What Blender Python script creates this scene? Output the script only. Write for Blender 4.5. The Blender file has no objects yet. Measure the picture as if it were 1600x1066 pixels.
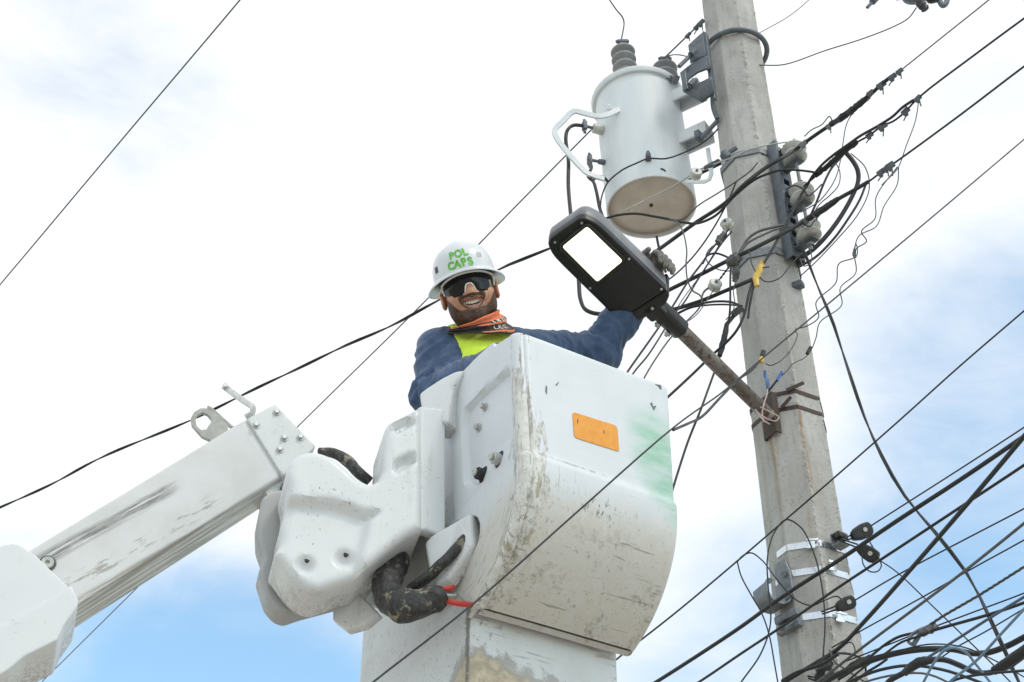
import bpy, bmesh, math, random
import numpy as np
from mathutils import Vector, Matrix, noise
from mathutils.geometry import delaunay_2d_cdt

random.seed(7)
SC = bpy.context.scene
COL = SC.collection
PI = math.pi

# ------------------------------------------------------------------ camera, sky, sun, exposure
PITCH = math.radians(39.0)
F = 2330.0                                   # focal length in photo pixels (photo is 1600 wide)
CAMZ = 1.6
cam_data = bpy.data.cameras.new('camera')
cam_data.sensor_width = 36.0
cam_data.lens = 36.0 * F / 1600.0
cam_data.clip_start = 0.05
cam_data.clip_end = 2000.0
cam = bpy.data.objects.new('camera', cam_data)
COL.objects.link(cam)
cam.location = (0, 0, CAMZ)
cam.rotation_euler = (PI / 2 + PITCH, 0, 0)
SC.camera = cam

SUN_EL, SUN_AZ = math.radians(49), math.radians(134)     # azimuth clockwise from +Y
sun_data = bpy.data.lights.new('sun', 'SUN')
sun_data.energy = 0.95
sun_data.angle = math.radians(11)
sun_data.color = (1.0, 0.95, 0.87)
sun = bpy.data.objects.new('sun', sun_data)
COL.objects.link(sun)
sd = Vector((math.sin(SUN_AZ) * math.cos(SUN_EL), math.cos(SUN_AZ) * math.cos(SUN_EL), math.sin(SUN_EL)))
sun.rotation_euler = sd.to_track_quat('Z', 'Y').to_euler()
sun.location = (0, 0, 30)

SC.view_settings.view_transform = 'Standard'
SC.view_settings.look = 'None'
SC.view_settings.exposure = 0.16
SC.view_settings.gamma = 1.0
SC.view_settings.use_curve_mapping = False
SC.cycles.max_bounces = 8
SC.cycles.use_denoising = True

world = bpy.data.worlds.new('World')
SC.world = world
world.use_nodes = True
wn, wl = world.node_tree.nodes, world.node_tree.links
wn.clear()
w_out = wn.new('ShaderNodeOutputWorld')
w_bg = wn.new('ShaderNodeBackground')
w_bg.inputs['Strength'].default_value = 0.1
w_sky = wn.new('ShaderNodeTexSky')
w_sky.sky_type = 'NISHITA'
w_sky.sun_disc = False
w_sky.sun_elevation = SUN_EL
w_sky.sun_rotation = SUN_AZ
w_sky.air_density = 1.0
w_sky.dust_density = 0.6
w_tc = wn.new('ShaderNodeTexCoord')


def wmath(op, a, b=None, c=None, clamp=False):
    n = wn.new('ShaderNodeMath')
    n.operation = op
    n.use_clamp = clamp
    for i, v in enumerate((a, b, c)):
        if v is None:
            continue
        if isinstance(v, (int, float)):
            n.inputs[i].default_value = v
        else:
            wl.new(v, n.inputs[i])
    return n.outputs[0]


def wnoise(scale, detail, rough, dist=0.0, vec=None, loc=(0, 0, 0), stretch=(1, 1, 1)):
    mp = wn.new('ShaderNodeMapping')
    mp.inputs['Location'].default_value = loc
    mp.inputs['Scale'].default_value = stretch
    wl.new(w_tc.outputs['Generated'], mp.inputs['Vector'])
    n = wn.new('ShaderNodeTexNoise')
    n.inputs['Scale'].default_value = scale
    n.inputs['Detail'].default_value = detail
    n.inputs['Roughness'].default_value = rough
    n.inputs['Distortion'].default_value = dist
    wl.new(mp.outputs[0], n.inputs['Vector'])
    return n.outputs['Fac']


def wbreak(direction, inner, outer):
    """a break in the cloud deck round a direction: 1 in the middle, 0 outside"""
    d = Vector(direction).normalized()
    vm = wn.new('ShaderNodeVectorMath')
    vm.operation = 'DOT_PRODUCT'
    wl.new(w_tc.outputs['Generated'], vm.inputs[0])
    vm.inputs[1].default_value = d
    mr = wn.new('ShaderNodeMapRange')
    mr.interpolation_type = 'SMOOTHSTEP'
    wl.new(vm.outputs['Value'], mr.inputs['Value'])
    mr.inputs['From Min'].default_value = math.cos(math.radians(outer))
    mr.inputs['From Max'].default_value = math.cos(math.radians(inner))
    return mr.outputs[0]


def cam_dir(px, py):
    a, b = (px - 800.0) / F, (533.0 - py) / F
    return Vector((a, math.cos(PITCH) - math.sin(PITCH) * b, math.sin(PITCH) + math.cos(PITCH) * b))


# cloud deck: bright thin cloud with soft breaks, thinner towards the horizon
n_big = wnoise(2.1, 5, 0.55, 0.4, loc=(3.1, 1.7, 0.4), stretch=(1, 1, 1.6))
n_fine = wnoise(7.0, 6, 0.6, 0.6, loc=(0.3, 5.2, 2.2), stretch=(1, 1, 2.2))
sep = wn.new('ShaderNodeSeparateXYZ')
wl.new(w_tc.outputs['Generated'], sep.inputs[0])
mr_el = wn.new('ShaderNodeMapRange')
wl.new(sep.outputs['Z'], mr_el.inputs['Value'])
mr_el.inputs['From Min'].default_value = 0.30
mr_el.inputs['From Max'].default_value = 0.66
mr_el.inputs['To Min'].default_value = -0.12
mr_el.inputs['To Max'].default_value = 0.34
cover = wmath('ADD', mr_el.outputs[0], wmath('MULTIPLY', n_big, 1.05))
cover = wmath('ADD', cover, wmath('MULTIPLY', wmath('SUBTRACT', n_fine, 0.5), 0.62))
cover = wmath('ADD', cover, 0.05)
cover = wmath('SUBTRACT', cover, wmath('MULTIPLY', wbreak(cam_dir(330, 1090), 1.0, 8.5), 0.62))
cover = wmath('SUBTRACT', cover, wmath('MULTIPLY', wbreak(cam_dir(1600, 640), 0.5, 9.5), 0.36))
cover = wmath('SUBTRACT', cover, wmath('MULTIPLY', wbreak(cam_dir(1300, 1100), 1.0, 12.0), 0.26))
cover = wmath('SUBTRACT', cover, wmath('MULTIPLY', wbreak(cam_dir(160, 260), 1.0, 9.0), 0.17))
cover = wmath('ADD', cover, wmath('MULTIPLY', wbreak(cam_dir(450, 640), 3.0, 11.0), 0.25))
mr_c = wn.new('ShaderNodeMapRange')
mr_c.interpolation_type = 'SMOOTHSTEP'
wl.new(cover, mr_c.inputs['Value'])
mr_c.inputs['From Min'].default_value = 0.10
mr_c.inputs['From Max'].default_value = 0.92
w_mix = wn.new('ShaderNodeMix')
w_mix.data_type = 'RGBA'
wl.new(mr_c.outputs[0], w_mix.inputs[0])
w_sc = wn.new('ShaderNodeVectorMath')
w_sc.operation = 'MULTIPLY'
wl.new(w_sky.outputs[0], w_sc.inputs[0])
w_sc.inputs[1].default_value = (2.7, 2.95, 2.6)
wl.new(w_sc.outputs[0], w_mix.inputs[6])
w_mix.inputs[7].default_value = (9.6, 9.8, 10.0, 1)
wl.new(w_mix.outputs[2], w_bg.inputs['Color'])
wl.new(w_bg.outputs[0], w_out.inputs['Surface'])


# ------------------------------------------------------------------ from photo pixels to the place
def W(px, py, Y):
    """the point seen at a pixel, at ground distance Y in front of the camera"""
    d = cam_dir(px, py)
    return Vector((0, 0, CAMZ)) + d * (Y / d.y)


def HZ(px, py, h):
    """the point seen at a pixel, at height h above the camera"""
    d = cam_dir(px, py)
    return Vector((0, 0, CAMZ)) + d * (h / d.z)


def PL(px, py, P0, n):
    """the point seen at a pixel, on the plane through P0 with normal n"""
    d = cam_dir(px, py)
    o = Vector((0, 0, CAMZ))
    return o + d * ((P0 - o).dot(n) / d.dot(n))


def proj(p):
    """photo pixel of a point"""
    q = Vector(p) - Vector((0, 0, CAMZ))
    dz = q.y * math.cos(PITCH) + q.z * math.sin(PITCH)
    uy = -q.y * math.sin(PITCH) + q.z * math.cos(PITCH)
    return 800 + F * q.x / dz, 533 - F * uy / dz


def solve(fn, target, lo, hi):
    """the argument between lo and hi at which the monotone fn takes the target value"""
    up_ = fn(hi) > fn(lo)
    for _ in range(50):
        m = (lo + hi) / 2
        if (fn(m) < target) == up_:
            lo = m
        else:
            hi = m
    return (lo + hi) / 2


def depth(p):
    q = Vector(p) - Vector((0, 0, CAMZ))
    return q.y * math.cos(PITCH) + q.z * math.sin(PITCH)


def pxr(w, p):
    """radius of something w photo pixels wide at point p"""
    return 0.5 * w * depth(p) / F


# ------------------------------------------------------------------ mesh helpers
BASE = {}


def tag(o, label=None, cat=None, group=None, kind=None):
    if label: o['label'] = label
    if cat: o['category'] = cat
    if group: o['group'] = group
    if kind: o['kind'] = kind
    return o


def thing(name, label, cat, loc, group=None):
    o = bpy.data.objects.new(name, None)
    o.empty_display_size = 0.1
    COL.objects.link(o)
    o.location = loc
    BASE[o.name] = Vector(loc)
    return tag(o, label, cat, group)


def sharpen(bm, ang=38):
    lim = math.radians(ang)
    for e in bm.edges:
        if len(e.link_faces) == 2:
            e.smooth = e.calc_face_angle(0) < lim
    for f in bm.faces:
        f.smooth = True


def link(name, me, mat, parent=None, loc=None):
    """me is in world coordinates; its origin goes to the parent's base, or to its own centre"""
    o = bpy.data.objects.new(name, me)
    COL.objects.link(o)
    if mat is not None and not me.materials:
        me.materials.append(mat)
    n = len(me.vertices)
    co = np.empty(n * 3)
    me.vertices.foreach_get('co', co)
    co = co.reshape(-1, 3)
    c = Vector(loc) if loc is not None else Vector(((co.min(0) + co.max(0)) / 2).tolist())
    co = co - np.array(c)
    me.vertices.foreach_set('co', co.ravel())
    me.update()
    BASE[o.name] = c
    if parent is not None:
        o.parent = parent
        o.location = c - BASE[parent.name]
    else:
        o.location = c
    return o


def build(name, bm, mat, parent=None, ang=38, loc=None):
    bmesh.ops.remove_doubles(bm, verts=bm.verts[:], dist=1e-6)
    bmesh.ops.recalc_face_normals(bm, faces=bm.faces[:])
    sharpen(bm, ang)
    me = bpy.data.meshes.new(name)
    bm.to_mesh(me)
    bm.free()
    return link(name, me, mat, parent, loc)


def frame(o, z, x=None):
    """matrix with origin o and local z along z, x as near as can be to x"""
    z = Vector(z).normalized()
    if x is None:
        x = Vector((1, 0, 0)) if abs(z.x) < 0.8 else Vector((0, 1, 0))
    x = Vector(x)
    x = (x - z * x.dot(z)).normalized()
    y = z.cross(x)
    m = Matrix.Identity(4)
    for i in range(3):
        m[i][0], m[i][1], m[i][2], m[i][3] = x[i], y[i], z[i], o[i]
    return m


def add_box(bm, m, size, bev=0.0, seg=2):
    t = bmesh.new()
    bmesh.ops.create_cube(t, size=1.0)
    for v in t.verts:
        v.co = Vector((v.co.x * size[0], v.co.y * size[1], v.co.z * size[2]))
    if bev > 0:
        bmesh.ops.bevel(t, geom=t.edges[:], offset=bev, segments=seg, profile=0.5, affect='EDGES')
    merge(bm, t, m)


def merge(bm, t, m=None):
    idx = {}
    for v in t.verts:
        idx[v] = bm.verts.new(m @ v.co if m is not None else v.co)
    for f in t.faces:
        try:
            bm.faces.new([idx[v] for v in f.verts])
        except ValueError:
            pass
    t.free()


def add_lathe(bm, m, prof, seg=24, sx=1.0, sy=1.0):
    rings = []
    for r, z in prof:
        if r < 1e-5:
            rings.append([bm.verts.new(m @ Vector((0, 0, z)))])
        else:
            rings.append([bm.verts.new(m @ Vector((r * sx * math.cos(2 * PI * k / seg), r * sy * math.sin(2 * PI * k / seg), z))) for k in range(seg)])
    for a, b in zip(rings[:-1], rings[1:]):
        for k in range(seg):
            k2 = (k + 1) % seg
            if len(a) == 1 and len(b) > 1:
                bm.faces.new((a[0], b[k], b[k2]))
            elif len(b) == 1 and len(a) > 1:
                bm.faces.new((a[k2], a[k], b[0]))
            elif len(a) > 1:
                bm.faces.new((a[k], a[k2], b[k2], b[k]))
    for ring, flip in ((rings[0], True), (rings[-1], False)):
        if len(ring) > 1:
            bm.faces.new(ring[::-1] if flip else ring)


def add_cyl(bm, p0, p1, r0, r1=None, seg=12, bev=0.0):
    p0, p1 = Vector(p0), Vector(p1)
    r1 = r0 if r1 is None else r1
    L = (p1 - p0).length
    prof = [(r0, 0), (r1, L)]
    if bev > 0:
        prof = [(r0 - bev, 0), (r0, bev), (r1, L - bev), (r1 - bev, L)]
    add_lathe(bm, frame(p0, p1 - p0), prof, seg)


def spline(pts, n=6):
    pts = [Vector(p) for p in pts]
    if len(pts) < 3:
        return pts
    out = []
    P = [pts[0] * 2 - pts[1]] + pts + [pts[-1] * 2 - pts[-2]]
    for i in range(1, len(P) - 2):
        p0, p1, p2, p3 = P[i - 1:i + 3]
        # centripetal parameters keep loops from overshooting
        t0 = 0.0
        t1 = t0 + max((p1 - p0).length, 1e-6) ** 0.5
        t2 = t1 + max((p2 - p1).length, 1e-6) ** 0.5
        t3 = t2 + max((p3 - p2).length, 1e-6) ** 0.5
        for k in range(n):
            t = t1 + (t2 - t1) * k / n
            A1 = p0 * ((t1 - t) / (t1 - t0)) + p1 * ((t - t0) / (t1 - t0))
            A2 = p1 * ((t2 - t) / (t2 - t1)) + p2 * ((t - t1) / (t2 - t1))
            A3 = p2 * ((t3 - t) / (t3 - t2)) + p3 * ((t - t2) / (t3 - t2))
            B1 = A1 * ((t2 - t) / (t2 - t0)) + A2 * ((t - t0) / (t2 - t0))
            B2 = A2 * ((t3 - t) / (t3 - t1)) + A3 * ((t - t1) / (t3 - t1))
            out.append(B1 * ((t2 - t) / (t2 - t1)) + B2 * ((t - t1) / (t2 - t1)))
    out.append(pts[-1])
    return out


def frames_along(pts):
    T = []
    n = len(pts)
    for i in range(n):
        a, b = pts[max(i - 1, 0)], pts[min(i + 1, n - 1)]
        d = b - a
        T.append(d.normalized() if d.length > 1e-9 else (T[-1] if T else Vector((0, 0, 1))))
    ref = Vector((0, 0, 1)) if abs(T[0].z) < 0.9 else Vector((1, 0, 0))
    N = [(ref - T[0] * ref.dot(T[0])).normalized()]
    for i in range(1, n):
        v = N[-1] - T[i] * N[-1].dot(T[i])
        N.append(v.normalized() if v.length > 1e-6 else N[-1])
    return T, N


def add_tube(bm, pts, r, seg=6, sx=1.0, sy=1.0):
    """sweep a round (or, with sx, sy, a flat) section along pts; r a number or one per point"""
    pts = [Vector(p) for p in pts]
    T, N = frames_along(pts)
    rings = []
    for i, p in enumerate(pts):
        rr = r[i] if isinstance(r, (list, tuple)) else r
        B = T[i].cross(N[i])
        rings.append([bm.verts.new(p + N[i] * (rr * sx * math.cos(2 * PI * k / seg + PI / seg)) + B * (rr * sy * math.sin(2 * PI * k / seg + PI / seg))) for k in range(seg)])
    for a, b in zip(rings[:-1], rings[1:]):
        for k in range(seg):
            k2 = (k + 1) % seg
            bm.faces.new((a[k], a[k2], b[k2], b[k]))
    bm.faces.new(rings[0][::-1])
    bm.faces.new(rings[-1])


def add_helix(bm, pts, r, strands, pitch, r_off, seg=5, step=None):
    """strands twisted round the line pts"""
    step = step or pitch / 8
    pts = resample(pts, step)
    T, N = frames_along(pts)
    for s in range(strands):
        line = []
        for i, p in enumerate(pts):
            a = 2 * PI * (i * step / pitch + s / strands)
            B = T[i].cross(N[i])
            line.append(p + N[i] * (r_off * math.cos(a)) + B * (r_off * math.sin(a)))
        add_tube(bm, line, r, seg)


def resample(pts, step):
    out = [pts[0].copy()]
    acc = 0.0
    for a, b in zip(pts[:-1], pts[1:]):
        L = (b - a).length
        if L < 1e-9:
            continue
        d = step - acc
        while d <= L:
            out.append(a.lerp(b, d / L))
            d += step
        acc = (acc + L) % step
    out.append(pts[-1].copy())
    return out


def round_poly(poly, r, n=4):
    """cut every corner of a 2D polygon with a small arc; r a number or one per corner"""
    out = []
    m = len(poly)
    for i in range(m):
        rr = r[i] if isinstance(r, (list, tuple)) else r
        p, a, b = Vector(poly[i]), Vector(poly[i - 1]), Vector(poly[(i + 1) % m])
        da, db = a - p, b - p
        k = min(rr, da.length * 0.48, db.length * 0.48)
        if k < 1e-5:
            out.append(p)
            continue
        s, e = p + da.normalized() * k, p + db.normalized() * k
        for j in range(n + 1):
            t = j / n
            out.append(s * (1 - t) ** 2 + p * (2 * t * (1 - t)) + e * t ** 2)
    return out


def seg_dist(P, poly):
    """distance of each row of P to the closed outline poly"""
    A = np.array(poly)
    Bp = np.roll(A, -1, axis=0)
    best = np.full(len(P), 1e9)
    for a, b in zip(A, Bp):
        d = b - a
        L2 = max(float(d @ d), 1e-12)
        t = np.clip(((P - a) @ d) / L2, 0, 1)
        q = a + t[:, None] * d
        best = np.minimum(best, np.hypot(*(P - q).T))
    return best


def inside(P, poly):
    A = np.array(poly)
    Bp = np.roll(A, -1, axis=0)
    c = np.zeros(len(P), bool)
    for a, b in zip(A, Bp):
        cond = (a[1] > P[:, 1]) != (b[1] > P[:, 1])
        with np.errstate(divide='ignore', invalid='ignore'):
            xx = (b[0] - a[0]) * (P[:, 1] - a[1]) / (b[1] - a[1]) + a[0]
        c ^= cond & (P[:, 0] < xx)
    return c


def panel(outline, O, ex, ey, en, thick, r_edge=0.01, step=0.012, hfun=None, back=True, fade=True):
    """a moulded plate: an outline in the plane (O, ex, ey), bulged by hfun towards en, with a rounded
    edge of radius r_edge, standing thick deep. Returns a mesh in world coordinates."""
    pts = []
    m = len(outline)
    for i in range(m):
        a, b = Vector(outline[i]), Vector(outline[(i + 1) % m])
        n = max(1, int(round((b - a).length / step)))
        for k in range(n):
            pts.append(a.lerp(b, k / n))
    A = np.array(pts)
    lo, hi = A.min(0), A.max(0)
    # rings inside the outline carry the rounded edge
    area = 0.5 * np.sum(A[:, 0] * np.roll(A[:, 1], -1) - np.roll(A[:, 0], -1) * A[:, 1])
    tg = np.roll(A, -1, axis=0) - np.roll(A, 1, axis=0)
    tg = tg / np.maximum(np.linalg.norm(tg, axis=1, keepdims=True), 1e-9)
    inw = np.stack([-tg[:, 1], tg[:, 0]], 1) * np.sign(area)
    ringpts = []
    if r_edge > 0:
        for th in (25, 50, 72, 90):
            o_ = r_edge * (1 - math.cos(math.radians(th)))
            if o_ < 0.0004:
                continue
            R_ = A + inw * o_
            R_ = R_[inside(R_, A)]
            if len(R_):
                R_ = R_[seg_dist(R_, A) > o_ * 0.93]
            ringpts.append(R_)
    gx, gy = np.meshgrid(np.arange(lo[0] + step / 2, hi[0], step), np.arange(lo[1] + step / 2, hi[1], step))
    gx = gx + (np.arange(gx.shape[0]) % 2)[:, None] * step * 0.5
    G = np.stack([gx.ravel(), gy.ravel()], 1)
    G = G[inside(G, A)]
    if len(G):
        G = G[seg_dist(G, A) > r_edge + step * 0.5]
    if ringpts:
        G = np.concatenate(ringpts + [G])
    nb = len(A)
    verts = [Vector(p) for p in A.tolist()] + [Vector(p) for p in G.tolist()]
    vo, _, fo, ov, _, _ = delaunay_2d_cdt(verts, [], [list(range(nb))], 1, 1e-7)
    V2 = np.array([tuple(v) for v in vo])
    d = seg_dist(V2, A)
    z = np.zeros(len(V2))
    if r_edge > 0:
        q = np.clip(1 - d / r_edge, 0, 1)
        z -= r_edge * (1 - np.sqrt(np.maximum(0, 1 - q * q)))
    if hfun is not None:
        z += hfun(V2[:, 0], V2[:, 1]) * (np.clip(d / max(r_edge, step), 0, 1) if fade else 1.0)
    O, ex, ey, en = (np.array(t) for t in (O, ex, ey, en))
    X = O + V2[:, :1] * ex + V2[:, 1:] * ey + z[:, None] * en
    faces = [list(f) for f in fo]
    # orient to en
    out = []
    sgn = np.sign(np.dot(np.cross(ex, ey), en))
    for f in faces:
        p = V2[f]
        ar = (p[1][0] - p[0][0]) * (p[2][1] - p[0][1]) - (p[1][1] - p[0][1]) * (p[2][0] - p[0][0])
        out.append(f if ar * sgn > 0 else f[::-1])
    # boundary: input order index to output index
    o2 = {}
    for j, src in enumerate(ov):
        for s in src:
            if s < nb:
                o2[s] = j
    ring = [o2[i] for i in range(nb) if i in o2]
    Vn = [tuple(x) for x in X]
    bz = -thick
    back_idx = []
    for j in ring:
        p = O + V2[j][0] * ex + V2[j][1] * ey + bz * en
        back_idx.append(len(Vn))
        Vn.append(tuple(p))
    n = len(ring)
    for i in range(n):
        i2 = (i + 1) % n
        out.append([ring[i], ring[i2], back_idx[i2], back_idx[i]])
    if back:
        inv = {j: back_idx[i] for i, j in enumerate(ring)}
        bpts = [Vector(V2[j]) for j in ring]
        vo2, _, fo2, ov2, _, _ = delaunay_2d_cdt(bpts, [], [list(range(n))], 1, 1e-7)
        mp = {}
        for j, src in enumerate(ov2):
            if src:
                mp[j] = back_idx[src[0]]
        for f in fo2:
            if all(k in mp for k in f):
                out.append([mp[k] for k in f][::-1])
    bm = bmesh.new()
    vs = [bm.verts.new(v) for v in Vn]
    for f in out:
        try:
            bm.faces.new([vs[k] for k in f])
        except ValueError:
            pass
    return bm


def smoothstep(a, b, x):
    t = np.clip((x - a) / (b - a), 0, 1)
    return t * t * (3 - 2 * t)


def plate_px(name, outline_px, P0, n, thick, mat, parent=None, r_edge=0.006, step=0.02, corner=0.0, hfun=None, fade=True):
    """a moulded plate whose front lies in the plane (P0, n)"""
    n = Vector(n).normalized()
    ey = (Vector((0, 0, 1)) - n * n.z).normalized()
    ex = ey.cross(n).normalized()
    pts = []
    for px, py in outline_px:
        q = PL(px, py, P0, n) - P0
        pts.append(Vector((q.dot(ex), q.dot(ey))))
    if corner:
        pts = round_poly(pts, corner)
    bm = panel(pts, P0, ex, ey, n, thick, r_edge, step, hfun, True, fade)
    return build(name, bm, mat, parent)


# ------------------------------------------------------------------ materials
class NT:
    """a little node-tree writer"""
    def __init__(self, name):
        self.m = bpy.data.materials.new(name)
        self.m.use_nodes = True
        self.n, self.l = self.m.node_tree.nodes, self.m.node_tree.links
        self.bsdf = self.n['Principled BSDF']
        self.tc = self.n.new('ShaderNodeTexCoord')

    def put(self, sock, v):
        if isinstance(v, (int, float)):
            sock.default_value = v
        elif isinstance(v, (tuple, list)):
            sock.default_value = v if len(v) == 4 or sock.type == 'VECTOR' else (*v, 1)
        else:
            self.l.new(v, sock)

    def math(self, op, a, b=None, c=None, clamp=False):
        n = self.n.new('ShaderNodeMath')
        n.operation = op
        n.use_clamp = clamp
        for i, v in enumerate((a, b, c)):
            if v is not None:
                self.put(n.inputs[i], v)
        return n.outputs[0]

    def obj(self):
        return self.tc.outputs['Object']

    def attr(self, name, out='Vector'):
        n = self.n.new('ShaderNodeAttribute')
        n.attribute_name = name
        return n.outputs[out]

    def map(self, vec, scale=(1, 1, 1), loc=(0, 0, 0), rot=(0, 0, 0)):
        n = self.n.new('ShaderNodeMapping')
        self.put(n.inputs['Vector'], vec)
        n.inputs['Scale'].default_value = scale
        n.inputs['Location'].default_value = loc
        n.inputs['Rotation'].default_value = rot
        return n.outputs[0]

    def noise(self, vec, scale=5, detail=4, rough=0.55, dist=0.0):
        n = self.n.new('ShaderNodeTexNoise')
        self.put(n.inputs['Vector'], vec)
        n.inputs['Scale'].default_value = scale
        n.inputs['Detail'].default_value = detail
        n.inputs['Roughness'].default_value = rough
        n.inputs['Distortion'].default_value = dist
        return n.outputs['Fac']

    def voro(self, vec, scale=20, feature='F1'):
        n = self.n.new('ShaderNodeTexVoronoi')
        n.feature = feature
        self.put(n.inputs['Vector'], vec)
        n.inputs['Scale'].default_value = scale
        return n.outputs['Distance']

    def ramp(self, v, a, b, lo=0.0, hi=1.0, smooth=True):
        n = self.n.new('ShaderNodeMapRange')
        if smooth:
            n.interpolation_type = 'SMOOTHSTEP'
        self.put(n.inputs['Value'], v)
        n.inputs['From Min'].default_value = a
        n.inputs['From Max'].default_value = b
        n.inputs['To Min'].default_value = lo
        n.inputs['To Max'].default_value = hi
        return n.outputs[0]

    def mix(self, f, a, b):
        n = self.n.new('ShaderNodeMix')
        n.data_type = 'RGBA'
        self.put(n.inputs[0], f)
        self.put(n.inputs[6], a)
        self.put(n.inputs[7], b)
        return n.outputs[2]

    def xyz(self, v):
        n = self.n.new('ShaderNodeSeparateXYZ')
        self.put(n.inputs[0], v)
        return n.outputs

    def bump(self, h, strength=0.2, dist=0.01, normal=None):
        n = self.n.new('ShaderNodeBump')
        n.inputs['Strength'].default_value = strength
        n.inputs['Distance'].default_value = dist
        self.put(n.inputs['Height'], h)
        if normal is not None:
            self.l.new(normal, n.inputs['Normal'])
        return n.outputs[0]

    def done(self, color=None, rough=None, metal=None, normal=None, **kw):
        for k, v in (('Base Color', color), ('Roughness', rough), ('Metallic', metal)):
            if v is not None:
                self.put(self.bsdf.inputs[k], v)
        if normal is not None:
            self.l.new(normal, self.bsdf.inputs['Normal'])
        for k, v in kw.items():
            self.put(self.bsdf.inputs[k.replace('_', ' ')], v)
        return self.m


def simple_mat(name, a, b, rough=0.5, metal=0.0, scale=12, bump=0.1, rspread=0.15, dist=0.003, fine=60):
    t = NT(name)
    n1 = t.noise(t.obj(), scale, 5, 0.6)
    n2 = t.noise(t.obj(), fine, 4, 0.6)
    f = t.ramp(t.math('ADD', t.math('MULTIPLY', n1, 0.7), t.math('MULTIPLY', n2, 0.3)), 0.36, 0.66)
    return t.done(t.mix(f, a, b), t.ramp(n1, 0.3, 0.7, rough - rspread, rough + rspread), metal, t.bump(n2, bump, dist))


M = {}
M['rubber'] = simple_mat('black_cable_rubber', (0.010, 0.0105, 0.012), (0.028, 0.029, 0.031), 0.55, 0, 6, 0.1)
M['rubber_grey'] = simple_mat('grey_cable_rubber', (0.07, 0.07, 0.075), (0.14, 0.14, 0.14), 0.55, 0, 6, 0.1)
M['wire'] = simple_mat('weathered_wire', (0.07, 0.07, 0.073), (0.13, 0.13, 0.13), 0.45, 0.4, 10, 0.1)
M['bluecable'] = simple_mat('pale_blue_cable', (0.10, 0.19, 0.28), (0.17, 0.28, 0.38), 0.5, 0, 6, 0.05)
M['bluegrey'] = simple_mat('blue_grey_cable', (0.06, 0.09, 0.13), (0.10, 0.14, 0.19), 0.5, 0, 6, 0.05)
M['pale_wire'] = simple_mat('pale_wire', (0.35, 0.35, 0.34), (0.5, 0.5, 0.48), 0.5, 0.2, 10, 0.05)
M['pink_wire'] = simple_mat('faded_pink_wire', (0.45, 0.30, 0.27), (0.6, 0.45, 0.42), 0.5, 0, 10, 0.05)
M['yellow_tape'] = simple_mat('yellow_tape', (0.62, 0.38, 0.05), (0.78, 0.55, 0.12), 0.4, 0, 40, 0.4)
M['blue_tape'] = simple_mat('blue_tape', (0.03, 0.09, 0.28), (0.06, 0.16, 0.42), 0.4, 0, 40, 0.4)
M['galv'] = simple_mat('galvanised_steel', (0.16, 0.172, 0.185), (0.27, 0.282, 0.295), 0.5, 0.45, 25, 0.15)
M['darksteel'] = simple_mat('dark_steel', (0.09, 0.103, 0.12), (0.15, 0.168, 0.19), 0.5, 0.25, 18, 0.2)
M['brightsteel'] = simple_mat('stainless_strap', (0.62, 0.64, 0.66), (0.75, 0.77, 0.78), 0.22, 0.9, 20, 0.05, 0.08)
M['brownsteel'] = simple_mat('rusted_brown_steel', (0.045, 0.032, 0.027), (0.10, 0.065, 0.048), 0.7, 0.2, 30, 0.3)
M['porcelain_grey'] = simple_mat('grey_porcelain', (0.26, 0.265, 0.27), (0.33, 0.335, 0.34), 0.35, 0, 10, 0.02, 0.05)
M['porcelain_white'] = simple_mat('weathered_white_porcelain', (0.40, 0.40, 0.37), (0.58, 0.58, 0.54), 0.3, 0, 14, 0.06, 0.08)
M['blackplastic'] = simple_mat('black_plastic', (0.014, 0.015, 0.016), (0.03, 0.03, 0.032), 0.42, 0, 20, 0.08)
M['screw'] = simple_mat('zinc_screw', (0.42, 0.42, 0.40), (0.6, 0.6, 0.58), 0.35, 0.7, 40, 0.1)
M['darkhole'] = simple_mat('dirty_rubber_bush', (0.015, 0.015, 0.014), (0.05, 0.045, 0.04), 0.7, 0, 40, 0.3)
M['rag'] = simple_mat('grey_work_glove', (0.13, 0.12, 0.11), (0.25, 0.23, 0.21), 0.9, 0, 60, 0.6, 0.05)
M['red_hose'] = simple_mat('red_hose', (0.42, 0.02, 0.015), (0.6, 0.05, 0.03), 0.4, 0, 20, 0.1)
# ------------------------------------------------------------------ ground
def ground_mat():
    t = NT('dusty_street')
    n1 = t.noise(t.obj(), 0.35, 6, 0.6)
    n2 = t.noise(t.obj(), 9, 6, 0.65)
    c = t.mix(t.ramp(n1, 0.35, 0.65), (0.38, 0.345, 0.295), (0.48, 0.44, 0.385))
    c = t.mix(t.ramp(n2, 0.5, 0.75), c, (0.32, 0.29, 0.26))
    return t.done(c, 0.92, 0, t.bump(n2, 0.4, 0.02))


bm = bmesh.new()
bmesh.ops.create_grid(bm, x_segments=20, y_segments=20, size=600)
tag(build('ground', bm, ground_mat()), kind='structure')

# ------------------------------------------------------------------ the concrete pole
XP, YP = 1.141, 5.0
PHI0 = math.atan2(XP, YP)
TOCAM = Vector((-math.sin(PHI0), -math.cos(PHI0), 0))
RIGHT = Vector((math.cos(PHI0), -math.sin(PHI0), 0))


def pole_r(h):
    """circumradius at height h above the camera"""
    return 0.1605 - (h - 2.45) * 0.0056


def pdir(deg):
    a = math.radians(deg)
    return TOCAM * math.cos(a) + RIGHT * math.sin(a)


VERTS_DEG = [-72 + 45 * k for k in range(8)]


def oct_r(deg, R):
    """distance from the axis to the eight-sided outline in direction deg"""
    k = ((deg + 72) % 45) - 22.5
    return R * math.cos(math.radians(22.5)) / math.cos(math.radians(k))


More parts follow.
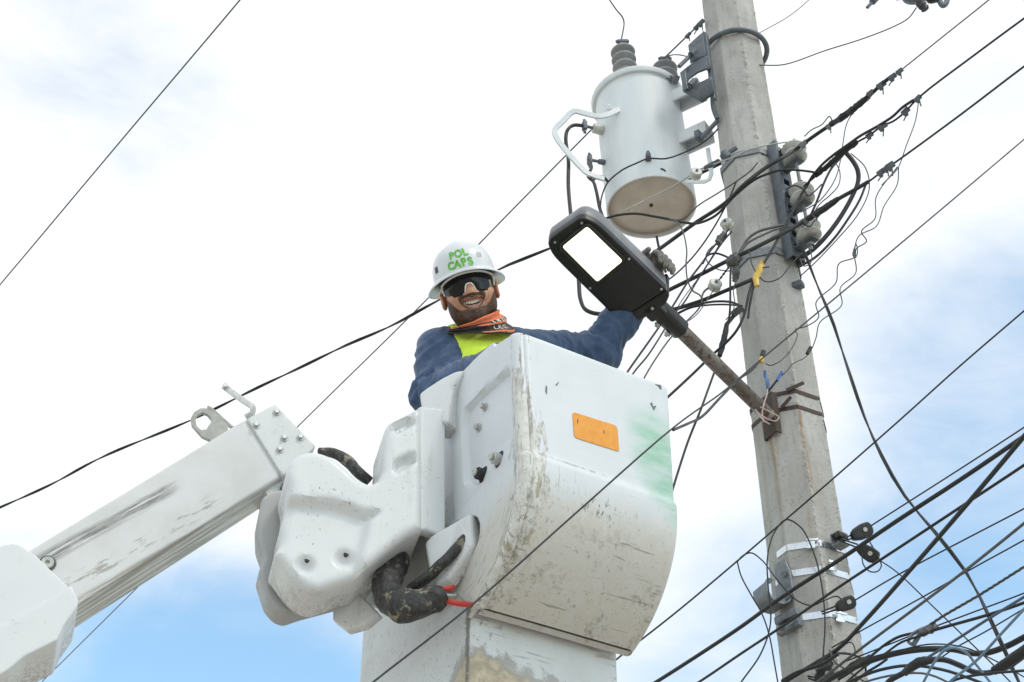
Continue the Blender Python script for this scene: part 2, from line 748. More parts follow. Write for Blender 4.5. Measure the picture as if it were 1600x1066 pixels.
def pole_at(deg, h, off=0.0):
    d = pdir(deg)
    return Vector((XP, YP, CAMZ + h)) + d * (oct_r(deg, pole_r(h)) + off)


def on_pole(px, py, off=0.0):
    """the point on the pole's face seen at a pixel (off metres in front of it)"""
    d = cam_dir(px, py)
    lo, hi = 3.5, 5.0
    best = None
    for i in range(3000):
        Y = lo + (hi - lo) * i / 3000
        p = d * (Y / d.y)
        v = Vector((p.x - XP, p.y - YP, 0))
        deg = math.degrees(math.atan2(v.dot(RIGHT), v.dot(TOCAM)))
        g = v.length - (oct_r(deg, pole_r(p.z)) + off)
        if best is None or g < best[0]:
            best = (g, Y)
        if g <= 0:
            break
    return W(px, py, best[1])


def pole_deg(p):
    v = Vector((p.x - XP, p.y - YP, 0))
    return math.degrees(math.atan2(v.dot(RIGHT), v.dot(TOCAM)))


def concrete_mat():
    t = NT('weathered_concrete')
    v = t.obj()
    n1 = t.noise(v, 3.2, 6, 0.6)
    n2 = t.noise(t.map(v, (1, 1, 0.35)), 22, 6, 0.65)
    n3 = t.noise(v, 160, 3, 0.6)
    c = t.mix(t.ramp(n1, 0.3, 0.7), (0.375, 0.357, 0.338), (0.50, 0.482, 0.462))
    c = t.mix(t.ramp(n2, 0.48, 0.72, 0, 0.5), c, (0.28, 0.265, 0.245))
    c = t.mix(t.ramp(n3, 0.55, 0.75, 0, 0.35), c, (0.55, 0.53, 0.5))
    # pores and specks
    pn = t.noise(t.map(v, (1, 1, 0.7)), 190, 3, 0.6, 0.2)
    pm = t.math('MULTIPLY', t.ramp(pn, 0.60, 0.66), t.ramp(t.noise(v, 9, 4, 0.6), 0.40, 0.62, 0.15, 1.0))
    por2 = t.voro(t.map(v, (1, 1, 0.75)), 46)
    pm2 = t.math('MULTIPLY', t.ramp(t.math('ADD', por2, t.math('MULTIPLY', t.math('SUBTRACT', n3, 0.5), 0.35)), 0.13, 0.05), t.ramp(t.noise(v, 8, 3, 0.5), 0.56, 0.64))
    pm = t.math('MAXIMUM', pm, pm2)
    c = t.mix(t.math('MULTIPLY', pm, 0.75), c, (0.15, 0.14, 0.125))
    # pale aggregate that shows where the seam has broken away
    chip = t.attr('chip', 'Fac')
    ag = t.ramp(t.voro(v, 70), 0.42, 0.22)
    c = t.mix(t.math('MULTIPLY', chip, t.ramp(n2, 0.36, 0.56)), c, t.mix(ag, (0.52, 0.49, 0.44), (0.10, 0.092, 0.08)))
    # hairline cracks beside the seam
    cr = t.voro(t.map(v, (1, 1, 0.45)), 9, 'DISTANCE_TO_EDGE')
    crm = t.math('MULTIPLY', t.ramp(cr, 0.018, 0.004), t.ramp(t.noise(v, 2.3, 2, 0.5), 0.5, 0.62))
    c = t.mix(t.math('MULTIPLY', crm, 0.0), c, (0.16, 0.15, 0.135))
    stn = t.noise(t.map(v, (1, 1, 0.10)), 30, 5, 0.65, 0.3)
    c = t.mix(t.math('MULTIPLY', t.ramp(stn, 0.5, 0.68), t.ramp(n1, 0.4, 0.62, 0.1, 0.35)), c, (0.24, 0.228, 0.21))
    # rust that has run down from the lamp bracket
    rust = t.attr('rust', 'Fac')
    st = t.noise(t.map(v, (1, 1, 0.06)), 26, 4, 0.6)
    c = t.mix(t.math('MULTIPLY', rust, t.ramp(st, 0.42, 0.66)), c, (0.30, 0.17, 0.075))
    h = t.math('ADD', t.math('MULTIPLY', n2, 0.5), t.math('MULTIPLY', pm, -1.0))
    h = t.math('ADD', h, t.math('MULTIPLY', n3, 0.25))
    return t.done(c, 0.9, 0, t.bump(h, 0.55, 0.006))


M['concrete'] = concrete_mat()

pole = thing('utility_pole', 'eight sided grey concrete pole with a rough chipped seam', 'utility pole', (XP, YP, 0))


def make_shaft():
    TS = [0.0, 0.016, 0.036, 0.065, 0.11, 0.2, 0.36, 0.5, 0.64, 0.8, 0.89, 0.935, 0.964, 0.984]
    n_side = len(TS)
    rows = [0.0, 1.0, 2.0, 2.8, 3.6] + [3.6 + 0.009 * k for k in range(1, 560)] + [9.2, 10.2]
    verts, faces, chip, rust = [], [], [], []
    hb = 3.57 + 1.6
    nc = 8 * n_side
    for z in rows:
        h = z - CAMZ
        for k in range(8):
            for t2 in TS:
                a0 = VERTS_DEG[k]
                p0 = pdir(a0) * pole_r(h)
                p1 = pdir(a0 + 45) * pole_r(h)
                p = p0.lerp(p1, t2)
                dcorner = min(t2, 1 - t2)
                ch = 0.0
                seam = (k == 2 and t2 < 0.5) or (k == 1 and t2 > 0.5)
                seam2 = (k == 3 and t2 < 0.5) or (k == 2 and t2 > 0.5)
                q = Vector((p.x, p.y, z))
                r = p.length
                rough = 0.0006 * noise.noise(q * 45) + 0.0011 * noise.noise(q * 9)
                if seam or seam2:
                    w = max(0.0, 1 - dcorner / (0.12 if seam else 0.09))
                    nz = noise.noise(Vector((q.x * 20, q.y * 20, q.z * 34))) + 0.7 * noise.noise(q * 95)
                    amp = 1.0 if seam else 1.1
                    # a ridge squeezed out of the mould joint, broken in places
                    rough += amp * (w ** 0.7) * (0.0078 * nz + 0.0015)
                    right_side = (seam and k == 2) or (seam2 and k == 3)
                    gr = math.exp(-((dcorner - 0.055) / 0.045) ** 2) if right_side else 0.0
                    ch = max(w * (0.45 + 0.75 * nz), gr * (0.75 + 0.9 * noise.noise(Vector((0, 3, z * 7)))))
                elif dcorner < 0.02:
                    rough -= 0.0008
                p = p * ((r + rough) / r)
                verts.append((XP + p.x, YP + p.y, z))
                chip.append(max(0.0, min(1.0, ch)) if (seam or seam2) else 0.0)
                ang = a0 + 45 * t2
                below = hb - z
                rr = 0.0
                if -0.05 < below < 0.85:
                    for c0, wd, s in ((-31, 4, 1.0), (-18, 5, 0.7), (10, 3.5, 0.9), (20, 3, 0.9), (-60, 6, 0.5), (33, 4, 0.4)):
                        rr = max(rr, s * math.exp(-((ang - c0 + 3 * noise.noise(Vector((0, 0, z * 3)))) / wd) ** 2))
                    rr *= min(1, (below + 0.05) / 0.1) * max(0.0, 1 - below / 0.85)
                rust.append(rr)
    for i in range(len(rows) - 1):
        for k in range(nc):
            k2 = (k + 1) % nc
            faces.append((i * nc + k, i * nc + k2, (i + 1) * nc + k2, (i + 1) * nc + k))
    faces.append(tuple(range(nc))[::-1])
    faces.append(tuple((len(rows) - 1) * nc + k for k in range(nc)))
    me = bpy.data.meshes.new('shaft')
    me.from_pydata(verts, [], faces)
    for nm, d in (('chip', chip), ('rust', rust)):
        at = me.attributes.new(nm, 'FLOAT', 'POINT')
        at.data.foreach_set('value', d)
    me.polygons.foreach_set('use_smooth', [True] * len(me.polygons))
    b2 = bmesh.new()
    b2.from_mesh(me)
    for e in b2.edges:
        if len(e.link_faces) == 2 and e.calc_face_angle(0) > math.radians(17):
            e.smooth = False
    bmesh.ops.recalc_face_normals(b2, faces=b2.faces[:])
    b2.to_mesh(me)
    b2.free()
    return link('shaft', me, M['concrete'], pole)


make_shaft()


def band(h, width, thick, gap=0.001, degs=None, n=48, tilt=0.0, ripple=0.0):
    """strap round the pole following its eight sides; degs = (from, to) for an open one"""
    bm = bmesh.new()
    a0, a1 = degs if degs else (-72, 288)
    if degs is None:
        n = 64
    ks = n if degs is None else n + 1
    rows = []
    for k in range(ks):
        a = a0 + (a1 - a0) * k / n
        hh = h + tilt * math.sin(math.radians(a)) + ripple * math.sin(math.radians(a * 3))
        ring = []
        for dz, o in ((-width / 2, gap), (-width / 2, gap + thick), (width / 2, gap + thick), (width / 2, gap)):
            R = oct_r(a, pole_r(hh)) + 0.0008
            ring.append(bm.verts.new(Vector((XP, YP, CAMZ + hh + dz)) + pdir(a) * (R + o)))
        rows.append(ring)
    m = len(rows)
    for i in range(m if degs is None else m - 1):
        a, b = rows[i], rows[(i + 1) % m]
        for j in range(4):
            bm.faces.new((a[j], a[(j + 1) % 4], b[(j + 1) % 4], b[j]))
    if degs is not None:
        bm.faces.new(rows[0])
        bm.faces.new(rows[-1][::-1])
    return bm


def h_at(px, py, off=0.0):
    return on_pole(px, py, off).z - CAMZ


# ------------------------------------------------------------------ transformer
def tank_mat():
    t = NT('pale_blue_grey_tank_paint')
    v = t.obj()
    n1 = t.noise(t.map(v, (1, 1, 0.12)), 9, 5, 0.6)
    n2 = t.noise(v, 40, 5, 0.6)
    c = t.mix(t.ramp(n1, 0.35, 0.68), (0.655, 0.69, 0.72), (0.74, 0.755, 0.765))
    c = t.mix(t.ramp(n1, 0.6, 0.75, 0, 0.35), c, (0.72, 0.70, 0.62))
    z = t.xyz(v)['Z']
    chip = t.math('MULTIPLY', t.ramp(n2, 0.66, 0.72), t.ramp(t.noise(v, 5, 2, 0.5), 0.55, 0.65))
    c = t.mix(chip, c, (0.22, 0.19, 0.16))
    return t.done(c, t.ramp(n2, 0.3, 0.7, 0.5, 0.65), 0, t.bump(n2, 0.04, 0.003))


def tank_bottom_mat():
    t = NT('bounce_tinted_tank_bottom')
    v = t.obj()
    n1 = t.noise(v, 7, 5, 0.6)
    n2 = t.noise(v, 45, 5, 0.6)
    c = t.mix(t.ramp(n1, 0.35, 0.65), (0.49, 0.44, 0.375), (0.58, 0.53, 0.46))  # warm bounce from the ground painted into the dusty base colour
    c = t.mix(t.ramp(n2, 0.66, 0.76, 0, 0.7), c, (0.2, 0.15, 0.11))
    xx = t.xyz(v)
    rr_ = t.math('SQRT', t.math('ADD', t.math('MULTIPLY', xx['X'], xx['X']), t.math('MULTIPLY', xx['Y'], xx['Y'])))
    c = t.mix(t.math('MULTIPLY', t.ramp(t.math('ADD', rr_, t.math('MULTIPLY', t.math('SUBTRACT', n1, 0.5), 0.06)), 0.165, 0.215), 0.6), c, (0.30, 0.245, 0.19))  # rim ring: grime plus the shade of the recess, painted in
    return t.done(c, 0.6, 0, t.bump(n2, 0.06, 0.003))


M['tank'] = tank_mat()
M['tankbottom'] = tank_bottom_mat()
TB = W(1018, 325, 5.3)
TR = 0.222
THT = 0.785
lean = Vector((-0.036, 0.0, 1.0)).normalized()
TM = frame(TB, lean, (1, 0, 0))
TL = TM


def tl(x, y, z):
    return TM @ Vector((x, y, z))


def tpx(px, py, Y):
    return W(px, py, Y)


tr = thing('pole_transformer', 'pale grey cylindrical transformer tank hung beside the concrete pole', 'transformer', TB)
bm = bmesh.new()
prof = [(TR - 0.002, 0.0), (TR, 0.004), (TR, 0.02)]
for k in range(1, 20):
    z = 0.02 + (THT - 0.02) * k / 19
    prof.append((TR, z))
rings = prof
add_lathe(bm, TM, [(TR - 0.008, 0.040), (TR - 0.008, 0.0), (TR, 0.0)] + prof[2:] + [(TR - 0.01, THT)], 64)
build('tank', bm, M['tank'], tr, 50)
bm = bmesh.new()
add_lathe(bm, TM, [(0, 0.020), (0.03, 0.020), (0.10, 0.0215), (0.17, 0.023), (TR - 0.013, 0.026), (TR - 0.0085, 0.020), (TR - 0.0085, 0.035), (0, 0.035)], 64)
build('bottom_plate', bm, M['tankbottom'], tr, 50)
bm = bmesh.new()
add_lathe(bm, TM, [(0.0, 0.010), (0.006, 0.010), (0.010, 0.0145), (0.010, 0.0205), (0, 0.0205)], 10)
build('drain_plug', bm, M['brownsteel'], tr)
bm = bmesh.new()   # lid: rolled rim and low dome
add_lathe(bm, TM, [(TR + 0.002, THT - 0.035), (TR + 0.016, THT - 0.035), (TR + 0.022, THT - 0.024), (TR + 0.022, THT - 0.006), (TR + 0.014, THT + 0.004), (TR - 0.01, THT + 0.012), (0.15, THT + 0.03), (0.08, THT + 0.038), (0, THT + 0.04)], 64)
build('lid', bm, M['tank'], tr, 35)


def bushing(pos, axis, rs, pitch, n, r0, parent, name='bushing'):
    bm = bmesh.new()
    prof = [(r0 * 1.35, -0.02), (r0 * 1.35, 0.012), (r0 * 1.1, 0.02)]
    z = 0.03
    for i in range(n):
        prof += [(r0, z), (rs * 0.72, z + pitch * 0.12), (rs * 0.97, z + pitch * 0.22), (rs, z + pitch * 0.34), (rs * 0.9, z + pitch * 0.52), (rs * 0.55, z + pitch * 0.74), (r0, z + pitch * 0.86)]
        z += pitch
    prof += [(r0 * 0.9, z), (r0 * 0.7, z + 0.012), (0, z + 0.012)]
    m = frame(pos, axis)
    add_lathe(bm, m, prof, 32)
    b = build(name, bm, M['porcelain_grey'], parent, 45)
    bm = bmesh.new()
    add_cyl(bm, m @ Vector((0, 0, z)), m @ Vector((0, 0, z + 0.045)), 0.011, seg=8)
    add_box(bm, m @ Matrix.Translation((0.006, 0, z + 0.045)), (0.06, 0.028, 0.022), 0.005)
    add_cyl(bm, m @ Vector((-0.03, 0, z + 0.05)), m @ Vector((0.04, 0.01, z + 0.062)), 0.009, seg=8)
    build('terminal_clamp', bm, M['darksteel'], b)
    return m @ Vector((0, 0, z + 0.06))


B1TOP = bushing(tl(-0.06, -0.10, THT + 0.03), lean, 0.066, 0.062, 4, 0.036, tr)
B2TOP = bushing(tl(0.150, -0.045, THT + 0.025), (0.03, 0.05, 1.0), 0.068, 0.062, 3, 0.036, tr)

# low-voltage studs on the left of the tank
LV = []
for (px, py, Y, r, L) in ((938, 203, 5.22, 0.026, 0.055), (944, 254, 5.24, 0.014, 0.035)):
    p = W(px, py, Y)
    q = TM.inverted() @ p
    a = Vector((q.x, q.y, 0)).normalized()
    ax = (TM.to_3x3() @ a)
    base = TM @ (a * (TR - 0.004) + Vector((0, 0, q.z)))
    bm = bmesh.new()
    add_lathe(bm, frame(base, ax), [(r * 0.9, 0), (r * 1.06, 0.01), (r, L), (r * 0.7, L + 0.004), (0, L + 0.004)], 18)
    s = build('low_voltage_bushing', bm, M['porcelain_white'] if r > 0.02 else M['darksteel'], tr)
    bm = bmesh.new()
    e = base + ax * (L + 0.004)
    add_cyl(bm, e, e + ax * 0.04, 0.008, seg=8)
    add_box(bm, frame(e + ax * 0.045, (0, 0, 1), ax), (0.024, 0.03, 0.06), 0.006)
    add_cyl(bm, e + ax * 0.045 - Vector((0, 0, .05)), e + ax * 0.045 + Vector((0, 0, .045)), 0.008, seg=8)
    build('terminal_clamp', bm, M['darksteel'], s)
    LV.append(e + ax * 0.05)

# bent flat bar standing off the left side
bp = [W(968, 171, 5.12), W(938, 182, 5.08), W(912, 177, 5.07), W(897, 174, 5.07), W(880, 189, 5.07), W(867, 203, 5.07), W(868, 212, 5.07), W(880, 230, 5.08), W(914, 268, 5.1), W(922, 273, 5.1), W(944, 280, 5.12)]
bm = bmesh.new()
add_tube(bm, spline(bp, 3), 0.019, 4, 1.0, 0.42)
build('stand_off_bar', bm, M['tank'], tr, 60)
for (px, py, Y) in ((944, 163, 5.09), (1013, 250, 5.08)):
    p = W(px, py, Y)
    q = TM.inverted() @ p
    a = Vector((q.x, q.y, 0)).normalized()
    base = TM @ (a * TR + Vector((0, 0, q.z)))
    ax = TM.to_3x3() @ a
    bm = bmesh.new()
    add_cyl(bm, base - ax * 0.004, base + ax * 0.03, 0.016, 0.013, 12)
    add_cyl(bm, base + ax * 0.03, base + ax * 0.045, 0.012, seg=6)
    add_cyl(bm, base + ax * 0.036 - Vector((0, 0, .016)), base + ax * 0.036 + Vector((0, 0, .02)), 0.008, seg=8)
    build('grounding_lug', bm, M['darksteel'] if px > 1000 else M['tank'], tr)

bm = bmesh.new()
_o = [Vector(p) for p in ((-0.014, 0.006), (-0.004, 0.011), (0.006, 0.007), (0.016, -0.004), (0.012, -0.012), (0.002, -0.006), (-0.008, -0.002))]
_p = W(1036, 265, 5.08)
_q = TM.inverted() @ _p
_a = Vector((_q.x, _q.y, 0)).normalized()
for i_, _v in enumerate(_o):
    ang_ = math.atan2(_a.y, _a.x) + _v.x / TR
    _o[i_] = bm.verts.new(TM @ Vector((math.cos(ang_) * (TR + 0.0012), math.sin(ang_) * (TR + 0.0012), _q.z + _v.y)))
bm.faces.new(_o)
build('rust_spot', bm, M['brownsteel'], tr)
# two hanger lugs towards the pole
toP = Vector((XP - TB.x, YP - TB.y, 0)).normalized()
side = Vector((0, 0, 1)).cross(toP)
for (z0, r0, r1) in ((0.64, 0.0, 0.04), (0.33, 0.0, 0.03)):
    bm = bmesh.new()
    c = Vector((TB.x, TB.y, TB.z + z0)) + Vector((lean.x * z0, 0, 0))
    for s in (-1, 1):
        m = frame(c + toP * (TR + 0.06) + side * (s * 0.045), (0, 0, 1), toP)
        add_box(bm, m, (0.17, 0.012, 0.075), 0.003)
    m = frame(c + toP * (TR + 0.065), (0, 0, 1), toP)
    add_box(bm, m @ Matrix.Translation((0, 0, 0.034)), (0.16, 0.085, 0.010), 0.003)
    build('hanger_lug', bm, M['tank'], tr)
# lid clamp by the second bushing
bm = bmesh.new()
m = frame(W(1046, 122, 5.13), (0.3, -0.7, 0.6))
add_box(bm, m, (0.05, 0.03, 0.03), 0.005)
add_box(bm, m @ Matrix.Translation((0.03, -0.025, 0)), (0.035, 0.03, 0.05), 0.006)
build('lid_clamp', bm, M['galv'], tr)
# small rectangular guard at the lower right
bm = bmesh.new()
gp = [W(1072, 284, 5.12), W(1108, 281, 5.06), W(1106, 232, 5.06)]
add_tube(bm, spline(gp, 4), 0.012, 6, 1.0, 0.5)
add_tube(bm, [W(1082, 268, 5.08), W(1107, 262, 5.06)], 0.01, 6, 1.0, 0.5)
build('guard_frame', bm, M['tank'], tr)

# ------------------------------------------------------------------ dark bracket and ring that carry the transformer
mb = thing('transformer_bracket', 'dark steel bracket blocks and thick round ring clamped high on the pole', 'bracket', pole_at(-90, h_at(1118, 110)))
hr = h_at(1150, 45, 0.03)
bm = bmesh.new()
ring = []
for k in range(49):
    a = 2 * PI * k / 48
    rr = pole_r(hr) + 0.014
    ring.append(Vector((XP, YP, CAMZ + hr)) + TOCAM * (rr * math.cos(a)) + RIGHT * ((rr + 0.006) * math.sin(a)))
add_tube(bm, ring, 0.0135, 10)
build('ring', bm, M['darksteel'], mb, 60)


def slab(parent, name, pts_px, Y, thick, mat, nrm=(-0.35, -0.93, 0)):
    return plate_px(name, pts_px, W(pts_px[0][0], pts_px[0][1], Y), nrm, thick, mat, parent, 0.004, 0.03)


slab(mb, 'upper_plate', [(1075, 70), (1098, 49), (1103, 86), (1098, 88), (1078, 97)], 4.90, 0.012, M['darksteel'])
slab(mb, 'back_plate', [(1097, 47), (1103, 50), (1117, 152), (1110, 150), (1106, 118), (1103, 90)], 4.88, 0.03, M['darksteel'], (-0.5, -0.86, 0))
slab(mb, 'arm_plate', [(1062, 113), (1080, 99), (1108, 84), (1111, 104), (1090, 112), (1076, 122), (1068, 142)], 4.90, 0.012, M['darksteel'])
slab(mb, 'lower_trough', [(1066, 141), (1076, 128), (1090, 130), (1112, 119), (1115, 143), (1096, 158)], 4.88, 0.03, M['darksteel'], (-0.3, -0.85, -0.45))
slab(mb, 'trough_flange', [(1066, 141), (1063, 113), (1069, 110), (1073, 137)], 4.87, 0.01, M['darksteel'], (-0.8, -0.6, 0))
for a_, b_, c_, d_ in (((1061, 104), (1084, 82), (1080, 86), (1086, 80)), ((1076, 137), (1088, 124), (1078, 135), (1085, 127))):
    bm = bmesh.new()
    add_cyl(bm, W(*a_, 4.86), W(*b_, 4.87), 0.011, seg=8)
    add_cyl(bm, W(*c_, 4.86), W(*d_, 4.86), 0.02, seg=6)
    build('bolt', bm, M['darksteel'], mb)
bm = bmesh.new()
add_tube(bm, spline([W(1113, 148, 4.93), W(1115, 170, 4.93), W(1121, 186, 4.94)], 4), 0.012, 8)
build('tail_rod', bm, M['darksteel'], mb)

lb = thing('lower_stay_rod', 'short dark threaded rod between tank and pole under the bracket', 'rod', W(1095, 215, 4.98))
bm = bmesh.new()
add_cyl(bm, W(1096, 216, 5.0), W(1122, 188, 4.95), 0.011, seg=8)
build('rod', bm, M['darksteel'], lb)
bm = bmesh.new()
add_box(bm, frame(W(1092, 213, 5.02), toP), (0.05, 0.05, 0.03), 0.006)
build('clamp_block', bm, M['darksteel'], lb)

# ------------------------------------------------------------------ secondary rack with three spools
RD = 50
rack = thing('insulator_rack', 'upright steel rack holding three white spool insulators on the pole', 'insulator rack', pole_at(RD, h_at(1240, 405)))
h0, h1 = h_at(1238, 410) - 0.02, h_at(1213, 226) - 0.06
rd, rs_ = pdir(RD), pdir(RD + 90)
bm = bmesh.new()
for s in (-1, 1):
    c0 = Vector((XP, YP, CAMZ + (h0 + h1) / 2)) + rd * (pole_r((h0 + h1) / 2) + 0.02) + rs_ * (s * 0.036)
    tilt = Vector((0, 0, 1)) - rd * 0.006
    add_box(bm, frame(c0, tilt, rd), (0.05, 0.005, h1 - h0), 0.001)
c0 = Vector((XP, YP, CAMZ + (h0 + h1) / 2)) + rd * (pole_r((h0 + h1) / 2) + 0.043)
nh = 9
for k in range(nh):   # the web between slots
    z0 = h0 + (h1 - h0) * k / nh
    z1 = h0 + (h1 - h0) * (k + 0.55) / nh
    add_box(bm, frame(Vector((c0.x, c0.y, CAMZ + (z0 + z1) / 2)), (0, 0, 1), rd), (0.005, 0.0725, z1 - z0), 0.001)
for s in (-1, 1):
    add_box(bm, frame(c0 + rs_ * (s * 0.0275), (0, 0, 1), rd), (0.0045, 0.017, h1 - h0), 0.001)
build('channel', bm, M['darksteel'], rack)
spool_y = (240, 305, 362)
SPOOLS = []
for i, py in enumerate(spool_y):
    px = (1232, 1241, 1252)[i]
    hc = solve(lambda hh: -proj(Vector((XP, YP, CAMZ + hh)) + rd * (pole_r(hh) + 0.118))[1], -py, 2.0, 6.5)
    c = Vector((XP, YP, CAMZ + hc)) + rd * (pole_r(hc) + 0.118)
    SPOOLS.append(c)
    bm = bmesh.new()
    add_lathe(bm, frame(c, (0, 0, 1)), [(0.011, -0.042), (0.034, -0.042), (0.05, -0.034), (0.056, -0.022), (0.05, -0.010), (0.034, -0.003), (0.033, 0.003), (0.05, 0.012), (0.058, 0.026), (0.05, 0.040), (0.034, 0.046), (0.011, 0.046)], 28)
    build('spool_insulator', bm, M['porcelain_white'], rack, 50)
    for dz in (-0.056, 0.058):
        bm = bmesh.new()
        add_box(bm, frame(c + Vector((0, 0, dz)) - rd * 0.03, (0, 0, 1), rd), (0.12, 0.05, 0.006), 0.002)
        build('clevis', bm, M['darksteel'], rack)
bm = bmesh.new()
add_cyl(bm, SPOOLS[2] - Vector((0, 0, 0.11)), SPOOLS[0] + Vector((0, 0, 0.08)), 0.0085, seg=8)
add_cyl(bm, SPOOLS[2] - Vector((0.0, 0, 0.085)), SPOOLS[2] - Vector((0.0, 0, 0.07)), 0.016, seg=6)
build('rod', bm, M['galv'], rack)
for (px, py, wd) in ((1185, 236, 0.032), (1200, 393, 0.042)):
    bm = band(h_at(px, py), wd, 0.006, 0.002)
    build('pole_band', bm, M['galv'], rack)
bm = bmesh.new()
add_cyl(bm, W(1126, 246, 4.83), W(1151, 231, 4.80), 0.011, seg=8)
add_box(bm, frame(W(1134, 243, 4.82), (0.5, 0, 0.4)), (0.045, 0.04, 0.03), 0.006)
build('band_bolt', bm, M['darksteel'], rack)
bm = bmesh.new()
add_box(bm, frame(on_pole(1247, 446, 0.01), pdir(70)), (0.04, 0.03, 0.05), 0.006)
build('bolt_end', bm, M['darksteel'], rack)

# ------------------------------------------------------------------ bright straps and the fittings they hold
def strap(px, py, label, buckle_px, degs=(-55, 100), tilt=0.0):
    h = h_at(px, py)
    t = thing('steel_strap', label, 'strap', pole_at(0, h), 'shiny straps low on the pole')
    build('strap_band', band(h, 0.027, 0.0014, 0.001, degs, tilt=tilt), M['brightsteel'], t, 60)
    bm = bmesh.new()
    p = on_pole(buckle_px[0], buckle_px[1], 0.014)
    m = frame(p, pdir(pole_deg(p)), (0, 0, 1))
    add_box(bm, m, (0.036, 0.030, 0.010), 0.003)
    add_box(bm, m @ Matrix.Translation((0.016, -0.006, 0.004)), (0.010, 0.045, 0.007), 0.002)
    add_box(bm, m @ Matrix.Translation((-0.016, 0.004, 0.003)), (0.010, 0.036, 0.007), 0.002)
    build('buckle', bm, M['brightsteel'], t)
    return t


strap(1258, 852, 'topmost of three bright metal straps, under the small hook bracket', (1267, 850), (-50, 95))
strap(1263, 893, 'middle bright metal strap on the pole, holding the round grey hook plate', (1301, 885), (-60, 110))
strap(1268, 963, 'lowest bright metal strap on the pole, beside the grooved grey clamp', (1313, 965), (-60, 110))

jh = thing('hook_plate', 'galvanised plate with a big curved hook cradling a thick black cable', 'cable hook', on_pole(1220, 920, 0.03))
plate_px('mount_plate', [(1208, 882), (1224, 873), (1233, 892), (1239, 930), (1226, 938), (1212, 905)], on_pole(1222, 900, 0.03), pdir(-48), 0.008, M['galv'], jh, 0.002, 0.02)
hh_ = h_at(1226, 936)
od, ad = pdir(-52), pdir(38)
hc = pole_at(-46, hh_, 0.056)
pts = [hc - od * 0.052 + Vector((0, 0, 0.07))]
for k in range(13):
    a_ = math.radians(180 + 180 * k / 12)
    pts.append(hc + od * (0.052 * math.cos(a_)) + Vector((0, 0, 1)) * (0.052 * math.sin(a_)))
pts.append(pts[-1] + Vector((0, 0, 0.022)))
bm = bmesh.new()
rows_ = []
for i_, q_ in enumerate(pts):
    t_ = (pts[min(i_ + 1, len(pts) - 1)] - pts[max(i_ - 1, 0)]).normalized()
    n_ = t_.cross(ad)
    rows_.append([bm.verts.new(q_ + ad * s_ + n_ * o_) for s_, o_ in ((-0.044, 0.004), (0.044, 0.004), (0.044, -0.004), (-0.044, -0.004))])
for a_, b_ in zip(rows_[:-1], rows_[1:]):
    for k in range(4):
        bm.faces.new((a_[k], a_[(k + 1) % 4], b_[(k + 1) % 4], b_[k]))
bm.faces.new(rows_[0][::-1])
bm.faces.new(rows_[-1])
build('hook', bm, M['galv'], jh, 50)
for a_, b_, r_ in ((on_pole(1224, 897, 0.03), on_pole(1224, 897, 0.045), 0.012), (on_pole(1199, 909, 0.06), on_pole(1203, 907, 0.08), 0.011)):
    bm = bmesh.new()
    add_cyl(bm, a_, b_, r_, seg=6)
    build('bolt', bm, M['galv'], jh)

gc = thing('grooved_clamp', 'grey grooved suspension clamp bolted low on the left of the pole', 'cable clamp', on_pole(1228, 975, 0.03))
p = on_pole(1232, 972, 0.025)
axx = (on_pole(1250, 963, 0.03) - on_pole(1216, 982, 0.03)).normalized()
bm = bmesh.new()
m = frame(p, pdir(-35), axx)
add_box(bm, m @ Matrix.Translation((0, -0.022, 0)), (0.105, 0.03, 0.03), 0.004)
add_box(bm, m @ Matrix.Translation((0, 0.022, 0)), (0.105, 0.03, 0.03), 0.004)
add_box(bm, m @ Matrix.Translation((0, 0.0, -0.012)), (0.100, 0.03, 0.014), 0.002)
build('jaw', bm, M['galv'], gc)
for s in (-0.025, 0.025):
    bm = bmesh.new()
    add_cyl(bm, m @ Vector((s, -0.022, 0.012)), m @ Vector((s, -0.022, 0.026)), 0.010, seg=6)
    build('bolt', bm, M['galv'], gc)

hb_ = thing('hook_bracket', 'small steel hook bracket on the right edge of the pole above the black wedge clamps', 'bracket', on_pole(1305, 848, 0.02))
p = on_pole(1306, 848, 0.02)
m = frame(p, pdir(50), (0, 0, 1))
bm = bmesh.new()
add_box(bm, m, (0.055, 0.05, 0.006), 0.002)
add_box(bm, m @ Matrix.Translation((0.024, 0, 0.02)), (0.006, 0.05, 0.045), 0.002)
add_box(bm, m @ Matrix.Translation((-0.024, 0, 0.02)), (0.006, 0.05, 0.045), 0.002)
build('bracket_body', bm, M['galv'], hb_)
bm = bmesh.new()
add_box(bm, m @ Matrix.Translation((0.012, 0, 0.03)), (0.024, 0.05, 0.03), 0.006)
build('rubber_pad', bm, M['blackplastic'], hb_)


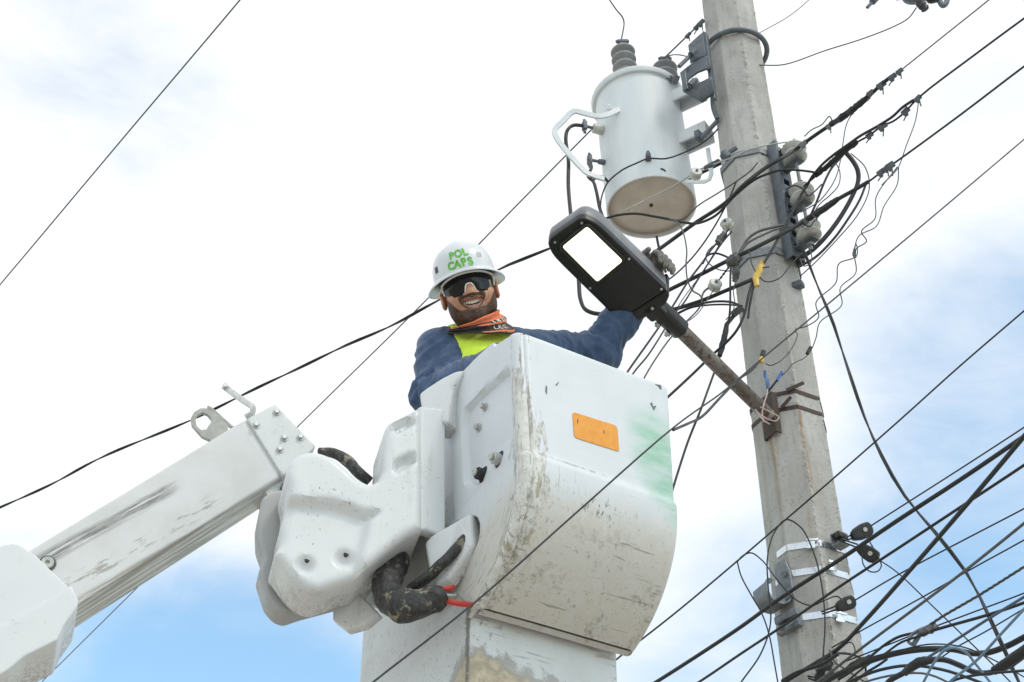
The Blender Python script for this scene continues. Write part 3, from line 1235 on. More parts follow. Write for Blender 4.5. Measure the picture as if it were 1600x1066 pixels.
def wedge(c0, c1, tail, label, Y):
    """black plastic dead-end clamp: an oval body with a white rivet and a thin bail towards the pole"""
    a, b = W(c0[0], c0[1], Y), W(c1[0], c1[1], Y)
    t = thing('wedge_clamp', label, 'cable clamp', a, 'black wedge clamps holding drop wires')
    ax = (b - a).normalized()
    view = (a - Vector((0, 0, CAMZ))).normalized()
    nz = -(view - ax * view.dot(ax)).normalized()
    m = frame((a + b) / 2, nz, ax)
    L = (b - a).length
    bm = bmesh.new()
    o = [(-0.5, -0.10), (-0.42, -0.17), (-0.1, -0.26), (0.25, -0.28), (0.44, -0.2), (0.5, -0.05), (0.5, 0.1), (0.42, 0.24), (0.1, 0.27), (-0.25, 0.22), (-0.44, 0.12)]
    pts = round_poly([(x * L, y * L * 1.15) for x, y in o], 0.006, 2)
    e0, e1, e2 = (m.to_3x3() @ Vector(v) for v in ((1, 0, 0), (0, 1, 0), (0, 0, 1)))
    build('clamp_body', panel(pts, m.translation + e2 * 0.012, e0, e1, e2, 0.024, 0.006, 0.008), M['blackplastic'], t)
    bm = bmesh.new()
    q = m @ Vector((0.13 * L, 0.03 * L, 0.012))
    add_cyl(bm, q, q + e2 * 0.004, 0.0085, seg=14)
    build('rivet', bm, M['porcelain_white'], t)
    bm = bmesh.new()
    tp = W(tail[0], tail[1], Y)
    add_tube(bm, [a + e1 * 0.006, tp + e1 * 0.004], 0.0032, 6)
    add_tube(bm, [a - e1 * 0.006, tp - e1 * 0.004], 0.0032, 6)
    build('bail', bm, M['blackplastic'], t)
    return t


wedge((1330, 839), (1362, 824), (1312, 847), 'black wedge clamp on the hook bracket pointing up to the right', 4.82)
wedge((1339, 853), (1372, 874), (1314, 844), 'black wedge clamp on the hook bracket pointing down to the right', 4.80)
wedge((1306, 950), (1336, 938), (1284, 958), 'black wedge clamp at the lowest bright strap', 4.73)
wedge((1272, 1061), (1302, 1050), (1262, 1058), 'black wedge clamp amid the tangle at the bottom of the pole', 4.70)

# ------------------------------------------------------------------ street lamp
def housing_mat(name, a, b, rough=0.42):
    t = NT(name)
    n1 = t.noise(t.obj(), 8, 5, 0.6)
    n2 = t.noise(t.map(t.obj(), (3, 3, 3)), 60, 4, 0.6)
    c = t.mix(t.ramp(n1, 0.4, 0.7), a, b)
    sp = t.ramp(n2, 0.66, 0.76, 0, 0.35)
    c = t.mix(sp, c, (0.16, 0.15, 0.13))
    return t.done(c, rough, 0.0, t.bump(n2, 0.05, 0.002))


M['lamp_dark'] = housing_mat('charcoal_lamp_housing', (0.011, 0.0115, 0.0125), (0.022, 0.0225, 0.024))
M['lamp_side'] = housing_mat('grey_lamp_housing', (0.17, 0.175, 0.19), (0.24, 0.245, 0.26), 0.4)


def rust_tube_mat():
    t = NT('rusty_galvanised_tube')
    v = t.obj()
    n1 = t.noise(v, 9, 6, 0.65)
    n2 = t.noise(v, 48, 5, 0.65)
    c = t.mix(t.ramp(n1, 0.38, 0.6), (0.14, 0.115, 0.10), (0.22, 0.20, 0.185))
    c = t.mix(t.ramp(n2, 0.48, 0.62), c, (0.10, 0.060, 0.042))
    c = t.mix(t.ramp(t.noise(v, 20, 4, 0.6), 0.58, 0.66, 0, 0.8), c, (0.33, 0.30, 0.26))
    return t.done(c, 0.7, 0.15, t.bump(n2, 0.3, 0.003))


M['rusttube'] = rust_tube_mat()
LA0 = on_pole(1199, 648, 0.035)
LA1 = W(892, 349, LA0.y - 0.85)
la = (LA1 - LA0).normalized()
lw = Vector((la.y, -la.x, 0)).normalized()
if lw.y > 0:
    lw = -lw                       # towards the camera and to the right
ln = la.cross(lw).normalized()
if ln.z > 0:
    ln = -ln                       # the lamp's face, looking down
cc = (Vector((0, 0, CAMZ)) - LA1).normalized()
roll = math.atan2(cc.dot(lw), cc.dot(ln)) - math.radians(26)     # the head is rolled towards the street
lw, ln = lw * math.cos(roll) - ln * math.sin(roll), ln * math.cos(roll) + lw * math.sin(roll)
LLEN = (LA1 - LA0).length
lamp = thing('street_lamp', 'lit flat street lamp with dark housing on a rusty slanted arm', 'street lamp', LA0)


_s = lambda p: (proj(p)[0] + proj(p)[1]) / math.sqrt(2)
_t = lambda p: (proj(p)[0] - proj(p)[1]) / math.sqrt(2)
KX = solve(lambda d: _s(LA1 - la * d), 1117, 0.2, 1.2) / 0.555
_c = LA1 - la * (0.2 * KX)
KY = 86.0 / abs(_t(_c + lw * 0.1) - _t(_c - lw * 0.1)) * 0.2 / 0.225


def lpt(x, y, z):
    """x along the arm from its far end to the pole, y across, z out of the lit face"""
    return LA1 - la * (x * KX) + lw * (y * KY) + ln * z


lm = Matrix.Identity(4)
for i in range(3):
    lm[i][0], lm[i][1], lm[i][2], lm[i][3] = -la[i] * KX, lw[i] * KY, ln[i], LA1[i]

bm = bmesh.new()
add_tube(bm, [lpt(x, 0, 0) for x in (0.42, 0.6, 0.75, (LLEN + 0.01) / KX)], 0.029, 20)
build('arm', bm, M['rusttube'], lamp, 60)
# face plate (bezel) and body
HW = 0.100
FZ = 0.060
o2 = round_poly([(-0.022, -0.078), (-0.010, -0.098), (0.03, -HW - .016), (0.08, -HW - .019), (0.365, -HW - 0.024), (0.365, HW + .006), (0.08, HW + .002), (0.03, HW), (-0.010, 0.082), (-0.022, 0.062)], [0.02, 0.02, .03, .02, .003, .003, .02, .03, .02, .02], 4)
e0, e1, e2 = -la * KX, lw * KY, ln
build('face_plate', panel(o2, LA1 + ln * FZ, e0, e1, e2, 0.03, 0.006, 0.014), M['lamp_dark'], lamp)
bm = bmesh.new()
def shell_ring(k, z, grow=0.0):
    return [bm.verts.new(lpt(0.19 + (p[0] - 0.19) * k, p[1] * k, z)) for p in o2]
rings = [shell_ring(0.99, FZ - 0.028), shell_ring(1.004, FZ - 0.034), shell_ring(0.995, FZ - 0.075), shell_ring(0.95, FZ - 0.10), shell_ring(0.84, FZ - 0.115), shell_ring(0.5, FZ - 0.122)]
for a, b in zip(rings[:-1], rings[1:]):
    for k in range(len(a)):
        k2 = (k + 1) % len(a)
        bm.faces.new((a[k], a[k2], b[k2], b[k]))
bm.faces.new(rings[-1])
bm.faces.new(rings[0][::-1])
build('shell', bm, M['lamp_side'], lamp, 40)
# gear cover between face and arm
gb = [(0.3675, -0.124), (0.39, -0.112), (0.412, -0.06), (0.412, 0.06), (0.392, 0.098), (0.3675, 0.106)]
build('gear_cover', panel(round_poly(gb, 0.012, 3), LA1 + ln * (FZ - 0.002), e0, e1, e2, 0.11, 0.008, 0.014), M['lamp_dark'], lamp)
bm = bmesh.new()
add_cyl(bm, lpt(0.40, 0, 0.004), lpt(0.555, 0, 0.0), 0.041, seg=24, bev=0.003)
build('arm_sleeve', bm, M['lamp_dark'], lamp, 50)
bm = bmesh.new()
add_box(bm, lm @ Matrix.Translation((0.41, 0, 0.032)), (0.075, 0.078, 0.052), 0.014)
build('sleeve_boss', bm, M['lamp_dark'], lamp)
# lens
def lens_mat():
    t = NT('lit_lens')
    t.put(t.bsdf.inputs['Emission Color'], (1.0, 0.89, 0.64))
    lp = t.xyz(t.attr('lensxy'))
    ed = t.math('MAXIMUM', t.math('ABSOLUTE', lp['X']), t.math('ABSOLUTE', lp['Y']))
    t.put(t.bsdf.inputs['Emission Strength'], t.ramp(ed, 1.0, 0.66, 1.12, 3.5))
    return t.done((0.85, 0.82, 0.72), 0.25)


M['lens'] = lens_mat()
lo = round_poly([(0.018, -0.068), (0.206, -0.073), (0.192, 0.076), (0.008, 0.074)], 0.018, 5)
lens = build('lens', panel(lo, LA1 + ln * (FZ + 0.004), e0, e1, e2, 0.008, 0.003, 0.012), M['lens'], lamp)
at = lens.data.attributes.new('lensxy', 'FLOAT_VECTOR', 'POINT')
lx = []
for v in lens.data.vertices:
    q = lm.inverted() @ (v.co + lens.location + lamp.location)
    lx += [(q.x - 0.106) / 0.097, (q.y - 0.002) / 0.075, 0.0]
at.data.foreach_set('vector', lx)
bm = bmesh.new()
add_tube(bm, [lpt(q.x, q.y * 1.0, FZ + 0.001) for q in lo + lo[:1]], 0.0085, 8)
build('lens_rim', bm, M['lamp_dark'], lamp, 60)
for (x, y) in ((-0.002, -0.070), (-0.004, 0.060), (0.205, -0.106), (0.195, 0.090), (0.352, -0.110), (0.352, 0.094)):
    bm = bmesh.new()
    add_cyl(bm, lpt(x, y, FZ - 0.002), lpt(x, y, FZ + 0.0035), 0.006, 0.0045, 10)
    build('screw', bm, M['screw'], lamp)
bm = bmesh.new()
add_cyl(bm, lpt(0.395, 0.012, 0.055), lpt(0.395, 0.012, 0.063), 0.007, 0.006, 10)
build('screw', bm, M['screw'], lamp)
for x in (0.475, 0.525):
    bm = bmesh.new()
    d = (ln * 0.55 - lw * 0.83).normalized()
    q = lpt(x, 0, 0.002) + d * 0.040
    add_cyl(bm, q - d * 0.006, q + d * 0.018, 0.0075, seg=8)
    add_cyl(bm, q + d * 0.002, q + d * 0.011, 0.013, seg=6)
    build('set_bolt', bm, M['screw'], lamp)
# bracket plate and steel straps on the pole
pc = on_pole(1200, 650, 0.012)
pd_ = pdir(-48)
m = frame(pc, pd_, (0, 0, 1))
bm = bmesh.new()
add_box(bm, m, (0.20, 0.075, 0.007), 0.002)
for s in (-1, 1):
    add_box(bm, m @ Matrix.Translation((0, s * 0.036, -0.012)), (0.20, 0.007, 0.03), 0.002)
build('base_plate', bm, M['brownsteel'], lamp)
for (px, py) in ((1235, 613), (1240, 637)):
    build('strap', band(h_at(px, py), 0.018, 0.0018, 0.001, None), M['brownsteel'], lamp)
for a, b in (((1229, 610), (1256, 598)), ((1221, 637), (1236, 620))):
    bm = bmesh.new()
    add_tube(bm, [on_pole(a[0], a[1], 0.01), on_pole(b[0], b[1], 0.03)], 0.011, 4, 1.0, 0.25)
    build('strap_tail', bm, M['brownsteel'], lamp)
# ------------------------------------------------------------------ the aerial lift: boom, knuckle cover, bucket
def white_mat(name, base=(0.74, 0.75, 0.76), dirt=(0.50, 0.47, 0.42), wear=0.5, rough=0.35):
    t = NT(name)
    v = t.obj()
    n1 = t.noise(v, 4, 5, 0.6)
    n2 = t.noise(v, 30, 6, 0.65)
    n3 = t.noise(t.map(v, (1, 1, 0.25)), 14, 5, 0.6)
    c = t.mix(t.ramp(n1, 0.35, 0.7, 0, 0.5), base, tuple(x * 0.9 for x in base))
    c = t.mix(t.ramp(n3, 0.54, 0.76, 0, 0.38 * wear), c, dirt)
    geo = t.n.new('ShaderNodeNewGeometry')
    edge = t.ramp(geo.outputs['Pointiness'], 0.535, 0.61)
    em = t.math('MULTIPLY', edge, t.ramp(t.noise(v, 75, 5, 0.7), 0.44, 0.58))
    c = t.mix(t.math('MULTIPLY', em, 0.75 * wear), c, dirt)
    sp = t.math('MULTIPLY', t.ramp(t.noise(v, 95, 3, 0.7), 0.63, 0.69), t.ramp(n1, 0.45, 0.6))
    c = t.mix(t.math('MULTIPLY', sp, wear), c, (0.24, 0.21, 0.18))
    scr = t.noise(t.map(v, (90, 5, 5), rot=(0.4, 0.7, 0.3)), 1.0, 3, 0.6)
    c = t.mix(t.math('MULTIPLY', t.ramp(scr, 0.70, 0.74), 0.35 * wear), c, (0.35, 0.33, 0.31))
    return t.done(c, t.ramp(n2, 0.3, 0.7, rough - 0.07, rough + 0.15), 0, t.bump(n2, 0.04, 0.003))


M['white'] = white_mat('white_moulded_plastic', (0.70, 0.71, 0.72), (0.36, 0.33, 0.285), 1.15, 0.38)
M['white_metal'] = white_mat('white_painted_steel', (0.70, 0.71, 0.71), (0.33, 0.30, 0.27), 0.8, 0.4)
M['grey_inner'] = white_mat('grey_inner_plastic', (0.46, 0.46, 0.45), (0.28, 0.26, 0.24), 0.6, 0.5)


def bucket_mat():
    t = NT('scuffed_white_bucket')
    v = t.attr('loc')                  # u across the front, s depth, z below the rim
    c3 = t.xyz(v)
    u, s, z = c3['X'], c3['Y'], c3['Z']
    n1 = t.noise(v, 5, 5, 0.6)
    n2 = t.noise(v, 24, 6, 0.65)
    n3 = t.noise(v, 70, 5, 0.7)
    nv = t.noise(t.map(v, (1, 1, 0.22)), 34, 5, 0.65, 0.6)       # stretched down the wall
    c = t.mix(t.ramp(n1, 0.35, 0.7, 0, 0.6), (0.675, 0.70, 0.73), (0.62, 0.645, 0.67))
    # grime of the curved underside
    gr = t.ramp(t.math('ADD', z, t.math('MULTIPLY', t.math('SUBTRACT', n1, 0.5), 0.22)), -0.50, -0.66)
    c = t.mix(t.math('MULTIPLY', gr, t.ramp(n2, 0.25, 0.62, 0.55, 0.9)), c, (0.60, 0.565, 0.505))
    # the corner where the paint has come off in flakes
    du = t.math('ABSOLUTE', t.math('SUBTRACT', u, 0.02))
    kz = t.math('MULTIPLY', t.ramp(z, -0.06, -0.44, -0.022, 0.078), t.ramp(z, -0.80, -0.62, 0.5, 1.0))
    flake = t.math('SUBTRACT', t.math('ADD', kz, t.math('MULTIPLY', t.math('SUBTRACT', nv, 0.5), 0.19)), du)
    front = t.ramp(s, 0.40, 0.32)
    du = t.math('ADD', du, t.math('MULTIPLY', t.math('SUBTRACT', 1.0, front), 1.0))
    flake = t.math('SUBTRACT', flake, t.math('MULTIPLY', t.math('SUBTRACT', 1.0, front), 1.0))
    fl = t.ramp(flake, -0.004, 0.006)
    rim_line = t.math('MULTIPLY', t.ramp(flake, -0.012, 0.0), t.ramp(flake, 0.014, 0.002))
    inner = t.mix(t.ramp(n2, 0.4, 0.62), (0.69, 0.68, 0.65), (0.58, 0.565, 0.53))
    c = t.mix(fl, c, inner)
    c = t.mix(t.math('MULTIPLY', rim_line, t.ramp(n3, 0.38, 0.60, 0.1, 0.75)), c, (0.26, 0.24, 0.215))
    crack = t.noise(t.map(v, (60, 60, 5)), 1.0, 4, 0.65, 0.8)
    c = t.mix(t.math('MULTIPLY', t.math('MULTIPLY', t.ramp(crack, 0.575, 0.62), t.ramp(du, 0.075, 0.02)), 0.8), c, (0.23, 0.21, 0.18))
    och = t.math('MULTIPLY', t.ramp(t.noise(t.map(v, (1, 1, 0.3)), 22, 5, 0.7, 0.8), 0.53, 0.60), t.math('MULTIPLY', t.ramp(du, 0.13, 0.03), t.math('MULTIPLY', t.ramp(z, -0.44, -0.52), t.ramp(z, -0.86, -0.72))))
    c = t.mix(t.math('MULTIPLY', och, 0.85), c, t.mix(t.ramp(n3, 0.4, 0.6), (0.33, 0.25, 0.10), (0.20, 0.20, 0.13)))
    # the line where the bulge starts
    ln_ = t.math('MULTIPLY', t.math('MULTIPLY', t.ramp(t.math('ABSOLUTE', t.math('ADD', z, t.math('ADD', 0.462, t.math('MULTIPLY', t.math('SUBTRACT', n2, 0.5), 0.012)))), 0.007, 0.002), t.ramp(n2, 0.45, 0.58)), t.math('MULTIPLY', t.ramp(u, 0.36, 0.28), t.ramp(u, 0.02, 0.05)))
    c = t.mix(t.math('MULTIPLY', ln_, 0.7), c, (0.30, 0.28, 0.25))
    # worn far edge
    dr = t.math('SUBTRACT', 0.615, u)
    fe = t.ramp(t.math('ADD', dr, t.math('MULTIPLY', t.math('SUBTRACT', nv, 0.5), 0.05)), 0.016, 0.004)
    c = t.mix(t.math('MULTIPLY', t.math('MULTIPLY', fe, t.ramp(n3, 0.38, 0.58, 0.35, 1)), t.ramp(z, -0.06, -0.16)), c, (0.36, 0.33, 0.30))
    # scuffs and scratches, mostly low
    low = t.ramp(z, -0.42, -0.62, 0.10, 1.0)
    sc1 = t.noise(t.map(v, (70, 70, 4), rot=(0, 0.55, 0)), 1.0, 4, 0.6)
    sc2 = t.noise(t.map(v, (6, 80, 80), rot=(0, 0.25, 0)), 1.0, 4, 0.6)
    sc3 = t.noise(t.map(v, (80, 80, 5), rot=(0, -0.5, 0)), 1.0, 4, 0.6)
    c = t.mix(t.math('MULTIPLY', t.math('MULTIPLY', t.ramp(sc1, 0.61, 0.65), low), 0.6), c, (0.68, 0.66, 0.62))
    c = t.mix(t.math('MULTIPLY', t.math('MULTIPLY', t.ramp(sc2, 0.63, 0.68), low), 0.7), c, (0.25, 0.235, 0.215))
    c = t.mix(t.math('MULTIPLY', t.math('MULTIPLY', t.ramp(sc3, 0.635, 0.675), low), 0.6), c, (0.29, 0.27, 0.25))
    sc4 = t.noise(t.map(v, (45, 45, 45), rot=(0.5, 1.0, 0.2)), 1.0, 2, 0.5)
    sc5 = t.noise(t.map(v, (120, 120, 7), rot=(0, 0.12, 0)), 1.0, 4, 0.65)
    c = t.mix(t.math('MULTIPLY', t.math('MULTIPLY', t.ramp(sc5, 0.63, 0.67), low), 0.5), c, (0.30, 0.28, 0.26))
    c = t.mix(t.math('MULTIPLY', t.math('MULTIPLY', t.ramp(sc4, 0.72, 0.76), low), 0.6), c, (0.70, 0.685, 0.65))
    blot = t.math('MULTIPLY', t.ramp(t.noise(v, 11, 6, 0.75), 0.53, 0.65), t.ramp(z, -0.56, -0.82))
    c = t.mix(t.math('MULTIPLY', blot, t.ramp(n3, 0.40, 0.56, 0, 0.85)), c, (0.27, 0.25, 0.215))
    spk = t.math('MULTIPLY', t.ramp(n3, 0.64, 0.69), t.ramp(n1, 0.42, 0.6))
    c = t.mix(t.math('MULTIPLY', spk, low), c, (0.24, 0.22, 0.19))
    # hatched black rub marks
    hx = t.math('MULTIPLY', t.ramp(t.math('ABSOLUTE', t.math('SUBTRACT', u, 0.30)), 0.09, 0.04), t.ramp(t.math('ABSOLUTE', t.math('ADD', z, t.math('ADD', 0.575, t.math('MULTIPLY', u, 0.05)))), 0.035, 0.012))
    hm = t.math('MULTIPLY', hx, t.ramp(t.noise(t.map(v, (75, 75, 22), rot=(0, 0.5, 0)), 1.0, 4, 0.7), 0.54, 0.62))
    c = t.mix(t.math('MULTIPLY', hm, 0.8), c, (0.12, 0.115, 0.11))
    # green paint rubbed off on it
    gu = t.math('DIVIDE', t.math('SUBTRACT', u, 0.585), 0.20)
    gz = t.math('DIVIDE', t.math('ADD', z, t.math('ADD', 0.36, t.math('MULTIPLY', t.math('SUBTRACT', 0.575, u), -0.6))), 0.25)
    g = t.math('SUBTRACT', 1.0, t.math('ADD', t.math('MULTIPLY', gu, gu), t.math('MULTIPLY', gz, gz)), None, True)
    gs = t.noise(t.map(v, (7, 25, 25), rot=(0, 0.75, 0)), 1.0, 5, 0.6)
    g = t.math('MULTIPLY', t.ramp(g, 0.0, 0.9), t.ramp(gs, 0.34, 0.68, 0.40, 1.0))
    c = t.mix(t.math('MULTIPLY', g, 0.72), c, (0.13, 0.46, 0.25))
    h = t.math('ADD', t.math('MULTIPLY', fl, -0.35), t.math('MULTIPLY', n2, 0.25))
    rough = t.math('ADD', t.ramp(n2, 0.3, 0.7, 0.3, 0.42), t.math('MULTIPLY', t.math('MAXIMUM', gr, fl), 0.22))
    return t.done(c, rough, 0, t.bump(h, 0.3, 0.004))


M['bucket'] = bucket_mat()

A_U = math.radians(59.5)
U = Vector((math.sin(A_U), math.cos(A_U), 0))
V = Vector((-U.y, U.x, 0))
KT = W(804, 512, 3.7)
BW = 0.612
R_C = 0.03


def bk(u, s, z):
    return KT + U * u + V * s + Vector((0, 0, z))


def taper(z):
    return 0.055 * min(-z, 0.47)


def front_s(z):
    if z > -0.455:
        return 0.0
    if z > -0.49:
        t = (-0.455 - z) / 0.035
        return -0.013 * (t * t * (3 - 2 * t))
    phi = math.asin(min(0.97, (-z - 0.49) / 0.409))
    return -0.013 + 0.463 * (1 - math.cos(phi))


lift = thing('aerial_lift', 'white bucket lift with worn bucket, moulded knuckle cover and slanted box boom', 'bucket lift', bk(0.3, 0.45, -1.1))


def set_loc(o, fn):
    at = o.data.attributes.new('loc', 'FLOAT_VECTOR', 'POINT')
    w = Vector(o.location)
    p = o.parent
    while p is not None:
        w += Vector(p.location)
        p = p.parent
    out = []
    for v in o.data.vertices:
        out += list(fn(v.co + w))
    at.data.foreach_set('vector', out)


def bloc(p):
    q = p - KT
    return (q.dot(U), q.dot(V), q.z)


def make_bucket():
    zs = [0.0, -0.004, -0.010, -0.018, -0.03] + [-0.03 - 0.0145 * k for k in range(1, 30)] + [-0.455 - 0.006 * k for k in range(1, 8)] + [-0.50 - 0.013 * k for k in range(1, 22)] + [-0.78 - 0.008 * k for k in range(0, 14)]
    zs = sorted(set(round(z, 4) for z in zs if z >= -0.874), reverse=True)
    bm = bmesh.new()
    rows = []
    for z in zs:
        lip = 0.0
        if z > -0.018:
            q = 1 - (-z) / 0.018
            lip = 0.018 * (1 - math.sqrt(max(0, 1 - q * q)))
        tp = taper(z)
        u0, u1 = tp + lip, BW - tp * 0.4 - lip * 0.4
        s0 = front_s(z) + lip
        pts = []
        for k in range(8):
            a = PI / 2 * k / 7
            pts.append((u0 + R_C * (1 - math.sin(a)), s0 + R_C * (1 - math.cos(a))))
        n = 46
        for k in range(1, n):
            pts.append((u0 + R_C + (u1 - u0 - 2 * R_C) * k / n, s0))
        for k in range(8):
            a = PI / 2 * k / 7
            pts.append((u1 - R_C * (1 - math.sin(a)), s0 + R_C * (1 - math.cos(a))))
        tk_ = min(1.0, max(0.0, (-z - 0.52) / 0.34))
        sb = 0.70 - (0.70 - s0 - R_C - 0.004) * tk_ * tk_
        for k in range(1, 10):
            pts.append((u1, s0 + R_C + (sb - s0 - R_C) * k / 9))
        rr = 0.06 - 0.05 * tk_
        for k in range(1, 6):
            a = PI / 2 * k / 5
            pts.append((u1 - rr * (1 - math.cos(a)), sb + rr * math.sin(a)))
        for k in range(1, 8):
            pts.append((u1 - rr + (0.03 + tp + rr - u1 + rr) * k / 7, sb + rr))
        for k in range(1, 6):
            a = PI / 2 * k / 5
            pts.append((0.03 + tp + rr * (1 - math.sin(a)), sb + rr - rr * (1 - math.cos(a))))
        for k in range(1, 10):
            pts.append((0.03 + tp, sb + (s0 + R_C + 0.005 - sb) * k / 9))
        # small moulding unevenness
        row = []
        for (u_, s_) in pts:
            p = bk(u_, s_, z)
            e = 0.0016 * noise.noise(p * 5.0)
            row.append(bm.verts.new(p + V * e))
        rows.append(row)
    m = len(rows[0])
    for a, b in zip(rows[:-1], rows[1:]):
        for k in range(m - 1):
            bm.faces.new((a[k], a[k + 1], b[k + 1], b[k]))
    # inner wall and floor
    inner = []
    for z in (0.0, -0.02, -0.5, -0.84):
        tp = taper(z)
        g = 0.03
        sf = max(front_s(z), 0) + g if z > -0.6 else 0.37
        row = [bm.verts.new(bk(u_, s_, z)) for u_, s_ in ((tp + g, sf), (BW - tp * 0.4 - g, sf), (BW - tp * 0.4 - g, 0.73 if z > -0.6 else 0.42), (tp + 0.05, 0.73 if z > -0.6 else 0.42))]
        inner.append(row)
    for a, b in zip(inner[:-1], inner[1:]):
        for k in range(4):
            k2 = (k + 1) % 4
            bm.faces.new((a[k2], a[k], b[k], b[k2]))
    bm.faces.new(inner[-1][::-1])
    # rim ring between outer row 0 and inner row 0
    o = rows[0]
    i0, i1, i2, i3 = inner[0]
    n1, n2, n3 = 4, 56, 75
    def fan(vs, c):
        for a, b in zip(vs[:-1], vs[1:]):
            bm.faces.new((a, c, b))
    n = len(o)
    fan(o[0:8], i0)
    bm.faces.new((o[7], i0, i1, o[53])) if False else None
    seg = o[7:54]
    for k, (a, b) in enumerate(zip(seg[:-1], seg[1:])):
        pass
    # front rim as quads to points along the inner edge
    prev = i0
    cnt = len(seg) - 1
    cur = [i0] + [bm.verts.new(i0.co.lerp(i1.co, k / cnt)) for k in range(1, cnt)] + [i1]
    for k in range(cnt):
        bm.faces.new((seg[k], cur[k], cur[k + 1], seg[k + 1]))
    rest = o[53:]
    cnt = len(rest) - 1
    path = []
    L = [i1.co, i2.co, i3.co, i0.co]
    tot = sum((L[k + 1] - L[k]).length for k in range(3))
    for k in range(1, cnt):
        d = tot * k / cnt
        for q in range(3):
            l = (L[q + 1] - L[q]).length
            if d <= l:
                path.append(bm.verts.new(L[q].lerp(L[q + 1], d / l)))
                break
            d -= l
    cur = [i1] + path + [i0]
    for k in range(min(cnt, len(cur) - 1)):
        bm.faces.new((rest[k], cur[k], cur[k + 1], rest[k + 1]))
    b = build('bucket', bm, M['bucket'], lift, 55)
    set_loc(b, bloc)
    return b


bucket = make_bucket()


def to_sz(px, py):
    q = PL(px, py, KT, U) - KT
    return (q.dot(V), q.z)


def make_side():
    left = [(733, 944), (715, 936), (701, 924), (694, 906), (699, 889), (722, 869), (735, 846), (739, 818), (734, 803), (722, 803), (707, 816), (700, 833), (698, 760), (700, 690), (701, 632), (706, 603), (720, 583), (745, 557), (772, 533)]
    pts = [Vector(to_sz(*p)) for p in left]
    pts = round_poly(pts, 0.02, 3)
    # front edge, top to bottom, follows the front wall
    for k in range(46):
        z = -0.012 - 0.866 * (1 - (1 - k / 45) ** 1.35)
        pts.append(Vector((front_s(z) + R_C, z)))
    # where the recess lies
    rec = np.array([to_sz(*p) for p in [(822, 553), (790, 573), (742, 616), (722, 638), (717, 660), (716, 752), (724, 758), (733, 752), (770, 722), (800, 705), (840, 690)]])
    rec = np.array([[a, b] for a, b in rec])

    def hf(x, y):
        P = np.stack([x, y], 1)
        d = seg_dist(P, rec) * np.where(inside(P, rec), 1, -1)
        g = -0.030 * smoothstep(-0.003, 0.016, d)
        fade = smoothstep(0.30, 0.16, x * 0 + (-(y) - 0.15))        # the recess runs out towards the bottom
        fade = np.where(x > 0.27, 1.0, fade)
        low = smoothstep(0.012, 0.035, x - R_C)                       # and into the rounded corner
        g = g * np.clip(fade, 0, 1) * low
        for (cx, cy, r, dp) in [(*to_sz(747, 632), 0.016, -0.008), (*to_sz(735, 664), 0.016, -0.006), (*to_sz(766, 716), 0.030, -0.012), (*to_sz(741, 740), 0.030, -0.012)]:
            rr = np.hypot(x - cx, y - cy)
            g = g + dp * smoothstep(r, r * 0.5, rr)
        tp = 0.055 * np.minimum(np.maximum(-y, 0), 0.47)
        return g - tp * 0
    bm = panel(pts, KT, V, Vector((0, 0, 1)), -U, 0.022, 0.004, 0.0115, hf)
    for v in bm.verts:           # draft of the moulding
        z = v.co.z - KT.z
        v.co += U * taper(min(z, 0))
    b = build('bucket_side', bm, M['bucket'], lift, 50)
    set_loc(b, lambda p: ((lambda q: (0.02 - (q.dot(V) - front_s(q.z)) if False else -(q.dot(V) - max(front_s(q.z), -0.02)) * 1.3 + 0.02, 0.1 + q.dot(U), q.z))(p - KT)))
    return b


bside = make_side()


def side_pt(px, py, off=0.0):
    p = PL(px, py, KT, U)
    return p + U * (taper(p.z - KT.z) - off)


for (px, py, r, L, rec_) in ((746, 632, 0.011, 0.012, 0.022), (735, 664, 0.011, 0.010, 0.022)):
    p = side_pt(px, py, -0.026)
    bm = bmesh.new()
    add_cyl(bm, p, p - U * 0.012, r * 1.3, seg=14)
    add_cyl(bm, p - U * 0.012, p - U * (0.012 + L), r * 0.9, seg=6, bev=0.001)
    build('bolt', bm, M['screw'], bside)
for (px, py) in ((767, 714), (742, 738)):
    p = side_pt(px, py, -0.012)
    bm = bmesh.new()
    add_lathe(bm, frame(p, -U), [(0.030, -0.004), (0.030, 0.003), (0.026, 0.006), (0.018, 0.003), (0, 0.003)], 18)
    d = build('rubber_bush', bm, M['darkhole'], bside)
    bm = bmesh.new()
    add_cyl(bm, p, p - U * 0.030, 0.020, seg=18, bev=0.003)
    build('rubber_sleeve', bm, M['darkhole'] if px < 750 else M['screw'], bside)
    bm = bmesh.new()
    add_cyl(bm, p - U * 0.030, p - U * 0.040, 0.012, seg=6, bev=0.002)
    build('bolt', bm, M['screw'], bside)


# orange sticker on the front
def front_uz(px, py):
    q = PL(px, py, KT, -V) - KT
    return q.dot(U), q.z


def sticker_mat():
    t = NT('orange_sticker')
    v = t.obj()
    n = t.noise(v, 30, 4, 0.6)
    n2 = t.noise(t.map(v, (1, 1, 8)), 45, 3, 0.6)
    c = t.mix(t.ramp(n, 0.35, 0.65), (0.80, 0.33, 0.03), (0.74, 0.28, 0.02))
    c = t.mix(t.ramp(n2, 0.66, 0.72, 0, 0.25), c, (0.85, 0.45, 0.12))
    return t.done(c, 0.35, 0, t.bump(n, 0.05, 0.001))


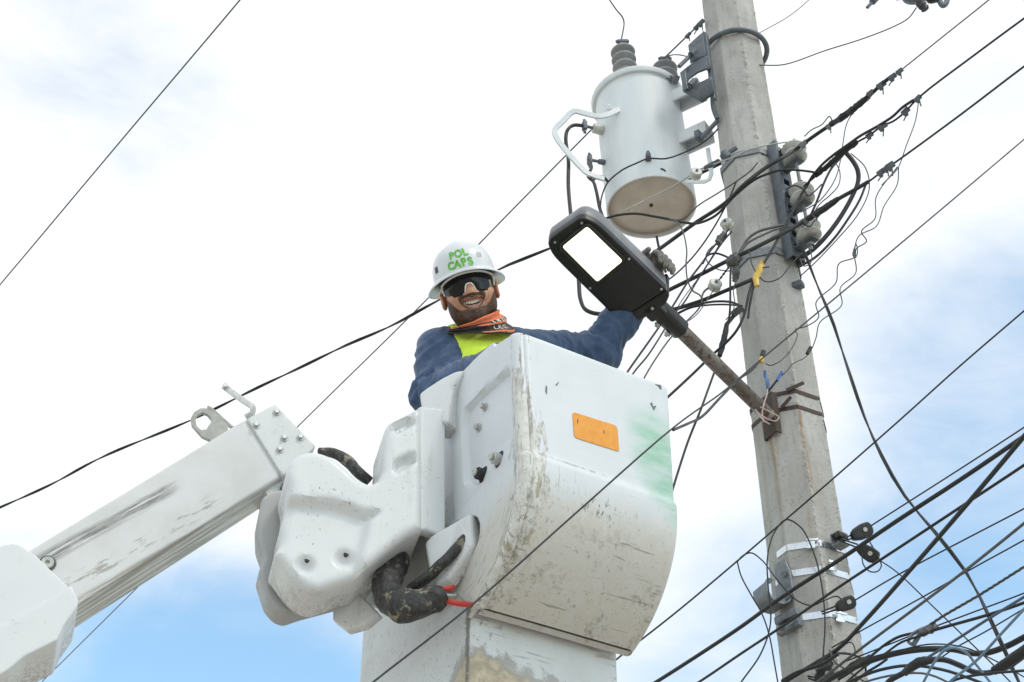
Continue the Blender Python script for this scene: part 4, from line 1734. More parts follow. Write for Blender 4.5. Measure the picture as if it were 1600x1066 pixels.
st = round_poly([Vector(front_uz(*p)) for p in ((894, 644), (964, 666), (967, 706), (897, 684))], [0.012, 0.016, 0.004, 0.014], 4)
EV, EZ = U, Vector((0, 0, 1))
build('sticker', panel(st, KT - V * 0.0022, EV, EZ, -V, 0.002, 0, 0.02), sticker_mat(), bucket)
for (px, py) in ((902, 659), (943, 676)):
    a = Vector(front_uz(px, py))
    bm = bmesh.new()
    add_box(bm, frame(KT - V * 0.0026 + U * a.x + EZ * a.y, V, U), (0.0022, 0.016, 0.001))
    build('printed_tick', bm, M['brownsteel'], bucket)
# little dark chips in the paint of the front
for pts in ([(1022, 600), (1033, 602), (1034, 610), (1030, 608), (1028, 604)], [(1015, 630), (1018, 628), (1020, 636), (1026, 634), (1022, 643), (1019, 637)], [(867, 602), (874, 596), (870, 603)], [(853, 601), (855, 606), (854, 618), (852, 612)], [(888, 732), (891.5, 734), (891, 756), (888.5, 748)]):
    mx_, my_ = sum(p[0] for p in pts) / len(pts), sum(p[1] for p in pts) / len(pts)
    o = round_poly([Vector(front_uz(mx_ + (p[0] - mx_) * 0.85, my_ + (p[1] - my_) * 0.85)) for p in pts], 0.002, 2)
    build('paint_chip', panel(o, KT - V * 0.0022, EV, EZ, -V, 0.0015, 0, 0.02), M['darksteel'], bucket)


# lower half of the bucket: the foot box
def make_footbox():
    bm = bmesh.new()
    rows = []
    u0, u1, s0, s1 = 0.035, 0.585, 0.335, 1.12
    zs = [-0.36, -0.5, -0.65, -0.80, -0.86, -0.9, -0.95, -1.0] + [-1.05, -1.1, -1.15, -1.2] + [-1.24 - 0.012 * k for k in range(0, 9)] + [-1.36]
    for z in zs:
        ins = 0.0
        if z < -1.235:
            q = min(1, (-1.235 - z) / 0.125)
            ins = 0.11 * (1 - math.sqrt(max(0, 1 - q * q)))
        r = 0.035
        pts = []
        uu0, uu1, ss0, ss1 = u0 + ins, u1 - ins, s0 + ins, s1 - ins * 0.5
        for cu, cs, a0 in ((uu0 + r, ss0 + r, 180), (uu1 - r, ss0 + r, 270), (uu1 - r, ss1 - r, 0), (uu0 + r, ss1 - r, 90)):
            for k in range(6):
                a = math.radians(a0 + 90 * k / 5)
                pts.append((cu + r * math.cos(a), cs + r * math.sin(a)))
        full = []
        for k in range(len(pts)):
            p, q = Vector(pts[k]), Vector(pts[(k + 1) % len(pts)])
            n = max(1, int((q - p).length / 0.025))
            for j in range(n if False else (20 if (q - p).length > 0.2 else 1)):
                full.append(p.lerp(q, j / (20 if (q - p).length > 0.2 else 1)))
        row = []
        for p in full:
            w = bk(p.x, p.y, z)
            row.append(bm.verts.new(w + V * 0.002 * noise.noise(w * 7) + U * 0.002 * noise.noise(w * 9)))
        rows.append(row)
    m = len(rows[0])
    for a, b in zip(rows[:-1], rows[1:]):
        for k in range(m):
            k2 = (k + 1) % m
            bm.faces.new((a[k], a[k2], b[k2], b[k]))
    bm.faces.new(rows[-1])
    bm.faces.new(rows[0][::-1])
    return build('foot_box', bm, M['footbox'], lift, 50)


def footbox_mat():
    t = NT('worn_foot_box')
    v = t.attr('loc')
    c3 = t.xyz(v)
    u, s, z = c3['X'], c3['Y'], c3['Z']
    n1 = t.noise(v, 6, 5, 0.6)
    n2 = t.noise(v, 26, 6, 0.65)
    n3 = t.noise(v, 75, 5, 0.7)
    c = t.mix(t.ramp(n1, 0.35, 0.7, 0, 0.7), (0.68, 0.695, 0.70), (0.58, 0.58, 0.57))
    cd = t.math('ADD', t.math('MULTIPLY', t.math('MAXIMUM', t.math('SUBTRACT', u, 0.05), 0.0), 0.16), t.math('MULTIPLY', t.math('MAXIMUM', t.math('SUBTRACT', s, 0.35), 0.0), 0.9))
    z = t.math('ADD', z, cd)
    wear = t.math('MULTIPLY', t.ramp(t.math('ADD', z, t.math('MULTIPLY', t.math('SUBTRACT', n2, 0.5), 0.14)), -0.965, -1.00), t.ramp(u, 0.40, 0.18, 0.25, 1.0))
    c = t.mix(wear, c, t.mix(t.ramp(n2, 0.4, 0.62), (0.50, 0.43, 0.31), (0.36, 0.30, 0.21)))
    rim = t.math('MULTIPLY', t.ramp(t.math('ADD', z, t.math('MULTIPLY', t.math('SUBTRACT', n2, 0.5), 0.14)), -0.95, -0.97), t.ramp(t.math('ADD', z, t.math('MULTIPLY', t.math('SUBTRACT', n2, 0.5), 0.14)), -1.01, -0.98))
    c = t.mix(t.math('MULTIPLY', rim, 0.6), c, (0.26, 0.24, 0.22))
    # the split corner seam
    sx = t.math('ABSOLUTE', t.math('SUBTRACT', t.math('ADD', u, t.math('MULTIPLY', t.math('SUBTRACT', n2, 0.5), 0.012)), 0.043))
    c = t.mix(t.math('MULTIPLY', t.math('MULTIPLY', t.ramp(sx, 0.006, 0.002), t.ramp(s, 0.38, 0.35)), 0.85), c, (0.14, 0.13, 0.115))
    sc = t.noise(t.map(v, (30, 30, 22), rot=(0, 0.3, 0)), 1.0, 6, 0.75)
    c = t.mix(t.math('MULTIPLY', t.math('MULTIPLY', t.ramp(sc, 0.56, 0.62), t.ramp(u, 0.22, 0.08)), t.ramp(s, 0.39, 0.36, 0.12, 0.75)), c, (0.25, 0.23, 0.20))
    sc2 = t.noise(t.map(v, (5, 60, 70), rot=(0, 0.1, 0)), 1.0, 4, 0.6)
    c = t.mix(t.math('MULTIPLY', t.ramp(sc2, 0.59, 0.66), 0.65), c, (0.36, 0.34, 0.31))
    c = t.mix(t.math('MULTIPLY', t.ramp(n3, 0.64, 0.70), 0.5), c, (0.27, 0.25, 0.22))
    return t.done(c, 0.5, 0, t.bump(n2, 0.15, 0.004))


M['footbox'] = footbox_mat()
fb = make_footbox()
set_loc(fb, bloc)

# flared lip of the tub behind the side
NM = Vector((0.25, -0.968, 0)).normalized()
plate_px('tub_lip', [(654, 615), (667, 605), (690, 590), (712, 579), (726, 577), (716, 592), (706, 606), (701, 640), (699, 660), (660, 660)], W(690, 610, 4.02), (-0.5, -0.86, 0.05), 0.10, M['white'], lift, 0.012, 0.014, 0.012)

# ------------------------------------------------------------------ knuckle cover
Q0 = W(600, 780, 3.93)
hole = []


def cover_h(P0, n):
    n = Vector(n).normalized()
    ey = (Vector((0, 0, 1)) - n * n.z).normalized()
    ex = ey.cross(n).normalized()

    def to(px, py):
        q = PL(px, py, P0, n) - P0
        return q.dot(ex), q.dot(ey)
    step_line = np.array([to(*p) for p in ((430, 772), (450, 778), (520, 783), (546, 790), (566, 800), (590, 800), (577, 812), (562, 868), (566, 905), (470, 990), (380, 960), (380, 780))])
    dim = [to(480, 873), to(541, 863)]
    pk = []
    for quad in (((617, 664), (643, 648), (647, 660), (620, 676)), ((617, 722), (645, 708), (648, 720), (620, 737))):
        pk.append(np.array([to(*p) for p in quad]))

    def hf(x, y):
        P = np.stack([x, y], 1)
        d = seg_dist(P, step_line) * np.where(inside(P, step_line), 1, -1)
        g = -0.036 * smoothstep(-0.018, 0.018, d)
        for cx, cy in dim:
            r = np.hypot(x - cx, y - cy)
            g = g - 0.027 * smoothstep(0.038, 0.008, r)
        for q in pk:
            d = seg_dist(P, q) * np.where(inside(P, q), 1, -1)
            g = g - 0.032 * smoothstep(-0.012, 0.010, d)
        g = g + 0.0015 * np.sin(x * 9 + 1) * np.cos(y * 7)
        return g
    return hf, to


hf, toc = cover_h(Q0, NM)
cov_px = [(447, 738), (453, 719), (468, 705), (486, 701), (505, 704), (524, 713), (545, 731), (560, 746), (575, 754), (588, 751), (597, 738), (600, 700), (602, 668), (608, 657), (655, 633), (661, 640), (661, 826), (652, 829), (636, 837), (604, 862), (566, 892), (530, 903), (497, 914), (474, 905), (458, 890), (441, 866), (430, 854), (441, 840), (442, 807), (449, 788), (452, 760)]
cover = plate_px('knuckle_cover', cov_px, Q0, NM, 0.21, M['white'], lift, 0.030, 0.011, 0.018, hf, False)
for (px, py) in ((480, 875), (541, 866)):
    p = PL(px, py, Q0 - NM * 0.050, NM)
    bm = bmesh.new()
    add_cyl(bm, p - NM * 0.008, p + NM * 0.004, 0.0085, seg=10)
    build('screw', bm, M['darkhole'], cover)
# right flank of the cover (turned towards the bucket)
FL = Vector((0.60, -0.80, 0)).normalized()
plate_px('cover_flank', [(657, 634), (697, 639), (697, 832), (690, 836), (668, 828), (657, 828)], PL(660, 740, Q0, NM) - NM * 0.012, FL, 0.04, M['white'], lift, 0.010, 0.012, 0.008)
# rear half of the cover, seen past the left edge and below
M['white_shaded'] = white_mat('shaded_white_plastic', (0.40, 0.40, 0.395), (0.38, 0.35, 0.31), 0.8, 0.45)  # white plastic with the shade on the rear half put into its colour
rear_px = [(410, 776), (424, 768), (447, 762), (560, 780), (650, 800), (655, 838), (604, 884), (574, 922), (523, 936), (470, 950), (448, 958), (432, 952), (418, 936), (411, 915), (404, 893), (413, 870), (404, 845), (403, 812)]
plate_px('rear_cover', rear_px, Q0 - NM * 0.235, NM, 0.09, M['white_shaded'], lift, 0.014, 0.014, 0.014)
# little white box under it
plate_px('lower_bracket', [(520, 940), (560, 925), (592, 958), (570, 976), (541, 984), (519, 968)], W(550, 960, 4.12), (-0.3, -0.95, 0), 0.035, M['white'], lift, 0.008, 0.014, 0.006)
plate_px('inner_plate', [(585, 745), (600, 706), (604, 760), (590, 775)], W(595, 740, 4.12), (-0.3, -0.95, 0), 0.03, M['grey_inner'], lift, 0.003, 0.02)
plate_px('inner_web', [(560, 880), (680, 825), (740, 800), (740, 900), (700, 940), (640, 950), (560, 945)], W(640, 890, 4.17), (-0.6, -0.8, 0), 0.02, M['grey_inner'], lift, 0.003, 0.02)
plate_px('inner_gusset', [(662, 848), (672, 836), (735, 800), (740, 850), (700, 905), (680, 915), (668, 885)], W(690, 860, 3.995), (-0.45, -0.89, 0), 0.05, M['white'], lift, 0.014, 0.012, 0.01)


# taped hose bundle
def tape_mat():
    t = NT('dirty_black_tape')
    v = t.obj()
    n1 = t.noise(v, 22, 6, 0.7)
    n2 = t.noise(v, 70, 5, 0.7)
    c = t.mix(t.ramp(n2, 0.4, 0.7), (0.018, 0.018, 0.018), (0.06, 0.058, 0.055))
    c = t.mix(t.ramp(n1, 0.54, 0.62, 0, 0.85), c, (0.34, 0.29, 0.21))
    return t.done(c, t.ramp(n1, 0.3, 0.7, 0.3, 0.6), 0, t.bump(t.math('ADD', n1, n2), 0.6, 0.008))


M['tape'] = tape_mat()


def lumpy(pts, radii, seed, name, mat, amp=0.12, seg=18):
    line = spline(pts, 8)
    n = len(line)
    rad = []
    for i in range(n):
        t = i / (n - 1) * (len(radii) - 1)
        k = min(int(t), len(radii) - 2)
        rad.append(radii[k] + (radii[k + 1] - radii[k]) * (t - k))
    bm = bmesh.new()
    add_tube(bm, line, rad, seg)
    for v in bm.verts:
        q = v.co * 22 + Vector((seed, 0, 0))
        v.co += Vector((noise.noise(q), noise.noise(q + Vector((9, 0, 0))), noise.noise(q + Vector((0, 9, 0))))) * (amp * max(radii))
    return build(name, bm, mat, lift, 70)


lumpy([W(622, 866, 4.12), W(612, 890, 4.07), W(606, 918, 4.03), W(618, 943, 4.0), W(645, 946, 3.97), W(680, 936, 3.96), W(695, 930, 3.96)], [0.040, 0.044, 0.048, 0.050, 0.048, 0.042, 0.032], 1, 'taped_hose_bundle', M['tape'], 0.22)
lumpy([W(741, 818, 4.0), W(722, 846, 3.97), W(700, 872, 3.96), W(672, 899, 3.98), W(640, 922, 4.02)], [0.014, 0.016, 0.018, 0.018, 0.016], 4, 'taped_hose', M['tape'], 0.2, 12)
for (a, b, mt) in (((688, 921), (708, 918), 'red_hose'), ((688, 929), (712, 931), 'pale_wire'), ((690, 938), (742, 946), 'red_hose')):
    bm = bmesh.new()
    add_tube(bm, spline([W(a[0], a[1], 3.955), W((a[0] + b[0]) / 2, (a[1] + b[1]) / 2 + 1, 3.95), W(b[0], b[1], 3.97)], 5), 0.0085 if mt == 'red_hose' else 0.006, 10)
    build('hydraulic_hose', bm, M[mt], lift, 60)
lumpy([W(500, 706, 4.1), W(522, 708, 4.08), W(545, 722, 4.08), W(563, 741, 4.08), W(578, 752, 4.1)], [0.014, 0.018, 0.02, 0.02, 0.016], 7, 'upper_hose_bundle', M['tape'], 0.2, 12)

# ------------------------------------------------------------------ boom
BE1, BE0 = W(430, 690, 4.36), W(60, 900, 4.16)
E1 = (BE1 - BE0).normalized()
NB = Vector((E1.y, -E1.x, 0)).normalized()
if NB.y > 0:
    NB = -NB


def boom_mat():
    t = NT('scraped_white_boom')
    v = t.attr('loc')
    c3 = t.xyz(v)
    a, b = c3['X'], c3['Y']
    n1 = t.noise(v, 5, 5, 0.6)
    n2 = t.noise(v, 30, 6, 0.65)
    ns = t.noise(t.map(v, (2.2, 60, 60)), 1.0, 6, 0.65)
    ns2 = t.noise(t.map(v, (9, 45, 45)), 1.0, 6, 0.7)
    c = t.mix(t.ramp(n1, 0.35, 0.7, 0, 0.7), (0.66, 0.665, 0.66), (0.56, 0.555, 0.54))
    def strip(b0, w, a0, a1, f):
        m = t.math('MULTIPLY', t.ramp(t.math('ABSOLUTE', t.math('SUBTRACT', b, b0)), w, w * 0.3), t.math('MULTIPLY', t.ramp(a, a0, a0 + 0.08), t.ramp(a, a1, a1 - 0.10)))
        return t.math('MULTIPLY', m, f)
    s1 = strip(0.068, 0.034, -0.80, 0.12, t.ramp(ns, 0.40, 0.50))
    c = t.mix(t.math('MULTIPLY', s1, 0.95), c, t.mix(t.ramp(ns2, 0.4, 0.6), (0.17, 0.165, 0.16), (0.36, 0.35, 0.335)))
    s2 = strip(-0.055, 0.040, -0.7, 0.22, t.ramp(ns2, 0.52, 0.60))
    c = t.mix(t.math('MULTIPLY', s2, 0.9), c, (0.34, 0.32, 0.285))
    s3 = strip(-0.118, 0.022, -0.8, 0.42, t.ramp(ns, 0.45, 0.55))
    c = t.mix(t.math('MULTIPLY', s3, 0.8), c, (0.27, 0.25, 0.21))
    c = t.mix(t.ramp(n2, 0.66, 0.74, 0, 0.25), c, (0.42, 0.40, 0.36))
    return t.done(c, 0.42, 0, t.bump(n2, 0.05, 0.003))


M['boom'] = boom_mat()
BPX = 0
boom = plate_px('boom', [(-40, 911), (385, 653), (442, 743), (124, 945), (0, 1022)], BE1, NB, 0.155, M['boom'], lift, 0.012, 0.02)
E3 = NB.cross(E1)
if E3.z < 0:
    E3 = -E3
set_loc(boom, lambda p: ((p - PL(260, 800, BE1, NB)).dot(E1), (p - PL(260, 800, BE1, NB)).dot(E3), (p - BE1).dot(NB)))
bp_ = plate_px('end_plate', [(386, 654), (430, 631), (493, 697), (470, 722), (442, 744)], BE1 + NB * 0.012, NB, 0.19, M['white_metal'], lift, 0.004, 0.02)
for (px, py) in ((432, 645), (400, 665), (444, 685), (469, 684), (437, 703)):
    p = PL(px, py, BE1 + NB * 0.012, NB)
    bm = bmesh.new()
    add_cyl(bm, p - NB * 0.002, p + NB * 0.004, 0.014, seg=14)
    add_cyl(bm, p + NB * 0.004, p + NB * 0.013, 0.0095, seg=6, bev=0.001)
    build('bolt', bm, M['screw'], bp_)
# steel channel under the end plate
ch = plate_px('knuckle_bracket', [(411, 766), (440, 741), (458, 752), (455, 790), (438, 796)], BE1 - NB * 0.03, NB, 0.12, M['white_metal'], lift, 0.004, 0.02)
bm = bmesh.new()
p = PL(446, 765, BE1 - NB * 0.03, NB)
add_cyl(bm, p - NB * 0.01, p + NB * 0.02, 0.02, seg=14, bev=0.003)
build('pivot_pin', bm, M['darksteel'], ch)
# pin on the boom near the sleeve
p = PL(74, 881, BE1, NB)
bm = bmesh.new()
add_lathe(bm, frame(p, NB), [(0.028, -0.005), (0.028, 0.004), (0.024, 0.006), (0.023, 0.0), (0, 0.0)], 24)
pin = build('pin_ring', bm, M['darksteel'], boom)
bm = bmesh.new()
add_lathe(bm, frame(p, NB), [(0.021, -0.002), (0.021, 0.010), (0.018, 0.013), (0.008, 0.012), (0.006, 0.004), (0, 0.004)], 20)
build('pin_cap', bm, M['porcelain_white'], pin)
# lifting eye and cable bar on top
def beige_mat():
    return simple_mat('chipped_beige_steel', (0.34, 0.33, 0.30), (0.46, 0.45, 0.42), 0.5, 0.0, 22, 0.2)


M['beige'] = beige_mat()
eye_out = [(299, 668), (299, 652), (308, 642), (320, 639), (334, 643), (362, 672), (372, 668), (362, 690), (326, 691), (308, 681)]
n_eye = NB
P_e = W(330, 665, 4.32)
ey = (Vector((0, 0, 1)) - n_eye * n_eye.z).normalized()
ex = ey.cross(n_eye).normalized()
bm = bmesh.new()
out2 = [((PL(*p, P_e, n_eye) - P_e).dot(ex), (PL(*p, P_e, n_eye) - P_e).dot(ey)) for p in [(300, 666), (298, 655), (303, 646), (313, 640), (325, 640), (340, 650), (357, 668), (352, 684), (332, 691), (316, 684)]]
in2 = [((PL(*p, P_e, n_eye) - P_e).dot(ex), (PL(*p, P_e, n_eye) - P_e).dot(ey)) for p in [(307, 668), (305, 658), (308, 650), (316, 646), (324, 649), (330, 656), (330, 661), (326, 666), (322, 673), (314, 674)]]
def ev(p, z):
    return bm.verts.new(P_e + ex * p[0] + ey * p[1] + n_eye * z)
Of, Ob = [ev(p, 0.008) for p in out2], [ev(p, -0.008) for p in out2]
If, Ib = [ev(p, 0.008) for p in in2], [ev(p, -0.008) for p in in2]
for k in range(10):
    k2 = (k + 1) % 10
    bm.faces.new((Of[k], Of[k2], If[k2], If[k]))
    bm.faces.new((Ob[k2], Ob[k], Ib[k], Ib[k2]))
    bm.faces.new((Of[k2], Of[k], Ob[k], Ob[k2]))
    bm.faces.new((If[k], If[k2], Ib[k2], Ib[k]))
build('lifting_eye', bm, M['beige'], lift, 50)
bm = bmesh.new()
add_tube(bm, [W(325, 637, 4.36), W(331, 640, 4.36), W(362, 668, 4.36), W(372, 672, 4.36)], 0.013, 4, 0.4, 1.0)
build('eye_strap', bm, M['beige'], lift)
bm = bmesh.new()
add_tube(bm, spline([W(350, 604, 4.34), W(380, 626, 4.34), W(391, 633, 4.34), W(395, 637, 4.34), W(394, 646, 4.35), W(384, 652, 4.36)], 3), 0.0125, 6, 1.0, 0.6)
bar = build('cable_bar', bm, M['white_metal'], lift, 50)
bm = bmesh.new()
p = W(352, 604, 4.33)
add_cyl(bm, p - NB * 0.004, p + NB * 0.012, 0.010, seg=6)
build('bolt', bm, M['screw'], bar)
# outer boom sleeve
P_s = BE1 + NB * 0.03
plate_px('boom_sleeve', [(-500, 1132), (-120, 890), (-30, 858), (20, 849), (30, 851), (56, 868), (112, 922), (60, 950), (0, 985), (-80, 1030), (-500, 1290)], P_s, NB, 0.22, M['white'], lift, 0.005, 0.02, 0.004)
plate_px('sleeve_shoe', [(-500, 1280), (-80, 1022), (0, 978), (60, 944), (112, 914), (123, 938), (121, 948), (100, 978), (90, 1000), (62, 1014), (38, 1026), (14, 1046), (-80, 1104), (-500, 1366)], P_s + NB * 0.012, NB, 0.24, M['white'], lift, 0.007, 0.016, 0.006)
# ------------------------------------------------------------------ the lineman
def sd_capsule(P, a, b, ra, rb):
    a, b = np.array(a), np.array(b)
    ab = b - a
    t = np.clip(((P - a) @ ab) / (ab @ ab), 0, 1)
    q = a + t[..., None] * ab
    return np.linalg.norm(P - q, axis=-1) - (ra + (rb - ra) * t)


def sd_ell(P, c, r, m=None):
    q = P - np.array(c)
    if m is not None:
        q = q @ m
    r = np.array(r)
    k0 = np.linalg.norm(q / r, axis=-1)
    k1 = np.linalg.norm(q / (r * r), axis=-1)
    return k0 * (k0 - 1) / np.maximum(k1, 1e-6)


def smin(a, b, k):
    h = np.clip(0.5 + 0.5 * (b - a) / k, 0, 1)
    return b + (a - b) * h - k * h * (1 - h)


def smax(a, b, k):
    return -smin(-a, -b, k)


def surface_nets(fn, lo, hi, h):
    lo, hi = np.array(lo, float), np.array(hi, float)
    n = np.ceil((hi - lo) / h).astype(int) + 1
    ax = [lo[i] + h * np.arange(n[i]) for i in range(3)]
    G = np.stack(np.meshgrid(*ax, indexing='ij'), -1)
    Fv = fn(G)
    s = Fv < 0
    corners = [(i, j, k) for i in (0, 1) for j in (0, 1) for k in (0, 1)]
    sl = lambda o: tuple(slice(o[i], n[i] - 1 + o[i]) for i in range(3))
    cnt = sum(s[sl(c)].astype(int) for c in corners)
    act = (cnt > 0) & (cnt < 8)
    idx = np.full(act.shape, -1)
    I = np.argwhere(act)
    idx[act] = np.arange(len(I))
    acc = np.zeros((len(I), 3))
    num = np.zeros(len(I))
    for a in corners:
        for d in range(3):
            if a[d]:
                continue
            b = list(a)
            b[d] = 1
            fa = Fv[I[:, 0] + a[0], I[:, 1] + a[1], I[:, 2] + a[2]]
            fb = Fv[I[:, 0] + b[0], I[:, 1] + b[1], I[:, 2] + b[2]]
            cr = (fa < 0) != (fb < 0)
            t = np.where(cr, fa / np.where(cr, fa - fb, 1), 0)
            p = np.array(a, float)[None, :].repeat(len(I), 0)
            p[:, d] = t
            acc[cr] += p[cr]
            num[cr] += 1
    Vt = lo + h * (I + acc / num[:, None])
    faces = []
    for d in range(3):
        e, f = [(1, 2), (2, 0), (0, 1)][d]
        sa = [slice(None)] * 3
        sb = [slice(None)] * 3
        sa[d] = slice(0, n[d] - 1)
        sb[d] = slice(1, n[d])
        a, b = s[tuple(sa)], s[tuple(sb)]
        E = np.argwhere(a != b)
        ok = (E[:, e] > 0) & (E[:, f] > 0) & (E[:, e] < n[e] - 1) & (E[:, f] < n[f] - 1)
        E = E[ok]
        fl = a[tuple(E.T)]
        q = []
        for (oe, of) in ((-1, -1), (0, -1), (0, 0), (-1, 0)):
            c = E.copy()
            c[:, e] += oe
            c[:, f] += of
            q.append(idx[tuple(c.T)])
        Q = np.stack(q, 1)
        Q[~fl] = Q[~fl][:, ::-1]
        faces.append(Q)
    return Vt, np.concatenate(faces)


def np_mesh(name, Vt, Fc, mat, parent, attrs=None):
    me = bpy.data.meshes.new(name)
    me.from_pydata([tuple(v) for v in Vt.tolist()], [], [tuple(f) for f in Fc.tolist()])
    me.polygons.foreach_set('use_smooth', [True] * len(me.polygons))
    for k, d in (attrs or {}).items():
        at = me.attributes.new(k, 'FLOAT', 'POINT')
        at.data.foreach_set('value', np.asarray(d, np.float32))
    me.update()
    return link(name, me, mat, parent)


# head frame: x to the photo's right, y away from the viewer, z up the head
HPX, HPY, HY = 732, 453, 4.07
HS = 1.10
ho = W(HPX, HPY, HY)
fc = (ho - Vector((0, 0, CAMZ))).normalized()
rt = Vector((1, 0, 0))
rt = (rt - fc * rt.dot(fc)).normalized()
up = rt.cross(fc).normalized()
hm3 = Matrix((rt, fc, up)).transposed()
hm3 = hm3 @ Matrix.Rotation(math.radians(-14), 3, 'Y') @ Matrix.Rotation(math.radians(-15), 3, 'X') @ Matrix.Rotation(math.radians(3), 3, 'Z')
HMX = Matrix.Translation(ho) @ hm3.to_4x4() @ Matrix.Diagonal((HS * 1.0, HS, HS, 1))
HR = np.array(hm3)


def hp(x, y, z):
    return HMX @ Vector((x, y, z))


def head_sdf(L):
    """L: points in head space (metres); z = 0 at the eyes, face towards -y"""
    x, y, z = L[..., 0], L[..., 1], L[..., 2]
    ax = np.abs(x)
    Ls = np.stack([ax, y, z], -1)
    d = sd_ell(L, (0, 0.015, 0.03), (0.082, 0.098, 0.092))
    d = smin(d, sd_ell(L, (0, -0.028, -0.042), (0.076, 0.062, 0.078)), 0.03)
    d = smin(d, sd_ell(Ls, (0.042, -0.056, -0.038), (0.033, 0.031, 0.027)), 0.022)     # cheeks lifted by the smile
    d = smin(d, sd_ell(Ls, (0.049, -0.014, -0.072), (0.025, 0.042, 0.033)), 0.03)        # jaw
    d = smin(d, sd_ell(L, (0, -0.066, -0.106), (0.031, 0.027, 0.024)), 0.028)           # chin
    d = smin(d, sd_capsule(L, (0, -0.088, 0.004), (0, -0.113, -0.035), 0.009, 0.0138), 0.012)
    d = smin(d, sd_ell(Ls, (0.0155, -0.098, -0.040), (0.0115, 0.013, 0.010)), 0.008)
    d = smax(d, -sd_ell(Ls, (0.007, -0.105, -0.0455), (0.004, 0.006, 0.004)), 0.003)
    # brow
    d = smin(d, sd_ell(Ls, (0.03, -0.074, 0.022), (0.03, 0.016, 0.010)), 0.014)
    # open smile: lips and the gap between them
    zc = z + 0.0685 - 0.0085 * (ax / 0.03) ** 2
    lip = np.sqrt((ax / 0.036) ** 2 + (zc / 0.0165) ** 2)
    lipm = np.clip(1.25 - np.abs(lip - 1), 0, 1)
    d = d - 0.0035 * smoothstep(0.5, 1.0, lipm) * (y < -0.03) * (ax < 0.05) * (np.abs(zc) < 0.03)
    mouth = np.sqrt((ax / 0.0300) ** 2 + (zc / 0.0092) ** 2) - 1
    d = np.where(y < -0.05, smax(d, -(mouth * 0.0095 + np.maximum(0, (y + 0.074)) * 0.8), 0.002), d)
    # fold beside the nose
    fx, fz = ax - (0.024 + (-(z) - 0.045) * 0.55), z
    fold = np.exp(-(fx / 0.005) ** 2) * smoothstep(-0.085, -0.06, z) * smoothstep(-0.030, -0.042, z)
    d = d + 0.0022 * fold * (y < -0.03)
    # ears
    e = sd_ell(Ls, (0.089, 0.006, -0.020), (0.010, 0.020, 0.030), np.array(Matrix.Rotation(math.radians(18), 3, 'Z')))
    e = smax(e, -sd_ell(Ls, (0.099, -0.004, -0.020), (0.006, 0.012, 0.018)), 0.004)
    d = smin(d, e, 0.008)
    d = smin(d, sd_capsule(L, (0, 0.02, -0.06), (0, 0.045, -0.20), 0.058, 0.064), 0.03)
    return d


def beard_mask(Vl):
    x, y, z = np.abs(Vl[:, 0]), Vl[:, 1], Vl[:, 2]
    line = -0.080 + 26.0 * np.maximum(0, x - 0.034) ** 2
    jaw = smoothstep(-0.006, 0.012, line - z) * smoothstep(0.050, 0.030, y)
    zz = z + 0.0685 - 0.0085 * (x / 0.03) ** 2
    mr = np.sqrt((x / 0.045) ** 2 + ((zz - 0.001) / 0.0235) ** 2)
    ring = smoothstep(1.10, 0.90, mr) * (y < -0.03)
    m = np.maximum(jaw, ring * 0.95)
    chin_gap = np.exp(-(x / 0.022) ** 2 - ((z + 0.087) / 0.007) ** 2)
    m = m * (1 - 0.55 * chin_gap)
    lipz = np.sqrt((x / 0.035) ** 2 + (zz / 0.0165) ** 2)
    m = m * (1 - smoothstep(0.080, 0.086, x) * smoothstep(-0.06, -0.05, z))
    return m * smoothstep(0.92, 1.10, lipz)


HEAD_V, HEAD_F = surface_nets(head_sdf, (-0.115, -0.135, -0.2), (0.115, 0.125, 0.13), 0.0026)
bmask = beard_mask(HEAD_V)
lipz = np.sqrt((np.abs(HEAD_V[:, 0]) / 0.034) ** 2 + ((HEAD_V[:, 2] + 0.0685 - 0.0085 * (HEAD_V[:, 0] / 0.03) ** 2) / 0.0150) ** 2)
lipmask = smoothstep(1.05, 0.9, lipz) * (HEAD_V[:, 1] < -0.045)
HEAD_W = (HEAD_V * HS) @ HR.T + np.array(ho)

# skeleton in the place
NECK = np.array(hp(0, 0.055, -0.17))
SH_R = np.array(W(683, 547, 4.22))
EL_R = np.array(W(679, 618, 4.21))
WR_R = np.array(W(790, 560, 3.96))
SH_L = np.array(W(806, 545, 4.28))
EL_L = np.array(W(932, 552, 4.46))
WR_L = np.array(LA1 - la * (0.375 * KX) + lw * 0.03 - ln * 0.125)
pel = bk(0.30, 0.62, 0)
PEL = np.array((pel.x, pel.y, SH_R[2] - 0.52))
CH = (SH_R + SH_L) / 2 * 0.55 + np.array((0, 0, -0.14)) * 0.5 + (PEL * 0.1 + NECK * 0.35)
CHEST = (SH_R + SH_L) / 2 + np.array((0.0, 0.0, -0.15))


def torso_sdf(P, g=0.0):
    d = sd_capsule(P, PEL, CHEST, 0.155, 0.150)
    d = smin(d, sd_ell(P, CHEST, (0.185, 0.125, 0.20)), 0.06)
    d = smin(d, sd_capsule(P, SH_R * 0.9 + SH_L * 0.1, SH_L * 0.9 + SH_R * 0.1, 0.075, 0.075), 0.06)
    d = smin(d, sd_capsule(P, (SH_R + SH_L) / 2 + np.array((0, 0.0, 0.0)), NECK, 0.09, 0.06), 0.06)
    return d - g


def arms_sdf(P, g=0.0):
    d = smin(sd_capsule(P, SH_R, EL_R, 0.074, 0.070), sd_capsule(P, EL_R, WR_R, 0.070, 0.056), 0.03)
    e = smin(sd_capsule(P, SH_L, EL_L, 0.070, 0.072), sd_capsule(P, EL_L, WR_L, 0.076, 0.060), 0.035)
    return np.minimum(d, e) - g


